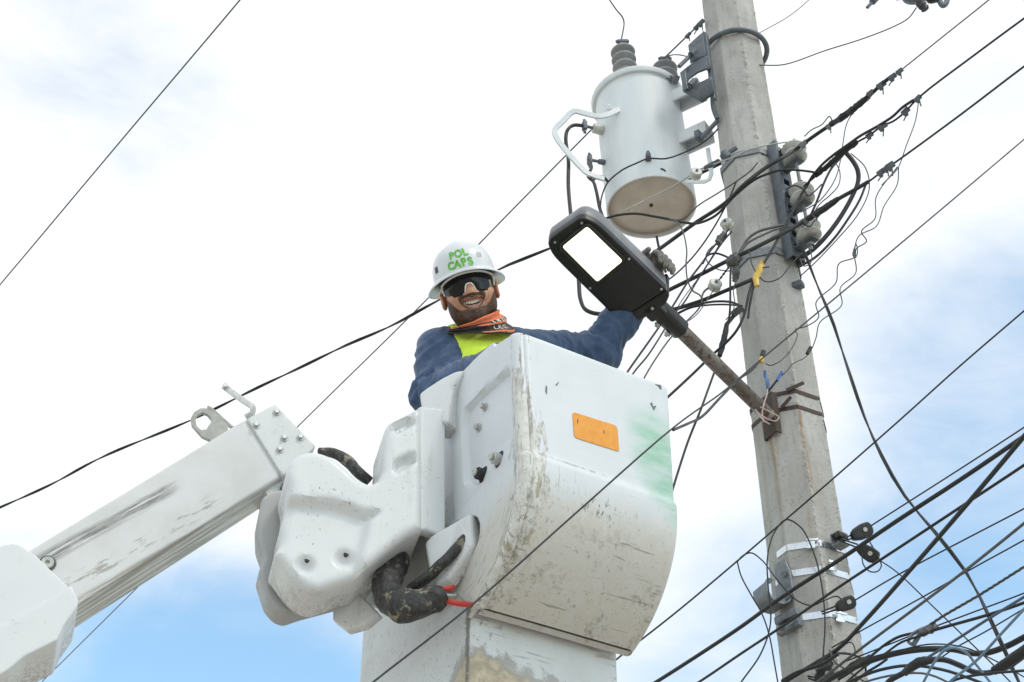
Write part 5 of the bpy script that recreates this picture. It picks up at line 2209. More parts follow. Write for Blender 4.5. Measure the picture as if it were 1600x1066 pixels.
def legs_sdf(P):
    out = None
    fl = KT.z - 0.95
    for sx in (-0.085, 0.085):
        hip = PEL + np.array((sx, 0, -0.02))
        kn = np.array((hip[0] + sx * 0.1, hip[1] - 0.01, (PEL[2] + fl) / 2 + 0.03))
        an = np.array((hip[0] + sx * 0.15, hip[1] + 0.02, fl + 0.09))
        to = an + np.array((sx * 0.3, -0.15, -0.05))
        d = smin(sd_capsule(P, hip, kn, 0.088, 0.06), sd_capsule(P, kn, an, 0.060, 0.043), 0.03)
        d = smin(d, sd_capsule(P, an + np.array((0, 0.03, -0.05)), to, 0.04, 0.035), 0.02)
        out = d if out is None else np.minimum(out, d)
    return out


def hand_parts():
    """palm and five fingers of the hand that grips the lamp housing; the fingers come over its upper edge"""
    out = []
    wr = Vector(WR_L)
    palm = LA1 - la * (0.335 * KX) + lw * 0.092 - ln * 0.098
    out.append((wr, palm, 0.034, 0.036))
    tip_base = []
    for i, (off, L) in enumerate(((-0.036, 0.92), (-0.012, 1.0), (0.013, 0.96), (0.037, 0.80))):
        k0 = palm + la * (-off) + lw * 0.020
        k1 = k0 + lw * (0.026 * L) + ln * 0.028
        k2 = k1 + lw * (0.004) + ln * (0.030 * L)
        k3 = k2 - lw * 0.003 + ln * (0.022 * L)
        for a, b, ra, rb in ((palm + la * (-off * 0.7), k0, 0.017, 0.0125), (k0, k1, 0.0125, 0.0118), (k1, k2, 0.0118, 0.011), (k2, k3, 0.011, 0.009)):
            out.append((a, b, ra, rb))
    t0 = palm + la * 0.030 - lw * 0.02
    t1 = t0 + la * 0.035 + lw * 0.012 + ln * 0.01
    t2 = t1 + la * 0.012 + lw * 0.028 + ln * 0.012
    out += [(palm, t0, 0.022, 0.016), (t0, t1, 0.016, 0.013), (t1, t2, 0.013, 0.010)]
    return out


HP_L = hand_parts()


def right_hand_parts():
    wr = Vector(WR_R)
    el = Vector(EL_R)
    d = (wr - el).normalized()
    s = d.cross(Vector((0, 0, 1))).normalized()
    dn = Vector((0, 0, -1))
    palm = wr + d * 0.07 + dn * 0.01
    out = [(wr, palm, 0.03, 0.034)]
    for i, (off, L) in enumerate(((-0.033, 0.92), (-0.011, 1.0), (0.011, 0.96), (0.033, 0.8))):
        k0 = palm + s * off + d * 0.03
        k1 = k0 + d * 0.034 * L + dn * 0.012
        k2 = k1 + d * 0.016 * L + dn * 0.024
        k3 = k2 + dn * 0.02 * L
        out += [(palm + s * off * .7, k0, 0.015, 0.0112), (k0, k1, 0.0112, 0.0105), (k1, k2, 0.0105, 0.0098), (k2, k3, 0.0098, 0.0082)]
    t0 = palm - s * 0.035
    t1 = t0 - s * 0.02 + d * 0.03 + dn * 0.01
    out += [(palm, t0, 0.018, 0.014), (t0, t1, 0.014, 0.010)]
    return out


HP_R = right_hand_parts()


def parts_sdf(P, parts, g=0.0):
    d = None
    for a, b, ra, rb in parts:
        e = sd_capsule(P, a, b, ra + g, rb + g)
        d = e if d is None else smin(d, e, 0.004)
    return d


def skin_mat():
    t = NT('warm_brown_skin')
    v = t.obj()
    n1 = t.noise(v, 55, 5, 0.7)
    n2 = t.noise(v, 260, 3, 0.6)
    c = t.mix(t.ramp(n1, 0.35, 0.65), (0.50, 0.235, 0.145), (0.60, 0.31, 0.205))
    lip = t.attr('lip', 'Fac')
    c = t.mix(t.math('MULTIPLY', lip, 0.8), c, (0.36, 0.145, 0.115))
    b = t.attr('beard', 'Fac')
    bn = t.noise(t.map(v, (1, 1, 1)), 150, 4, 0.7)
    bf = t.math('MULTIPLY', t.ramp(b, 0.0, 0.9), t.ramp(bn, 0.25, 0.6, 0.78, 0.97))
    c = t.mix(bf, c, t.mix(t.ramp(n1, 0.4, 0.6), (0.030, 0.018, 0.013), (0.065, 0.036, 0.022)))
    r = t.math('ADD', 0.42, t.math('MULTIPLY', bf, 0.3))
    h = t.math('ADD', t.math('MULTIPLY', t.math('MULTIPLY', b, bn), 1.5), t.math('MULTIPLY', n2, 0.2))
    t.put(t.bsdf.inputs['Subsurface Weight'], 0.12)
    t.bsdf.inputs['Subsurface Radius'].default_value = (0.9, 0.35, 0.2)
    t.put(t.bsdf.inputs['Subsurface Scale'], 0.008)
    return t.done(c, r, 0, t.bump(h, 0.35, 0.003))


def body_low(P):
    d = smin(torso_sdf(P, -0.02), arms_sdf(P, -0.016), 0.02)
    d = smin(d, legs_sdf(P) + 0.014, 0.03)
    d = np.minimum(d, parts_sdf(P, HP_L, -0.004))
    d = np.minimum(d, parts_sdf(P, HP_R, -0.004))
    return d


allp = np.stack([SH_R, EL_R, WR_R, SH_L, EL_L, WR_L, NECK, PEL] + [np.array(p[1]) for p in HP_L] + [np.array(p[1]) for p in HP_R])
lo, hi = allp.min(0) - 0.14, allp.max(0) + 0.10
flz = KT.z - 0.97
lo[0] = min(lo[0], PEL[0] - 0.25)
hi[0] = max(hi[0], PEL[0] + 0.25)
lo[1] = min(lo[1], PEL[1] - 0.26)
lo[2] = flz
BV, BF = surface_nets(body_low, lo, hi, 0.011)
hp_base = bk(0.30, 0.62, -0.95)
person = thing('person', 'smiling lineman in white hard hat and dark sunglasses leaning from the bucket', 'person', hp_base)
nb0 = len(HEAD_W)
allV = np.concatenate([HEAD_W, BV])
allF = np.concatenate([HEAD_F, BF + nb0])
zb = np.zeros(len(BV))
np_mesh('body', allV, allF, skin_mat(), person, {'beard': np.concatenate([bmask, zb]), 'lip': np.concatenate([lipmask, zb])})


# teeth
def teeth():
    bm = bmesh.new()
    for row, z0, hgt, n in ((0, -0.0645, 0.0105, 8), (1, -0.0768, 0.0045, 8)):
        for k in range(n):
            u = (k + 0.5) / n * 2 - 1
            x = u * 0.0300
            zc = z0 + 0.0085 * (x / 0.03) ** 2
            y = -0.0815 + 0.013 * (x / 0.03) ** 2
            w = 0.0070 * (1.15 if k in (3, 4) and row == 0 else 0.98)
            m = HMX @ Matrix.Translation((x, y, zc)) @ Matrix.Rotation(-u * 0.55, 4, 'Z')
            add_box(bm, m, (w, 0.006, hgt), 0.0012, 2)
    return build('teeth', bm, M['teeth'], person)


t = NT('teeth_enamel')
M['teeth'] = t.done((0.86, 0.82, 0.72), 0.2)
teeth()
# dark hollow of the mouth behind the teeth
bm = bmesh.new()
bmesh.ops.create_uvsphere(bm, u_segments=16, v_segments=10, radius=1.0)
for v in bm.verts:
    v.co = hp(v.co.x * 0.028, -0.066 + v.co.y * 0.010, -0.067 + v.co.z * 0.011)
t = NT('mouth_hollow')
build('mouth', bm, t.done((0.10, 0.03, 0.025), 0.5), person)


# ---- clothes
def cloth_mat(name, a, b, fold=0.5, rough=0.85, weave=700):
    t = NT(name)
    v = t.obj()
    n1 = t.noise(v, 7, 5, 0.6, 0.4)
    n2 = t.noise(v, 26, 5, 0.6, 0.5)
    n3 = t.noise(v, weave, 2, 0.5)
    c = t.mix(t.ramp(t.math('ADD', t.math('MULTIPLY', n1, 0.6), t.math('MULTIPLY', n2, 0.4)), 0.35, 0.65), a, b)
    h = t.math('ADD', t.math('MULTIPLY', n2, fold), t.math('MULTIPLY', n3, 0.04))
    t.put(t.bsdf.inputs['Sheen Weight'], 0.25)
    return t.done(c, rough, 0, t.bump(h, 0.5, 0.012))


M['navy'] = cloth_mat('faded_navy_cotton', (0.030, 0.060, 0.135), (0.075, 0.125, 0.235))
M['vest'] = cloth_mat('neon_yellow_mesh', (0.58, 0.76, 0.03), (0.70, 0.88, 0.07), 0.4)
M['trousers'] = cloth_mat('dark_work_trousers', (0.03, 0.035, 0.05), (0.05, 0.055, 0.075))


def folds(Vt, amp, seed, along=None):
    """wrinkles: ridged noise pushed along the normals"""
    out = np.zeros(len(Vt))
    for i, p in enumerate(Vt):
        q = Vector(p)
        a = noise.noise(q * 9 + Vector((seed, 0, 0)))
        b = noise.noise(Vector((q.x * 13 + q.z * 9, q.y * 14, q.z * 19 - q.x * 8)) + Vector((0, seed, 0)) + Vector((a, a, a)) * 0.8)
        c = 1 - abs(b) * 2.2
        out[i] = amp * (0.6 * a + 0.75 * max(c, -0.4))
    return out


def mesh_normals(Vt, Fc):
    n = np.zeros_like(Vt)
    a, b, c, d = (Vt[Fc[:, k]] for k in range(4))
    fn = np.cross(c - a, d - b)
    for k in range(4):
        np.add.at(n, Fc[:, k], fn)
    return n / np.maximum(np.linalg.norm(n, axis=1, keepdims=True), 1e-9)


def shirt_sdf(P):
    d = smin(torso_sdf(P), arms_sdf(P), 0.03)
    d = smax(d, -(np.linalg.norm(P - (NECK + np.array((0, -0.01, 0.03))), axis=-1) - 0.075), 0.01)
    # sleeves stop at the wrists, the hem inside the trousers
    dl = WR_L - EL_L
    dl = dl / np.linalg.norm(dl)
    near = np.linalg.norm(P - WR_L, axis=-1) < 0.12
    d = np.where(near, np.maximum(d, (P - WR_L) @ dl), d)
    d = np.maximum(d, PEL[2] - 0.04 - P[..., 2])
    return d


slo = np.stack([SH_R, EL_R, WR_R, SH_L, EL_L, WR_L, NECK, PEL]).min(0) - 0.17
shi = np.stack([SH_R, EL_R, WR_R, SH_L, EL_L, WR_L, NECK]).max(0) + 0.10
SV, SF = surface_nets(shirt_sdf, slo, shi, 0.0078)
nrm = mesh_normals(SV, SF)
armness = smoothstep(0.05, -0.01, arms_sdf(SV, 0.0))


def limb_creases(Vt):
    """transverse creases round the sleeves, deepest at the elbows"""
    out = np.zeros(len(Vt))
    segs = [(SH_R, EL_R), (EL_R, WR_R), (SH_L, EL_L), (EL_L, WR_L)]
    D = np.stack([sd_capsule(Vt, a, b, 0.06, 0.06) for a, b in segs], 1)
    best = D.argmin(1)
    for i, p in enumerate(Vt):
        a, b = segs[best[i]]
        d = (b - a) / np.linalg.norm(b - a)
        u = float((p - a) @ d)
        L = float(np.linalg.norm(b - a))
        w = p - a - d * u
        q = Vector((u * 15 + w[0] * 9 + w[2] * 6, w[1] * 8, w[2] * 9 + best[i] * 7.0))
        wob = noise.noise(Vector(p) * 7)
        n = noise.noise(q + Vector((wob, wob, 0)) * 0.9)
        ridge = 1 - 2.4 * abs(n)
        el = (u / L if best[i] % 2 == 0 else 1 - u / L)
        k = 0.45 + 0.75 * max(0.0, min(1.0, el)) ** 2
        n2 = noise.noise(q * 2.1 + Vector((wob * 2, 5.0, 0)))
        out[i] = k * (0.0125 * max(ridge, -0.45) + 0.006 * wob + 0.0055 * max(1 - 3.0 * abs(n2), -0.2))
    return out


SV2 = SV + nrm * (limb_creases(SV) * armness + folds(SV, 0.006, 3.0) * (1 - armness))[:, None]
np_mesh('shirt', SV2, SF, M['navy'], person)


def trouser_sdf(P):
    d = smin(legs_sdf(P) - 0.008, sd_ell(P, PEL, (0.17, 0.13, 0.12)), 0.05)
    d = np.maximum(d, P[..., 2] - (PEL[2] + 0.05))
    return np.maximum(d, (KT.z - 0.86) - P[..., 2])


TV, TF = surface_nets(trouser_sdf, (PEL[0] - 0.25, PEL[1] - 0.22, flz), (PEL[0] + 0.25, PEL[1] + 0.2, PEL[2] + 0.12), 0.014)
np_mesh('trousers', TV, TF, M['trousers'], person)


def boot_sdf(P):
    return np.maximum(legs_sdf(P) - 0.012, P[..., 2] - (KT.z - 0.80))


OV, OF = surface_nets(boot_sdf, (PEL[0] - 0.25, PEL[1] - 0.26, flz - 0.03), (PEL[0] + 0.25, PEL[1] + 0.2, KT.z - 0.75), 0.012)
np_mesh('boots', OV, OF, M['blackplastic'], person)


AX_SH = (SH_L - SH_R) / np.linalg.norm(SH_L - SH_R)


def vest_sdf(P):
    d = torso_sdf(P, 0.013)
    d = np.maximum(d, -(torso_sdf(P, 0.004)))
    # armholes: planes across the shoulders
    mid = (SH_R + SH_L) / 2
    a = np.abs((P - mid) @ AX_SH) - (np.linalg.norm(SH_L - SH_R) / 2 - 0.044)
    zrel = P[..., 2] - mid[2]
    a = a - 0.10 * smoothstep(-0.16, -0.26, zrel)
    d = np.maximum(d, a)
    arm = arms_sdf(P, 0.012)
    d = smax(d, -arm, 0.006)
    # neck opening, a V in front
    vv = np.linalg.norm(P - NECK, axis=-1) - 0.088
    d = np.maximum(d, -vv)
    return np.maximum(d, PEL[2] + 0.02 - P[..., 2])


VV, VF = surface_nets(vest_sdf, slo, shi, 0.0052)
nrm = mesh_normals(VV, VF)
VV2 = VV + nrm * folds(VV, 0.003, 9.0)[:, None]
np_mesh('vest', VV2, VF, M['vest'], person)

# work glove on the hand at the lamp
GV, GF = surface_nets(lambda P: parts_sdf(P, HP_L, 0.0005), np.stack([np.minimum(np.array(a), np.array(b)) for a, b, _, _ in HP_L]).min(0) - 0.05, np.stack([np.maximum(np.array(a), np.array(b)) for a, b, _, _ in HP_L]).max(0) + 0.05, 0.0042)
np_mesh('glove', GV, GF, M['rag'], person)


# ---- neck gaiter
def gaiter_mat():
    t = NT('orange_and_black_gaiter')
    v = t.attr('ring')
    c3 = t.xyz(v)
    a, k = c3['X'], c3['Y']           # round the neck, 0 top .. 1 bottom
    n1 = t.noise(t.map(v, (9, 3, 1)), 1.0, 4, 0.6)
    kk = t.math('ADD', k, t.math('MULTIPLY', t.math('SUBTRACT', n1, 0.5), 0.10))
    o = t.math('MAXIMUM', t.ramp(kk, 0.32, 0.30), t.math('MULTIPLY', t.ramp(t.math('ABSOLUTE', t.math('SUBTRACT', kk, 0.47)), 0.055, 0.045), t.ramp(a, -0.1, 0.1)))
    o = t.math('MAXIMUM', o, t.math('MULTIPLY', t.ramp(t.math('ABSOLUTE', t.math('SUBTRACT', kk, 0.87)), 0.05, 0.04), t.ramp(a, 0.0, 0.15)))
    c = t.mix(o, (0.028, 0.025, 0.026), (0.78, 0.20, 0.09))
    wv = t.noise(t.map(v, (40, 26, 1)), 1.0, 2, 0.5)
    wm = t.math('MULTIPLY', t.ramp(wv, 0.60, 0.63), t.math('MULTIPLY', t.ramp(k, 0.30, 0.36), t.ramp(a, 0.15, 0.3)))
    c = t.mix(t.math('MULTIPLY', wm, 0.5), c, (0.6, 0.5, 0.42))
    return t.done(c, 0.8, 0, t.bump(t.noise(t.map(v, (10, 12, 1)), 1.0, 4, 0.6), 0.4, 0.01))


M['gaiter'] = gaiter_mat()


def gaiter_pt(a, k):
    """a: angle round the neck (0 = front, + to the photo's right), k: 0 top .. 1 bottom"""
    z = -0.124 - 0.070 * k * (0.66 + 0.42 * math.sin(a) * max(0.0, min(1.0, 0.5 + 1.5 * math.cos(a) + 0.6))) + 0.046 * (1 - math.cos(a)) * 0.5 - 0.006 * math.cos(a) * k
    fold = 0.005 * math.sin(k * 15 + a * 1.6) + 0.003 * math.sin(a * 7 + k * 4)
    rx = 0.080 + (0.026 if math.sin(a) > 0 else 0.026 + 0.016 * math.sin(a)) * k + fold
    ry = 0.082 + 0.028 * k + fold
    cy = -0.002 + 0.020 * k
    ext = 0.010 * math.sin(a) * k
    return hp(math.sin(a) * rx + ext, cy - math.cos(a) * ry, z + 0.012 * math.sin(a) * (1 - k))


bm = bmesh.new()
NA, NK = 72, 22
rings = [[bm.verts.new(gaiter_pt(2 * PI * i / NA - PI, k / (NK - 1))) for i in range(NA)] for k in range(NK)]
for k in range(NK - 1):
    for i in range(NA):
        i2 = (i + 1) % NA
        bm.faces.new((rings[k][i], rings[k][i2], rings[k + 1][i2], rings[k + 1][i]))
order = [v for r in rings for v in r]
bm.verts.index_update()
g = build('neck_gaiter', bm, M['gaiter'], person, 80)
at = g.data.attributes.new('ring', 'FLOAT_VECTOR', 'POINT')
lx = []
for k in range(NK):
    for i in range(NA):
        lx += [2 * PI * i / NA - PI, k / (NK - 1), 0]
at.data.foreach_set('vector', lx)
g_sol = g.modifiers.new('cloth_thickness', 'SOLIDIFY')
g_sol.thickness = 0.003


# ---- lettering helper
def glyph_mesh(text, size, bold=0.0, sub=0.004):
    cu = bpy.data.curves.new('glyphs', 'FONT')
    cu.body = text
    cu.size = size
    cu.offset = bold
    cu.align_x = 'CENTER'
    cu.align_y = 'CENTER'
    o = bpy.data.objects.new('glyphs', cu)
    COL.objects.link(o)
    dg = bpy.context.evaluated_depsgraph_get()
    me = bpy.data.meshes.new_from_object(o.evaluated_get(dg))
    bm = bmesh.new()
    bm.from_mesh(me)
    bpy.data.objects.remove(o)
    bpy.data.curves.remove(cu)
    bpy.data.meshes.remove(me)
    for _ in range(4):
        es = [e for e in bm.edges if e.calc_length() > sub]
        if not es:
            break
        bmesh.ops.subdivide_edges(bm, edges=es, cuts=1)
        bmesh.ops.triangulate(bm, faces=[f for f in bm.faces if len(f.verts) > 3])
    return bm


# white letters printed on the gaiter
def gaiter_letter(ch, a0, k0, size, name, mat):
    bm = glyph_mesh(ch, size, 0.0004)
    for v in bm.verts:
        a = a0 + v.co.x / 0.088
        k = k0 - v.co.y / 0.070
        p = gaiter_pt(a, k)
        q = gaiter_pt(a + 0.02, k) - p
        r = gaiter_pt(a, k + 0.02) - p
        n = q.cross(r).normalized()
        c = hp(0, 0, -0.13)
        if n.dot(p - c) < 0:
            n = -n
        v.co = p + n * 0.0028
    return build(name, bm, mat, g, 80)


t = NT('printed_white')
M['print_white'] = t.done((0.75, 0.70, 0.62), 0.7)
for ch, a0 in (('L', 0.52), ('E', 0.68), ('S', 0.86), ('T', 1.02)):
    gaiter_letter(ch, a0, 0.69, 0.022, 'printed_letter', M['print_white'])
for ch, a0 in (('E', 0.55), ('M', 0.73), ('E', 0.90), ('N', 1.05)):
    gaiter_letter(ch, a0, 0.40, 0.013, 'printed_letter', M['print_white'])


# ---- hard hat: a smooth shell with a full brim
def hat_mat():
    t = NT('white_hard_hat')
    v = t.obj()
    n1 = t.noise(v, 14, 5, 0.6)
    n2 = t.noise(v, 60, 4, 0.6)
    c = t.mix(t.ramp(n1, 0.35, 0.7), (0.70, 0.715, 0.745), (0.64, 0.655, 0.68))
    c = t.mix(t.ramp(n2, 0.70, 0.76, 0, 0.3), c, (0.42, 0.40, 0.38))
    return t.done(c, 0.28, 0, t.bump(n2, 0.03, 0.002))


M['hat'] = hat_mat()
HAT = HMX @ Matrix.Translation((-0.002, 0.012, 0.047)) @ Matrix.Rotation(math.radians(2), 4, 'X')


def hat_r(z):
    """shell radius (unit ellipse) at height z over the brim"""
    H = 0.118
    t = min(1.0, z / H)
    return max(0.0, (1 - t ** 2.5)) ** (1 / 2.1)


HX, HY_ = 0.103, 0.125
prof = []
bm = bmesh.new()
rows = []
NS = 96
zl = [0.0, 0.006, 0.012, 0.02, 0.03, 0.04, 0.05, 0.06, 0.07, 0.08, 0.088, 0.096, 0.102, 0.108, 0.112, 0.115, 0.117]
outer = [(1.02, -0.004), (1.12, -0.008), (1.22, -0.012), (1.255, -0.015), (1.268, -0.0185), (1.258, -0.021), (1.22, -0.018), (1.12, -0.013), (1.0, -0.006), (0.96, 0.02)]


def hat_pt(a, f, z):
    ca, sa = math.cos(a), math.sin(a)
    # flatter brim at the sides, a little longer front and back; drooped sides
    b = max(0, f - 1.0)
    dz = -0.016 * b / 0.29 * (sa * sa)  + 0.004 * b / 0.29 * ca * ca
    ridge = 0.0045 * math.exp(-(sa * f * HX / 0.020) ** 2) * smoothstep(0.03, 0.085, z) if f < 1 else 0.0
    knob = 0.004 * math.exp(-((sa * f * HX) / 0.026) ** 2 - ((ca * f * HY_) / 0.045) ** 2) if z > 0.09 else 0
    return HAT @ Vector((sa * f * (HX - 0.004 * b / 0.29 * 0), -ca * f * HY_, z + dz + float(ridge) + knob))


seq = [(f, z) for f, z in outer[::-1]] + [(hat_r(z) if z > 0 else 1.0, z) for z in zl]
for f, z in seq:
    rows.append([bm.verts.new(hat_pt(2 * PI * k / NS, f, z)) for k in range(NS)])
top = bm.verts.new(hat_pt(0, 0.0, 0.1185))
for a, b in zip(rows[:-1], rows[1:]):
    for k in range(NS):
        k2 = (k + 1) % NS
        bm.faces.new((a[k], a[k2], b[k2], b[k]))
for k in range(NS):
    bm.faces.new((rows[-1][k], rows[-1][(k + 1) % NS], top))
hat = build('hard_hat', bm, M['hat'], person, 70)
# dark head band and sweatband seen under the brim
bm = bmesh.new()
rws = []
for (f, z) in ((0.90, 0.03), (0.93, 0.0), (0.90, -0.022), (0.80, -0.024), (0.80, 0.03)):
    rws.append([bm.verts.new(HAT @ Vector((math.sin(2 * PI * k / 48) * f * 0.098, -math.cos(2 * PI * k / 48) * f * 0.118, z))) for k in range(48)])
for a, b in zip(rws[:-1], rws[1:]):
    for k in range(48):
        k2 = (k + 1) % 48
        bm.faces.new((a[k], a[k2], b[k2], b[k]))
build('head_band', bm, M['blackplastic'], hat, 60)


def hat_surface(ax, z):
    """point and outward normal on the shell: ax is the arc from the front in metres"""
    f = hat_r(z)
    a = ax / (0.5 * (HX + HY_) * max(f, 0.3))
    p = hat_pt(a, f, z)
    q = hat_pt(a + 0.02, f, z) - p
    f2 = hat_r(z + 0.002)
    r = hat_pt(a, f2, z + 0.002) - p
    n = q.cross(r).normalized()
    if n.dot(p - HAT @ Vector((0, 0, 0.02))) < 0:
        n = -n
    return p, n


t = NT('green_lettering')
gn = t.noise(t.obj(), 90, 4, 0.6)
M['green'] = t.done(t.mix(t.ramp(gn, 0.4, 0.65), (0.10, 0.40, 0.045), (0.17, 0.52, 0.07)), 0.45)
rnd = random.Random(4)
for text, zc, x0, dx, size in (('POL', 0.052, -0.028, 0.0250, 0.035), ('CAPS', 0.019, -0.0385, 0.0240, 0.036)):
    for i, ch in enumerate(text):
        bm = glyph_mesh(ch, size, 0.0021, 0.0035)
        rot = rnd.uniform(-0.14, 0.14)
        sc = rnd.uniform(0.97, 1.04) * (1.08 if ch == 'S' else 1.0)
        dy = rnd.uniform(-0.0015, 0.0015)
        for v in bm.verts:
            x, y = v.co.x * sc, v.co.y * sc
            x, y = x * math.cos(rot) - y * math.sin(rot), x * math.sin(rot) + y * math.cos(rot)
            p, n = hat_surface(x0 + dx * i + x - 0.006, zc + y + dy)
            v.co = p + n * 0.0006
        build('letter', bm, M['green'], hat, 80)
# small grey sticker on the hat's right
for (x0, z0, w, h) in ((0.068, 0.040, 0.018, 0.016), (-0.115, 0.030, 0.02, 0.022)):
    bm = bmesh.new()
    g5 = [[None] * 5 for _ in range(5)]
    for i in range(5):
        for j in range(5):
            p, n = hat_surface(x0 + w * (i / 4 - 0.5), z0 + h * (j / 4 - 0.5))
            g5[i][j] = bm.verts.new(p + n * 0.001)
    for i in range(4):
        for j in range(4):
            bm.faces.new((g5[i][j], g5[i + 1][j], g5[i + 1][j + 1], g5[i][j + 1]))
    build('hat_sticker', bm, M['pale_wire'] if x0 > 0 else M['blackplastic'], hat, 80)

# ---- sunglasses
t = NT('dark_mirror_lens')
M['glass_dark'] = t.done((0.008, 0.009, 0.010), 0.12, 0.0, None, Specular_IOR_Level=0.3)
t = NT('cream_frame')
M['frame'] = t.done((0.86, 0.84, 0.78), 0.35)


def lens_pt(a, z, off=0.0):
    rx, ry = 0.090 + off, 0.104 + off
    return hp(math.sin(a) * rx, -0.002 - math.cos(a) * ry + 0.0, z)


def lens_top(a):
    return 0.0245 - 0.011 * (abs(a) / 1.1) ** 2.2 + 0.004


def lens_bot(a):
    b = abs(a)
    base = -0.039 + 0.024 * max(0, (b - 0.55) / 0.55) ** 1.6
    notch = 0.0270 * math.exp(-(a / 0.125) ** 4)
    return base + notch


NA, NZ = 60, 10
AM = 1.10
bm = bmesh.new()
grid = []
for i in range(NA + 1):
    a = -AM + 2 * AM * i / NA
    grid.append([bm.verts.new(lens_pt(a, lens_bot(a) + (lens_top(a) - lens_bot(a)) * j / NZ, 0.002 - 0.004 * abs(j / NZ - 0.5))) for j in range(NZ + 1)])
for i in range(NA):
    for j in range(NZ):
        bm.faces.new((grid[i][j], grid[i + 1][j], grid[i + 1][j + 1], grid[i][j + 1]))
sg = build('sunglasses', bm, M['glass_dark'], person, 80)
s = sg.modifiers.new('lens_thickness', 'SOLIDIFY')
s.thickness = 0.002
bm = bmesh.new()
add_tube(bm, [lens_pt(-AM - 0.05 + (2 * AM + 0.1) * i / 40, lens_top(-AM - 0.05 + (2 * AM + 0.1) * i / 40) + 0.001, 0.003) for i in range(41)], 0.0044, 8)
for sgn in (-1, 1):
    a = sgn * (AM + 0.02)
    add_tube(bm, [lens_pt(a, lens_top(a), 0.003), lens_pt(a, -0.006, 0.003), lens_pt(a - sgn * 0.04, -0.017, 0.003)], 0.0035, 6)
    add_tube(bm, [lens_pt(a, lens_top(a) - 0.004, 0.002), hp(sgn * 0.093, -0.01, 0.012), hp(sgn * 0.090, 0.02, 0.010)], 0.004, 6, 1.3, 0.6)
build('frame', bm, M['frame'], sg, 60)
bm = bmesh.new()
add_tube(bm, spline([lens_pt(-0.185, -0.034, 0.004), lens_pt(-0.125, -0.016, 0.005), lens_pt(-0.07, -0.0095, 0.006), lens_pt(0.07, -0.0095, 0.006), lens_pt(0.125, -0.016, 0.005), lens_pt(0.185, -0.034, 0.004)], 4), 0.0026, 8)
build('nose_piece', bm, M['frame'], sg, 60)
# ------------------------------------------------------------------ wires and cables
SAMPLE = 5


def route(pts, n=SAMPLE):
    """pts: (px, py, Y) -> smooth line in the place"""
    return spline([W(*p) for p in pts], n)


def level(h, pix):
    """a run that keeps the same height above the camera"""
    return [HZ(px, py, h) for px, py in pix]


def height_at(px, py, Y):
    return W(px, py, Y).z - CAMZ


def run_on(line, tail):
    """a span that leaves the picture goes on towards the next pole; one that ends behind the bucket goes on a little"""
    a, b = line[0], line[-1]
    for end, nxt in ((0, 1), (-1, -2)):
        e, q = line[end], line[nxt]
        px, py = proj(e)
        out = px < -1 or px > 1601 or py < -1 or py > 1067
        d = (e - q).normalized()
        L = 0.0
        if out:
            L = 14.0 if abs(d.z) < 0.25 else (2.5 if abs(d.z) > 0.6 else 5.0)
            if d.z < 0:
                L = min(L, (e.z - 0.1) / -d.z)
        elif end == -1:
            L = tail
        if L > 0:
            n = e + d * L
            if end == 0:
                line = [n] + line
            else:
                line = line + [n]
    return line


def wire(name, label, cat, w, line, mat, group=None, seg=6, twist=None, tail=0.0):
    """a cable w photo pixels thick where it is in the middle of its run"""
    line = [Vector(p) for p in line]
    r = pxr(w, line[len(line) // 2])
    line = run_on(line, tail)
    bm = bmesh.new()
    if twist:
        strands, pitch = twist
        add_helix(bm, line, r * 0.55, strands, pitch, r * 0.5, 6)
    else:
        add_tube(bm, line, r, seg)
    o = build(name, bm, M[mat], None, 70)
    return tag(o, label, cat, group)


def piece(name, parent, m, size, mat, bev=0.003):
    bm = bmesh.new()
    add_box(bm, m, size, bev)
    return build(name, bm, M[mat], parent)


def wrap(name, parent, line, r, mat, lump=0.25):
    line = [Vector(p) for p in line]
    bm = bmesh.new()
    pts = spline(line, 6)
    n = len(pts)
    add_tube(bm, pts, [r * (0.7 + 0.3 * math.sin(PI * min(1, (i + 0.5) / n))) for i in range(n)], 8)
    for v in bm.verts:
        q = v.co * 90
        v.co += Vector((noise.noise(q), noise.noise(q + Vector((5, 0, 0))), noise.noise(q + Vector((0, 5, 0))))) * r * lump
    return build(name, bm, M[mat], parent, 60)


def on_wire(line, px, py):
    """nearest point of a line to a pixel's ray, with the line's direction"""
    d = cam_dir(px, py).normalized()
    o = Vector((0, 0, CAMZ))
    best = None
    dense = resample(line, 0.01)
    for i, p in enumerate(dense):
        q = p - o
        e = (q - d * q.dot(d)).length / q.length
        if best is None or e < best[0]:
            best = (e, i)
    i = best[1]
    a, b = dense[max(i - 1, 0)], dense[min(i + 1, len(dense) - 1)]
    return dense[i], (b - a).normalized()


def connectors(parent, line, pix, size0=(0.05, 0.03, 0.028), mat='darksteel', tails=True):
    for k, (px, py) in enumerate(pix):
        p, d = on_wire(line, px, py)
        view = (p - Vector((0, 0, CAMZ))).normalized()
        m = frame(p, view, d)
        k_ = 0.62 + 0.16 * ((k * 7) % 3) / 2
        size = (size0[0] * k_, size0[1] * k_, size0[2] * k_)
        bm = bmesh.new()
        add_box(bm, m, size, 0.004)
        add_box(bm, m @ Matrix.Translation((size[0] * 0.2, -size[1] * 0.55, 0)), (size[0] * 0.45, size[1] * 0.5, size[2] * 0.7), 0.004)
        if tails:
            add_tube(bm, [m @ Vector((0, -size[1] * 0.4, 0)), m @ Vector((size[0] * (0.9 if k % 2 else 0.4), -size[1] * (0.9 if k % 2 else 1.5), 0))], 0.003, 5)
        build('connector', bm, M[mat], parent, 40)


LN = {}
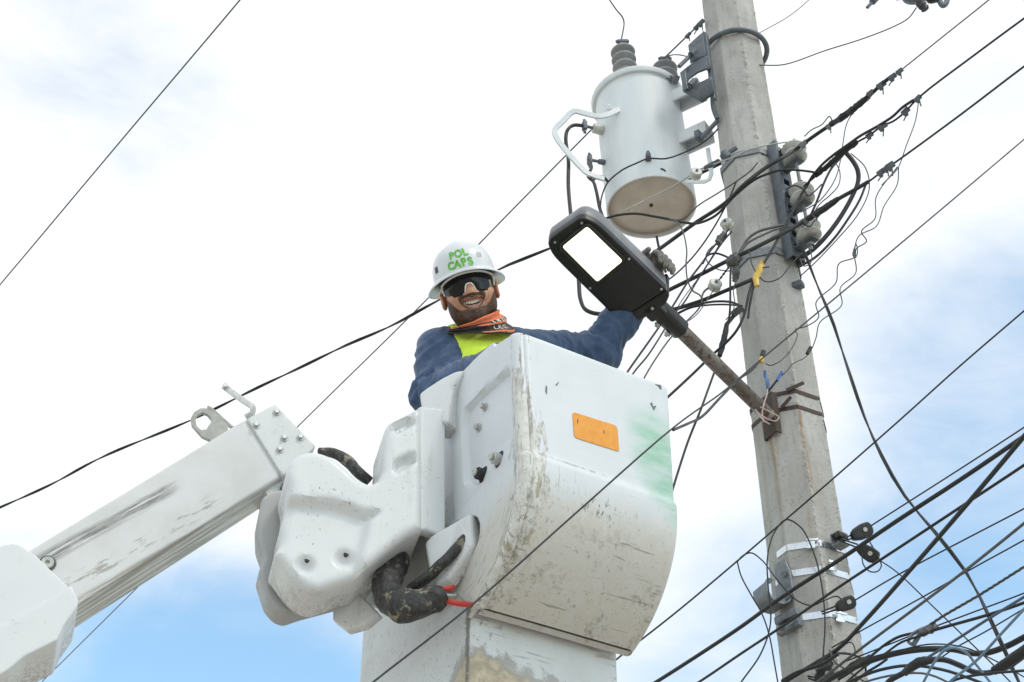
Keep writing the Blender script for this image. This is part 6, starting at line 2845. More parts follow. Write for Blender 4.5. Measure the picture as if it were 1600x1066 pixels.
# -- left of the picture
LN['far_left'] = level(5.4, [(420, -55), (375, 0), (200, 207), (0, 445), (-60, 515)])
wire('overhead_wire', 'thin lone wire crossing the upper left corner of the sky', 'wire', 2.3, spline(LN['far_left'], 4), 'wire')
h_c2 = height_at(1240, 223, 4.9)
c2 = level(h_c2, [(-60, 820), (0, 793), (80, 757), (160, 714), (300, 656), (400, 607), (470, 574), (540, 540), (610, 510), (680, 472), (730, 447), (790, 416), (830, 400), (862, 387), (900, 372), (960, 345), (1030, 308), (1100, 268), (1160, 240)])
wire('twisted_cable', 'black twisted pair cable passing behind the hard hat and over the boom', 'cable', 5.0, spline(c2, 4), 'rubber', twist=(2, 0.75))
h_c3 = height_at(1098, 33, 4.95)
c3 = level(h_c3, [(1099, 32), (1041, 88), (985, 142), (910, 217), (745, 385), (665, 470), (470, 662), (290, 843), (65, 1066), (10, 1120)])
o = wire('overhead_wire', 'thin straight wire from the pole top bracket down behind the lineman to lower left', 'wire', 2.4, spline(c3, 4), 'wire')
connectors(o, c3, [(1075, 55), (1088, 42), (1095, 36)], (0.06, 0.03, 0.03))
# second bushing to that wire, and the thin jumper
wire('jumper_wire', 'thin wire from the second bushing to the pole bracket', 'wire', 2.0, spline([B2TOP, W(1046, 87, 5.25), W(1062, 86, 5.1), W(1085, 92, 4.93)], 6), 'wire')
wire('jumper_wire', 'thin wire rising from the tall bushing out of the top of the photo', 'wire', 2.2, spline([B1TOP, W(974, 30, 5.2), W(962, 14, 5.15), W(940, -18, 5.1), W(915, -50, 5.0)], 6), 'rubber')

# -- the two long drops that pass in front of everything
c4 = [(540, 1102, 3.15), (583, 1066, 3.2), (740, 943, 3.3), (903, 799, 3.4), (1055, 666, 3.5), (1130, 612, 3.58), (1190, 561, 3.64), (1335, 441, 3.75), (1470, 328, 3.82), (1600, 218, 3.9), (1680, 150, 3.95)]
wire('drop_wire', 'straight dark wire crossing in front of the bucket front and the pole', 'wire', 2.9, route(c4), 'rubber')
c5 = [(930, 1058, 4.75), (975, 1021, 4.74), (1060, 954, 4.7), (1160, 870, 4.66), (1230, 810, 4.62), (1265, 780, 4.58), (1402, 660, 4.4), (1500, 572, 4.25), (1600, 486, 4.1), (1680, 418, 4.0)]
wire('drop_wire', 'straight dark wire crossing the pole below the lamp bracket and above the bright straps', 'wire', 2.8, route(c5), 'rubber')
c4b = [(1052, 672, 3.62), (1075, 662, 3.75), (1097, 651, 3.95), (1125, 622, 4.2), (1154, 593, 4.5), (1176, 577, 4.62), (1187, 563, 4.66), (1191, 555, 4.67)]
o = wire('spliced_wire', 'short black wire rising along the straight drop to a taped end on the pole', 'wire', 4.0, route(c4b), 'rubber')
wrap('tape_wrap', o, [W(1188, 566, 4.66), W(1192, 557, 4.665)], 0.011, 'yellow_tape')
wrap('end_cap', o, [W(1191, 557, 4.66), W(1193, 549, 4.66)], 0.012, 'blackplastic', 0.1)

# -- low cables on the right
def low(label, w, pix, mat='rubber', Ypole=4.76, at=None, group=None, twist=None, name='service_cable', cat='cable', end_first=None):
    a = at or pix[0]
    h = height_at(a[0], a[1], Ypole)
    ln = level(h, pix)
    o = wire(name, label, cat, w, spline(ln, 4), mat, group, twist=twist)
    return o, ln


low('thick black cable cradled by the round hook plate', 6.6, [(960, 1105), (1025, 1066), (1100, 1018), (1160, 978), (1226, 930), (1310, 876), (1400, 815), (1500, 750), (1600, 682), (1680, 627)], Ypole=4.74, at=(1226, 930))
low('black cable held in the grooved grey clamp', 4.4, [(1040, 1098), (1095, 1064), (1160, 1020), (1228, 975), (1310, 918), (1400, 859), (1500, 793), (1600, 727), (1680, 672)], Ypole=4.70, at=(1228, 975))
low('heavy black cable climbing steeply from the pole foot tangle to the upper right', 7.0, [(1200, 1082), (1240, 1057), (1275, 1036), (1307, 1016), (1350, 972), (1428, 884), (1516, 782), (1600, 682), (1660, 610)], Ypole=4.70, at=(1300, 1020))
low('thin wire from the upper wedge clamp on the hook bracket', 2.5, [(1362, 821), (1420, 784), (1500, 733), (1600, 668), (1680, 615)], Ypole=4.82, name='drop_wire', cat='wire')
low('thin wire from the wedge clamp at the lowest bright strap', 2.5, [(1336, 938), (1400, 900), (1500, 847), (1600, 795), (1680, 752)], Ypole=4.73, name='drop_wire', cat='wire')
low('thin wire leaving the right edge of the pole just above the tangle', 2.4, [(1300, 1012), (1345, 986), (1440, 934), (1520, 888), (1600, 844), (1680, 797)], Ypole=4.80, name='drop_wire', cat='wire')
low('straight grey cable from the bottom of the pole to the right edge', 4.6, [(1230, 1100), (1280, 1064), (1350, 1010), (1436, 946), (1500, 898), (1600, 818), (1680, 752)], 'rubber_grey', Ypole=4.60, at=(1290, 1058))
o, gl = low('braided steel strand ending in a loop of thimbles', 4.6, [(1446, 981), (1475, 962), (1530, 930), (1600, 886), (1680, 836)], 'wire', Ypole=4.3, twist=(3, 0.07), name='guy_strand', cat='strand')
# thimble and loop at the strand's end
bm = bmesh.new()
add_tube(bm, route([(1449, 980, 4.3), (1436, 985, 4.3), (1423, 994, 4.31), (1420, 1003, 4.31), (1427, 1007, 4.31), (1433, 1000, 4.3), (1440, 990, 4.3), (1450, 983, 4.29)]), 0.006, 6)
build('thimble', bm, M['galv'], o)
bm = bmesh.new()
add_tube(bm, [W(1427, 1008, 4.3), W(1437, 992, 4.29), (W(1446, 984, 4.29))], 0.008, 6)
build('pin', bm, M['darksteel'], o)
wrap('binding', o, [W(1438, 989, 4.28), W(1452, 984, 4.28), W(1463, 978, 4.28)], 0.014, 'wire', 0.5)
low('thin wire passing just under the braided strand', 2.4, [(1320, 1034), (1349, 1023), (1440, 987), (1520, 957), (1600, 927), (1680, 893)], Ypole=4.75, name='drop_wire', cat='wire')
low('dark cable that leaves the thimbles and meets the right edge below the braided strand', 5.0, [(1448, 988), (1490, 976), (1540, 962), (1600, 942), (1680, 910)], Ypole=4.28)
low('dark forked cable rising from the tangle to the thimbles', 4.4, [(1310, 1062), (1335, 1046), (1360, 1026), (1385, 1006), (1405, 995), (1425, 990), (1448, 987)], Ypole=4.66)
low('lower dark forked cable rising from the tangle to the thimbles', 3.6, [(1318, 1070), (1350, 1043), (1385, 1020), (1408, 1004), (1430, 996), (1452, 988)], Ypole=4.62)
low('very thick smooth black cable waving out to the right edge', 9.5, [(1285, 1070), (1300, 1059), (1328, 1046), (1356, 1034), (1395, 1022), (1429, 1016), (1462, 1014), (1490, 1015), (1518, 1021), (1543, 1020), (1575, 1009), (1600, 996), (1660, 965)], Ypole=4.55)
o, tk = low('thickest black cable with a bulging splice at the lower right corner', 9.0, [(1370, 1090), (1390, 1064), (1413, 1051), (1435, 1036), (1455, 1031), (1475, 1031), (1500, 1040), (1525, 1051), (1548, 1051), (1572, 1038), (1600, 1018), (1660, 975)], Ypole=4.2)
wrap('splice_sleeve', o, [tk[8].lerp(tk[9], 0.2), tk[9], tk[10], tk[11]], 0.018, 'rubber', 0.08)
wrap('tape_wrap', o, [tk[2], tk[3], tk[4]], 0.015, 'rubber', 0.2)
low('blue grey cable slanting up across the lower right corner', 4.4, [(1370, 1078), (1398, 1060), (1424, 1042), (1447, 1029), (1495, 999), (1543, 968), (1600, 933), (1680, 886)], 'bluegrey', Ypole=4.35)
low('pale blue cable crossing steeply over the thick black ones', 4.6, [(1455, 1098), (1486, 1064), (1524, 1034), (1562, 993), (1600, 952), (1660, 890)], 'bluecable', Ypole=4.0)
low('pale blue cable arching over and back down at the bottom edge', 4.6, [(1425, 1098), (1444, 1064), (1455, 1043), (1467, 1025), (1478, 1015), (1490, 1012), (1503, 1016), (1513, 1023), (1523, 1036), (1532, 1047), (1547, 1066), (1570, 1095)], 'bluecable', Ypole=4.05)
low('thin wire ending under the pale blue cables', 2.3, [(1470, 1028), (1497, 1010), (1540, 987), (1600, 951), (1680, 900)], Ypole=4.5, name='drop_wire', cat='wire')
low('dark cable along the bottom right corner', 4.4, [(1470, 1072), (1500, 1060), (1540, 1053), (1600, 1048), (1680, 1040)], Ypole=3.9)
o, _l = low('slim dark cable hugging the bottom edge beside the pole', 4.0, [(1310, 1100), (1330, 1072), (1352, 1052), (1372, 1040), (1386, 1030)], Ypole=4.5)
c22 = [(1372, 874, 4.78), (1400, 893, 4.7), (1460, 950, 4.5), (1520, 1008, 4.4), (1577, 1064, 4.3), (1600, 1090, 4.25)]
wire('drop_wire', 'thin wire from the lower wedge clamp on the hook bracket slanting down right', 'wire', 2.3, route(c22), 'rubber')
wire('wire_loop', 'small loop of thin wire under the two wedge clamps on the hook bracket', 'wire', 2.2, route([(1352, 836, 4.80), (1362, 852, 4.79), (1373, 872, 4.78), (1377, 884, 4.78), (1371, 893, 4.78), (1359, 893, 4.78), (1350, 884, 4.78), (1347, 871, 4.79), (1349, 860, 4.8)], 8), 'rubber')

# -- twin cable that droops from the rack and falls to the lower right
c21 = [(1250, 380, 4.75), (1258, 397, 4.74), (1277, 446, 4.7), (1300, 500, 4.65), (1319, 558, 4.6), (1352, 655, 4.52), (1379, 715, 4.46), (1413, 774, 4.4), (1467, 839, 4.3), (1516, 904, 4.22), (1539, 950, 4.18), (1558, 991, 4.15), (1581, 1041, 4.12), (1592, 1066, 4.1), (1605, 1095, 4.08)]
wire('twin_cable', 'drooping twin black cable falling from the insulator rack to the lower right corner', 'cable', 6.0, route(c21, 8), 'rubber', twist=(2, 0.9))

# -- loops that hang in front of the lower pole
wire('wire_loop', 'tall loop of thin black wire arching over the pole at the bright straps', 'wire', 2.6, route([(1158, 1066, 4.7), (1189, 1021, 4.7), (1204, 973, 4.7), (1200, 914, 4.7), (1199, 874, 4.7), (1208, 836, 4.71), (1229, 812, 4.72), (1251, 824, 4.71), (1270, 860, 4.70), (1283, 909, 4.69), (1289, 968, 4.69), (1286, 1030, 4.69)], 8), 'rubber')
wire('wire_loop', 'thin wire curling under the hook plate to the clamp at the lowest strap', 'wire', 2.4, route([(1152, 878, 4.68), (1160, 869, 4.68), (1173, 864, 4.68), (1190, 875, 4.66), (1209, 899, 4.62), (1235, 930, 4.62), (1252, 942, 4.65), (1270, 946, 4.68), (1289, 938, 4.70), (1308, 932, 4.72), (1316, 938, 4.73)], 8), 'rubber')
wire('drop_wire', 'thin wire hanging clear of the pole on its left at the bottom of the photo', 'wire', 2.4, route([(1152, 878, 4.68), (1158, 900, 4.68), (1175, 932, 4.68), (1190, 958, 4.68), (1202, 993, 4.68), (1210, 1036, 4.68), (1216, 1070, 4.68)], 8), 'rubber')
wire('cable_tie_loop', 'looped cable round the very bottom of the pole in view', 'cable', 4.0, route([(1226, 1066, 4.7), (1243, 1052, 4.69), (1275, 1040, 4.68), (1290, 1026, 4.68), (1310, 1021, 4.7), (1335, 1024, 4.74), (1351, 1035, 4.8), (1353, 1052, 4.85)], 8), 'rubber')
wire('cable_tie_loop', 'thin grey coil crossing the tangle at the bottom of the pole', 'cable', 3.0, route([(1296, 1016, 4.68), (1304, 1034, 4.67), (1318, 1044, 4.66), (1336, 1056, 4.66), (1352, 1066, 4.68)], 8), 'rubber_grey')
wire('cable_tie_loop', 'small dark tail curling up right above the tangle', 'cable', 2.0, route([(1318, 1008, 4.72), (1330, 1004, 4.72), (1336, 1015, 4.73), (1333, 1026, 4.73)], 8), 'rubber')
low('dark cable lying along the tangle across the pole face', 5.5, [(1222, 1064), (1245, 1051), (1280, 1040), (1310, 1022)], Ypole=4.66)

# -- upper right: the three secondary conductors
h1_ = height_at(1240, 228, 4.71)
t1 = level(h1_, [(1640, -80), (1545, 0), (1480, 52), (1410, 108), (1392, 122), (1360, 145), (1340, 160)])
o = wire('overhead_wire', 'uppermost thin conductor leaving the topmost spool to the upper right corner', 'wire', 2.2, spline(t1, 4), 'wire')
connectors(o, t1, [(1407, 112), (1392, 118), (1377, 131), (1361, 146)], (0.055, 0.034, 0.03))
t1b = level(h1_, [(1392, 120), (1376, 133), (1358, 150), (1335, 169), (1318, 182), (1298, 195), (1270, 214), (1244, 233)]) + [W(1222, 247, 4.70), W(1198, 261, 4.71), W(1160, 291, 4.73), W(1143, 309, 4.78), W(1120, 327, 4.86), W(1090, 346, 4.93), W(1050, 375, 4.98), W(1018, 398, 4.99), W(985, 420, 5.0)]
o = wire('insulated_cable', 'thick black cable wrapped along the top conductor, crossing the pole towards the lamp', 'cable', 6.4, spline(t1b, 4), 'rubber')
wrap('tape_wrap', o, [t1b[2], t1b[3], t1b[4], t1b[5]], 0.016, 'rubber', 0.5)
connectors(o, t1b, [(1291, 190), (1255, 226)], (0.06, 0.035, 0.03), 'galv')
wire('jumper_wire', 'thin wire curling above the top cable by the highest spool', 'wire', 2.0, route([(1257, 213, 4.78), (1268, 203, 4.77), (1284, 195, 4.76), (1296, 182, 4.75), (1300, 188, 4.75)], 6), 'wire')
h2_ = height_at(1262, 285, 4.72)
t2 = level(h2_, [(1690, -35), (1600, 29), (1520, 88), (1436, 152), (1412, 177), (1395, 190), (1378, 197), (1358, 212), (1340, 222), (1318, 238), (1295, 258), (1275, 275), (1255, 292)])
o = wire('overhead_wire', 'second conductor down, reaching the middle spool from the right edge', 'wire', 3.4, spline(t2, 4), 'rubber')
connectors(o, t2, [(1431, 152), (1413, 174), (1378, 196), (1358, 211)], (0.055, 0.036, 0.03))
wrap('tape_wrap', o, [t2[8], t2[9], t2[10], t2[11]], 0.013, 'rubber', 0.4)
wire('insulated_cable', 'black cable bowed above the second conductor', 'cable', 4.6, spline(level(h2_, [(1428, 156), (1410, 168), (1395, 182), (1370, 198), (1345, 212), (1325, 226), (1300, 244), (1283, 259), (1268, 278), (1256, 300)]), 6), 'rubber')
h3_ = height_at(1262, 345, 4.70)
t3 = level(h3_, [(1690, 38), (1600, 104), (1500, 180), (1400, 253), (1385, 263), (1357, 284), (1335, 297), (1310, 311), (1285, 328), (1255, 347), (1230, 361), (1196, 379), (1170, 390)])
o = wire('overhead_wire', 'third conductor down, tied to the lowest spool', 'wire', 3.4, spline(t3[:7], 4), 'rubber')
connectors(o, t3, [(1386, 262), (1376, 268), (1394, 262)], (0.05, 0.036, 0.03))
o = wire('insulated_cable', 'thick black cable from the third conductor across the pole to behind the lamp', 'cable', 6.6, spline(level(h3_, [(1357, 284), (1335, 297), (1310, 311), (1285, 328), (1257, 346)]) + [W(1230, 361, 4.695), W(1196, 379, 4.70), W(1166, 394, 4.72), W(1136, 408, 4.80), W(1095, 429, 4.88), W(1056, 448, 4.93), W(1020, 466, 4.96)], 4), 'rubber')
wrap('tape_wrap', o, [t3[7], t3[8], t3[9]], 0.016, 'rubber', 0.3)
connectors(o, t3, [(1278, 338), (1268, 352)], (0.06, 0.03, 0.03))
wire('insulated_cable', 'heavy black cable bulging out to the right of the spools in a wide bow', 'cable', 7.6, route([(1322, 239, 4.72), (1332, 251, 4.72), (1340, 266, 4.72), (1341, 282, 4.73), (1332, 306, 4.74), (1308, 347, 4.76), (1280, 381, 4.78), (1262, 396, 4.8), (1246, 404, 4.82)], 8), 'rubber')
wire('insulated_cable', 'thinner black cable bowed outside the heavy bow by the lowest spool', 'cable', 4.2, route([(1353, 288, 4.72), (1343, 313, 4.73), (1324, 344, 4.74), (1303, 373, 4.76), (1274, 402, 4.78), (1247, 418, 4.8)], 8), 'rubber')
wire('insulated_cable', 'black strand slanting between the second conductor and the lowest spool', 'cable', 4.0, route([(1316, 244, 4.75), (1300, 262, 4.75), (1288, 285, 4.75), (1275, 318, 4.76), (1266, 338, 4.78)], 8), 'rubber')
for lab, pts in (('thin wire hanging from the top conductor past the spools', [(1347, 158, 4.68), (1324, 191, 4.68), (1317, 225, 4.69), (1313, 252, 4.7), (1304, 282, 4.7), (1288, 306, 4.71), (1278, 316, 4.72), (1251, 332, 4.74)]),
                 ('thin pale looking wire that falls from the second conductor to the third', [(1436, 155, 4.45), (1430, 190, 4.46), (1416, 228, 4.48), (1405, 259, 4.5), (1399, 268, 4.5), (1378, 289, 4.5)])):
    wire('jumper_wire', lab, 'wire', 1.9, route(pts, 8), 'wire')
# wavy thin pair
wv1 = [(1402, 261), (1369, 308), (1367, 342), (1346, 362), (1354, 377), (1338, 389), (1335, 402), (1311, 412), (1306, 442), (1275, 473), (1279, 496), (1262, 509), (1243, 515)]
wv2 = [(1404, 262), (1402, 288), (1381, 323), (1369, 354), (1342, 369), (1335, 396), (1337, 427), (1313, 450), (1315, 477), (1281, 504), (1275, 528), (1268, 546)]
wire('wavy_wire', 'thin crinkled wire hanging from the third conductor, the one that bends out to the left', 'wire', 1.9, route([(x, y, 4.42 + 0.3 * i / 12) for i, (x, y) in enumerate(wv1)] + [(1246, 524, 4.68), (1237, 545, 4.67), (1218, 565, 4.66), (1203, 571, 4.66), (1196, 568, 4.66)], 8), 'wire')
o = wire('wavy_wire', 'thin crinkled wire hanging from the third conductor, the one ending in a black crimp', 'wire', 1.9, route([(x, y, 4.44 + 0.28 * i / 11) for i, (x, y) in enumerate(wv2)] + [(1264, 552, 4.72), (1256, 560, 4.7), (1240, 568, 4.68), (1230, 579, 4.67), (1222, 587, 4.67)], 8), 'wire')
wrap('crimp', o, [W(1261, 553, 4.71), W(1267, 543, 4.71)], 0.009, 'blackplastic', 0.1)
wire('wire_coil', 'tiny knotted coil where the two crinkled wires meet', 'wire', 1.9, route([(1338, 381, 4.55), (1334, 390, 4.55), (1333, 400, 4.55), (1337, 402, 4.55), (1340, 392, 4.55), (1338, 383, 4.55), (1334, 392, 4.54), (1336, 403, 4.54), (1340, 396, 4.54)], 8), 'wire')
# top right hardware
wire('jumper_wire', 'thin wire sagging from the hardware at the top right to the pole', 'wire', 2.1, route([(1186, 102, 4.9), (1225, 101, 4.85), (1290, 79, 4.7), (1350, 60, 4.6), (1400, 40, 4.5), (1420, 28, 4.45), (1432, 12, 4.42)], 8), 'wire')
wire('overhead_wire', 'faint far wire at the very top right of the pole', 'wire', 1.3, route([(1180, 55, 6.2), (1195, 47, 6.2), (1232, 26, 6.2), (1266, -2, 6.2), (1290, -28, 6.2)], 6), 'wire')
cut = thing('line_hardware', 'dark hanging clamp hardware cut off by the top edge of the photo', 'hardware', W(1430, -10, 4.4))
bm = bmesh.new()
add_lathe(bm, frame(W(1428, -22, 4.4), Vector((0.2, 0.1, -1)).normalized()), [(0.0, -0.12), (0.035, -0.12), (0.075, -0.06), (0.082, 0.0), (0.074, 0.05), (0.05, 0.075), (0.02, 0.082), (0, 0.082)], 24)
build('insulator_cap', bm, M['darksteel'], cut)
bm = bmesh.new()
add_box(bm, frame(W(1402, -8, 4.4), (0.4, -0.6, -0.6), (1, 0.6, 0.2)), (0.05, 0.04, 0.05), 0.006)
build('bracket_block', bm, M['darksteel'], cut)
wrap('clamp_lump', cut, [W(1434, 0, 4.38), W(1440, 8, 4.38), W(1447, 15, 4.38)], 0.022, 'blackplastic', 0.4)
wrap('clamp_body', cut, [W(1444, -14, 4.38), W(1456, -3, 4.38), W(1466, -4, 4.38)], 0.026, 'blackplastic', 0.5)
bm = bmesh.new()
add_tube(bm, route([(1462, -22, 4.38), (1467, -2, 4.38), (1473, 9, 4.38), (1479, 4, 4.38), (1479, -14, 4.38), (1476, -26, 4.38)]), 0.013, 8)
build('shackle', bm, M['darksteel'], cut)
st = thing('hanging_bolt', 'small dark bolt poking in at the top edge left of the hanging hardware', 'bolt', W(1362, 4, 4.4))
bm = bmesh.new()
add_tube(bm, [W(1355, 12, 4.4), W(1372, -6, 4.4), W(1380, -16, 4.4)], 0.008, 6)
build('shank', bm, M['darksteel'], st)
wrap('nut', st, [W(1363, 3, 4.4), W(1371, -6, 4.4)], 0.018, 'darksteel', 0.2)

# -- between lamp, transformer and pole
wire('service_cable', 'black cable draped in front of the tank bottom and up to the middle spool', 'cable', 4.2, route([(925, 350, 5.05), (940, 344, 4.98), (962, 337, 4.95), (993, 334, 4.94), (1020, 338, 4.93), (1047, 343, 4.92), (1070, 348, 4.9), (1090, 349, 4.88), (1118, 337, 4.84), (1147, 307, 4.78), (1179, 281, 4.74), (1205, 270, 4.73), (1220, 266, 4.73), (1245, 266, 4.74), (1270, 269, 4.76), (1283, 272, 4.77)], 6), 'rubber')
o = wire('guy_wire', 'bare wire from the tank bottom over a small spool to the upper pole band', 'wire', 2.3, route([(968, 333, 5.05), (1010, 312, 5.03), (1050, 292, 5.0), (1076, 276, 4.97), (1090, 267, 4.95), (1125, 253, 4.85), (1145, 246, 4.79), (1165, 236, 4.76), (1190, 229, 4.75), (1216, 224, 4.74), (1232, 222, 4.76)], 6), 'pale_wire')
wrap('binding', o, [W(1101, 263, 4.92), W(1113, 257, 4.89), W(1124, 250, 4.86)], 0.012, 'darksteel', 0.5)
wire('jumper_wire', 'thin grey wire from the tank bottom edge to a tap on the thick cable', 'wire', 2.3, route([(1054, 344, 5.0), (1068, 342, 4.99), (1090, 322, 4.95), (1120, 303, 4.86), (1150, 284, 4.79), (1174, 266, 4.74), (1184, 254, 4.72)], 6), 'wire')
o = wire('jumper_wire', 'pale grey wire curling down from the tank bottom past the lamp to behind the bucket', 'wire', 2.6, route([(1046, 342, 4.86), (1058, 347, 4.85), (1067, 362, 4.85), (1073, 392, 4.85), (1072, 412, 4.85), (1074, 436, 4.86), (1082, 454, 4.86), (1094, 462, 4.86), (1097, 470, 4.86), (1092, 482, 4.86), (1072, 503, 4.85), (1048, 528, 4.84), (1025, 560, 4.82), (1008, 588, 4.8), (996, 612, 4.78)], 8), 'rubber_grey', tail=0.8)


def spool_thing(px, py, Y, label, axis=(0.2, -1, 0.1)):
    p = W(px, py, Y)
    t = thing('spool_insulator', label, 'insulator', p, 'small loose spool insulators')
    bm = bmesh.new()
    ax = Vector(axis).normalized()
    add_lathe(bm, frame(p - ax * 0.02, ax), [(0.007, 0), (0.024, 0), (0.029, 0.006), (0.029, 0.011), (0.021, 0.016), (0.021, 0.024), (0.029, 0.029), (0.029, 0.034), (0.024, 0.04), (0.007, 0.04)], 20)
    build('porcelain', bm, M['porcelain_white'], t, 45)
    bm = bmesh.new()
    add_cyl(bm, p - ax * 0.026, p + ax * 0.028, 0.0065, seg=8)
    build('pin', bm, M['darksteel'], t)
    return t


spool_thing(1087, 272, 4.93, 'small pale spool insulator beside the tank bottom at the guy wire')
spool_thing(1136, 351, 4.90, 'small pale spool insulator at the left edge of the pole under the tank', (-0.5, -0.8, 0.2))
spool_thing(1117, 446, 4.85, 'small pale spool insulator hanging in its bail right of the lamp')
wire('wire_bail', 'short twisted bail holding the spool right of the lamp to the pole', 'bail', 3.4, route([(1096, 466, 4.85), (1100, 456, 4.85), (1107, 450, 4.85)], 5), 'rubber_grey')
wire('wire_bail', 'knotted dark tie from the same spool up to the lower pole band', 'bail', 3.6, route([(1122, 440, 4.84), (1131, 428, 4.83), (1140, 416, 4.83), (1148, 404, 4.83)], 6), 'rubber', twist=(2, 0.04))
o = wire('service_cable', 'left strand of the dark drop pair ending behind the bucket rim', 'cable', 3.6, route([(1139, 358, 4.88), (1125, 374, 4.87), (1110, 392, 4.86), (1097, 411, 4.85), (1075, 440, 4.84), (1054, 474, 4.83), (1036, 502, 4.82), (1018, 528, 4.8), (984, 576, 4.76), (960, 612, 4.72)], 6), 'rubber', tail=0.9)
wrap('binding', o, [W(1133, 364, 4.87), W(1126, 372, 4.87), (W(1121, 379, 4.86))], 0.014, 'wire', 0.6)
wire('service_cable', 'right strand of the dark drop pair ending behind the bucket rim', 'cable', 3.0, route([(1143, 362, 4.88), (1128, 380, 4.87), (1108, 410, 4.86), (1090, 438, 4.85), (1068, 474, 4.84), (1052, 492, 4.83), (1034, 522, 4.81), (1012, 556, 4.78), (992, 580, 4.76), (968, 616, 4.72)], 6), 'rubber', tail=0.9)
wire('jumper_wire', 'slack thin loop beside the binding of the drop pair', 'wire', 2.0, route([(1128, 376, 4.86), (1110, 388, 4.86), (1103, 400, 4.86), (1106, 410, 4.86), (1122, 421, 4.86), (1142, 424, 4.84)], 8), 'wire')
wire('service_cable', 'black cable arching from the drop pair to the left edge of the pole', 'cable', 3.4, route([(1098, 412, 4.85), (1106, 399, 4.85), (1118, 396, 4.85), (1132, 400, 4.84), (1145, 407, 4.83)], 8), 'rubber')
wire('service_cable', 'thick black cable from behind the lamp sleeve to the pole below the lower band', 'cable', 6.4, route([(1010, 488, 5.0), (1050, 484, 4.96), (1078, 476, 4.93), (1104, 467, 4.9), (1130, 456, 4.88), (1156, 445, 4.87), (1175, 437, 4.88)], 6), 'rubber')
wire('service_cable', 'black cable arching over between the lamp sleeve and the taped splice', 'cable', 3.8, route([(1040, 498, 4.9), (1058, 490, 4.88), (1080, 480, 4.86), (1104, 473, 4.83), (1125, 471, 4.8), (1145, 473, 4.77), (1160, 482, 4.74), (1163, 492, 4.73)], 8), 'rubber')
wire('service_cable', 'flatter black cable just under the arching one', 'cable', 3.0, route([(1052, 494, 4.93), (1080, 481, 4.9), (1105, 477, 4.88), (1130, 476, 4.85), (1160, 478, 4.78)], 8), 'rubber')
o = wire('service_cable', 'near vertical dark cable with a wrapped joint, falling between bucket and pole', 'cable', 3.8, route([(1142, 412, 4.86), (1141, 440, 4.86), (1141, 470, 4.86), (1140, 490, 4.86), (1136, 512, 4.85), (1130, 540, 4.85), (1124, 560, 4.84), (1111, 596, 4.82), (1095, 640, 4.78), (1075, 690, 4.75), (1058, 742, 4.72), (1048, 775, 4.7)], 6), 'rubber', tail=0.35)
wrap('wrapped_joint', o, [W(1136, 506, 4.85), W(1131, 530, 4.845), W(1124, 556, 4.84)], 0.014, 'rubber', 0.3)
bm = bmesh.new()
add_tube(bm, route([(1137, 505, 4.85), (1146, 494, 4.85), (1152, 486, 4.85)]), 0.009, 6)
build('pigtail', bm, M['rubber'], o)
piece('connector', o, frame(W(1151, 487, 4.84), (0, -0.8, -0.6), (1, 0, 1)), (0.045, 0.03, 0.03), 'wire')
# taped splice on the face of the pole
o = wire('spliced_cable', 'black cable from the middle spool to the yellow taped splice on the pole face', 'cable', 4.6, route([(1283, 262, 4.76), (1272, 272, 4.75), (1264, 284, 4.74), (1250, 308, 4.73), (1227, 352, 4.71), (1210, 384, 4.7), (1197, 406, 4.7), (1190, 418, 4.7)], 8), 'rubber')
wrap('yellow_tape_wrap', o, [W(1191, 413, 4.695), W(1186, 424, 4.695), W(1180, 440, 4.695)], 0.016, 'yellow_tape', 0.6)
wrap('tape_flap', o, [W(1181, 438, 4.69), W(1183, 447, 4.69)], 0.012, 'yellow_tape', 0.5)
bm = bmesh.new()
add_tube(bm, [W(1190, 419, 4.69), W(1202, 417, 4.69)], 0.003, 5)
build('wire_end', bm, M['rubber'], o)
wire('spliced_cable', 'black cable from under the yellow tape curving down left behind the lamp arm', 'cable', 4.6, route([(1181, 434, 4.70), (1175, 444, 4.70), (1169, 464, 4.70), (1164, 488, 4.71), (1156, 508, 4.72), (1147, 522, 4.74), (1132, 538, 4.78), (1116, 552, 4.82), (1085, 582, 4.84), (1054, 611, 4.84), (1020, 642, 4.84)], 8), 'rubber', tail=0.8)
wire('spliced_cable', 'short black tail hanging from the yellow tape along the pole', 'cable', 4.2, route([(1184, 436, 4.70), (1178, 448, 4.70), (1174, 464, 4.70), (1171, 480, 4.71), (1169, 497, 4.71)], 8), 'rubber')
# grey leads that wrap the lower band
wire('service_cable', 'upper of the grey leads looping round the lower pole band', 'cable', 4.4, route([(1150, 412, 4.76), (1153, 400, 4.75), (1160, 386, 4.74), (1170, 372, 4.73), (1185, 362, 4.72), (1205, 356, 4.72), (1228, 352, 4.74), (1240, 356, 4.76)], 8), 'rubber_grey')
wire('service_cable', 'lower of the grey leads looping round the lower pole band', 'cable', 3.8, route([(1152, 408, 4.75), (1157, 396, 4.74), (1166, 382, 4.73), (1178, 374, 4.72), (1195, 366, 4.72), (1214, 358, 4.72), (1236, 354, 4.75)], 8), 'rubber_grey')
kn = thing('wire_knot', 'grey knot of wire and clamp on the left edge of the lower pole band', 'knot', W(1146, 408, 4.78))
wrap('knot', kn, [W(1138, 412, 4.80), W(1147, 408, 4.77), W(1154, 400, 4.76)], 0.026, 'wire', 0.5)
wrap('knot_tail', kn, [W(1150, 412, 4.78), W(1150, 425, 4.79), W(1148, 440, 4.82)], 0.016, 'wire', 0.4)
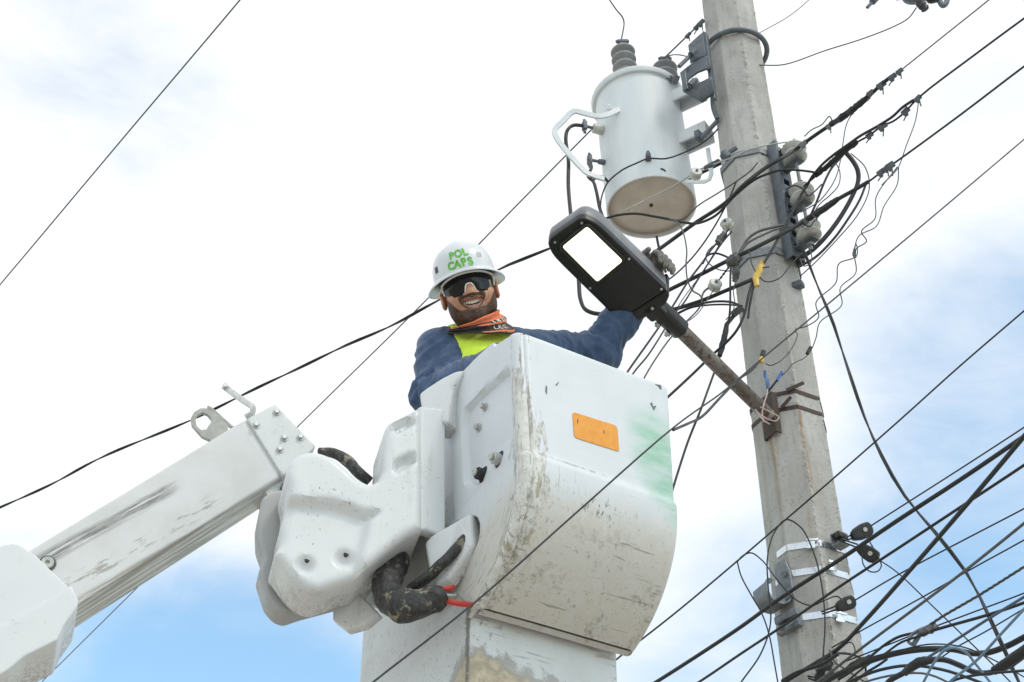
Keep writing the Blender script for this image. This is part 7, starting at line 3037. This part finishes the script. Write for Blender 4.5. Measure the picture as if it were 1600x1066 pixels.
# blue taped lead ends by the lamp bracket
o = wire('lamp_lead', 'pink lamp lead rising from the arm to a blue taped end on the pole', 'wire', 2.2, route([(1193, 660, 4.68), (1191, 645, 4.66), (1194, 630, 4.66), (1198, 617, 4.67), (1200, 606, 4.68)], 8), 'pink_wire')
wrap('blue_tape_wrap', o, [W(1200, 608, 4.68), W(1198, 594, 4.68), W(1194, 580, 4.68)], 0.007, 'blue_tape', 0.8)
o = wire('lamp_lead', 'dark lamp lead ending in blue tape beside the pink one', 'wire', 3.8, route([(1200, 612, 4.68), (1208, 602, 4.67), (1216, 592, 4.67), (1222, 583, 4.67)], 6), 'rubber')
wrap('blue_tape_wrap', o, [W(1214, 594, 4.665), W(1222, 582, 4.665)], 0.006, 'blue_tape', 0.8)
wire('lamp_lead', 'pale lead looping at the foot of the lamp arm out to the right', 'wire', 2.0, route([(1188, 636, 4.66), (1196, 640, 4.64), (1208, 646, 4.63), (1217, 652, 4.63), (1212, 658, 4.63), (1200, 655, 4.63), (1188, 648, 4.64), (1180, 641, 4.66)], 8), 'pink_wire')
wire('lamp_lead', 'pale lead drooping below the foot of the lamp arm', 'wire', 2.0, route([(1180, 640, 4.66), (1187, 650, 4.64), (1196, 659, 4.63), (1203, 663, 4.63)], 8), 'pink_wire')

# -- leads of the transformer
wire('transformer_lead', 'thick lead looping from the upper left tank stud down behind the lamp head', 'cable', 6.4, spline([LV[0], W(896, 196, 5.15), W(887, 203, 5.13), W(884, 217, 5.12), W(888, 248, 5.12), W(888, 291, 5.1), W(892, 337, 5.06), W(898, 390, 5.0), W(904, 435, 4.95), W(907, 468, 4.92), W(915, 484, 4.9), W(930, 490, 4.9), W(960, 490, 4.9), W(1000, 484, 4.95)], 6), 'rubber')
wire('transformer_lead', 'dark lead bent from the lower left stud down past the tank to behind the lamp', 'cable', 5.4, spline([LV[1], W(924, 262, 5.14), W(919, 276, 5.12), W(927, 284, 5.1), W(932, 300, 5.08), W(937, 325, 5.05), W(944, 344, 5.0), W(955, 372, 4.95)], 6), 'rubber')
wire('transformer_lead', 'short dark lead tucked behind the tank side at the lower stud', 'cable', 5.0, route([(925, 283, 5.14), (934, 276, 5.13), (942, 277, 5.15), (950, 284, 5.2)], 6), 'rubber')
wire('ground_lead', 'thin black lead arcing over the front of the tank to the grounding lug', 'wire', 2.6, route([(938, 325, 5.04), (940, 308, 5.03), (950, 285, 5.02), (972, 266, 5.0), (995, 255, 4.99), (1013, 248, 4.99), (1040, 248, 4.99), (1070, 238, 5.0), (1097, 224, 4.98), (1112, 212, 4.95), (1122, 201, 4.93)], 8), 'rubber')
wire('ground_lead', 'short dark lead hanging straight below the tank', 'cable', 4.2, route([(1026, 370, 5.25), (1028, 380, 5.24), (1033, 402, 5.2), (1040, 425, 5.15)], 6), 'rubber')

# -- more of the tangle beside and below
wire('jumper_wire', 'hair thin wire beside the drop pair, the one nearest the lamp', 'wire', 1.6, route([(1130, 372, 4.88), (1112, 402, 4.88), (1090, 436, 4.88), (1070, 463, 4.87), (1060, 478, 4.87)], 6), 'wire')
wire('jumper_wire', 'thin wire sagging from the loose spool by the lamp to the arm sleeve', 'wire', 1.8, route([(1116, 452, 4.84), (1104, 470, 4.83), (1092, 488, 4.82), (1078, 500, 4.8), (1062, 508, 4.78)], 6), 'wire')
wire('jumper_wire', 'slack wire drooping from the lower pole band across to the wrapped joint', 'wire', 1.9, route([(1150, 436, 4.8), (1146, 456, 4.8), (1148, 474, 4.8), (1143, 490, 4.8), (1134, 500, 4.82)], 6), 'wire')
wire('jumper_wire', 'thin loop of wire under the lowest spool', 'wire', 1.8, route([(1262, 385, 4.72), (1268, 398, 4.71), (1266, 412, 4.71), (1256, 416, 4.72), (1250, 404, 4.73)], 8), 'wire')
wire('jumper_wire', 'black tie looped over the middle spool', 'wire', 2.4, route([(1228, 296, 4.72), (1242, 290, 4.71), (1256, 297, 4.71), (1262, 306, 4.72), (1272, 300, 4.73), (1284, 288, 4.74)], 8), 'rubber')
wire('jumper_wire', 'black tie looped over the lowest spool', 'wire', 2.4, route([(1236, 356, 4.71), (1250, 348, 4.705), (1264, 354, 4.71), (1272, 346, 4.72), (1284, 332, 4.73)], 8), 'rubber')
low('dark cable from the pole foot to the lower right corner, under the waving thick one', 5.0, [(1290, 1085), (1330, 1064), (1375, 1047), (1420, 1040), (1470, 1046), (1520, 1062), (1560, 1078)], Ypole=4.4)
low('thin black wire wandering along the waving thick cable', 2.4, [(1325, 1050), (1360, 1028), (1400, 1018), (1450, 1007), (1500, 1010), (1550, 1030), (1600, 1058), (1650, 1090)], Ypole=4.3)
low('grey cable fanning out lowest from the pole foot', 3.6, [(1300, 1090), (1340, 1070), (1390, 1056), (1440, 1052), (1480, 1066), (1500, 1085)], 'rubber_grey', Ypole=4.35)
kn2 = thing('cable_bundle', 'dark wrapped lump of cables on the lower right edge of the pole', 'bundle', W(1340, 1035, 4.7))
wrap('bundle_wrap', kn2, [W(1318, 1050, 4.66), W(1338, 1037, 4.65), W(1360, 1026, 4.64)], 0.011, 'rubber', 0.35)
wrap('bundle_wrap', kn2, [W(1276, 1050, 4.66), W(1290, 1042, 4.65), W(1300, 1036, 4.65)], 0.012, 'rubber', 0.45)

wire('jumper_wire', 'thin black wire swinging from the lower band past the yellow tape', 'wire', 1.9, route([(1170, 392, 4.7), (1178, 420, 4.69), (1196, 440, 4.69), (1216, 436, 4.69), (1236, 414, 4.7), (1250, 398, 4.71)], 8), 'rubber')
wire('service_cable', 'lone sagging cable between the lamp top edge and the upper pole band', 'cable', 2.6, route([(1000, 455, 5.1), (1040, 440, 5.05), (1075, 410, 5.0), (1105, 372, 4.95), (1135, 320, 4.9), (1150, 285, 4.86)], 8), 'rubber')
wire('jumper_wire', 'slack wire sagging right of the spools between the second and third conductors', 'wire', 1.9, route([(1300, 246, 4.74), (1312, 268, 4.72), (1310, 290, 4.71), (1296, 306, 4.71), (1280, 320, 4.72), (1270, 336, 4.74)], 8), 'wire')
wire('jumper_wire', 'thin black wire bowing widest to the right of the insulator rack', 'wire', 1.9, route([(1330, 240, 4.70), (1352, 262, 4.68), (1358, 296, 4.68), (1340, 336, 4.70), (1310, 372, 4.73), (1272, 412, 4.78), (1250, 432, 4.82)], 8), 'rubber')
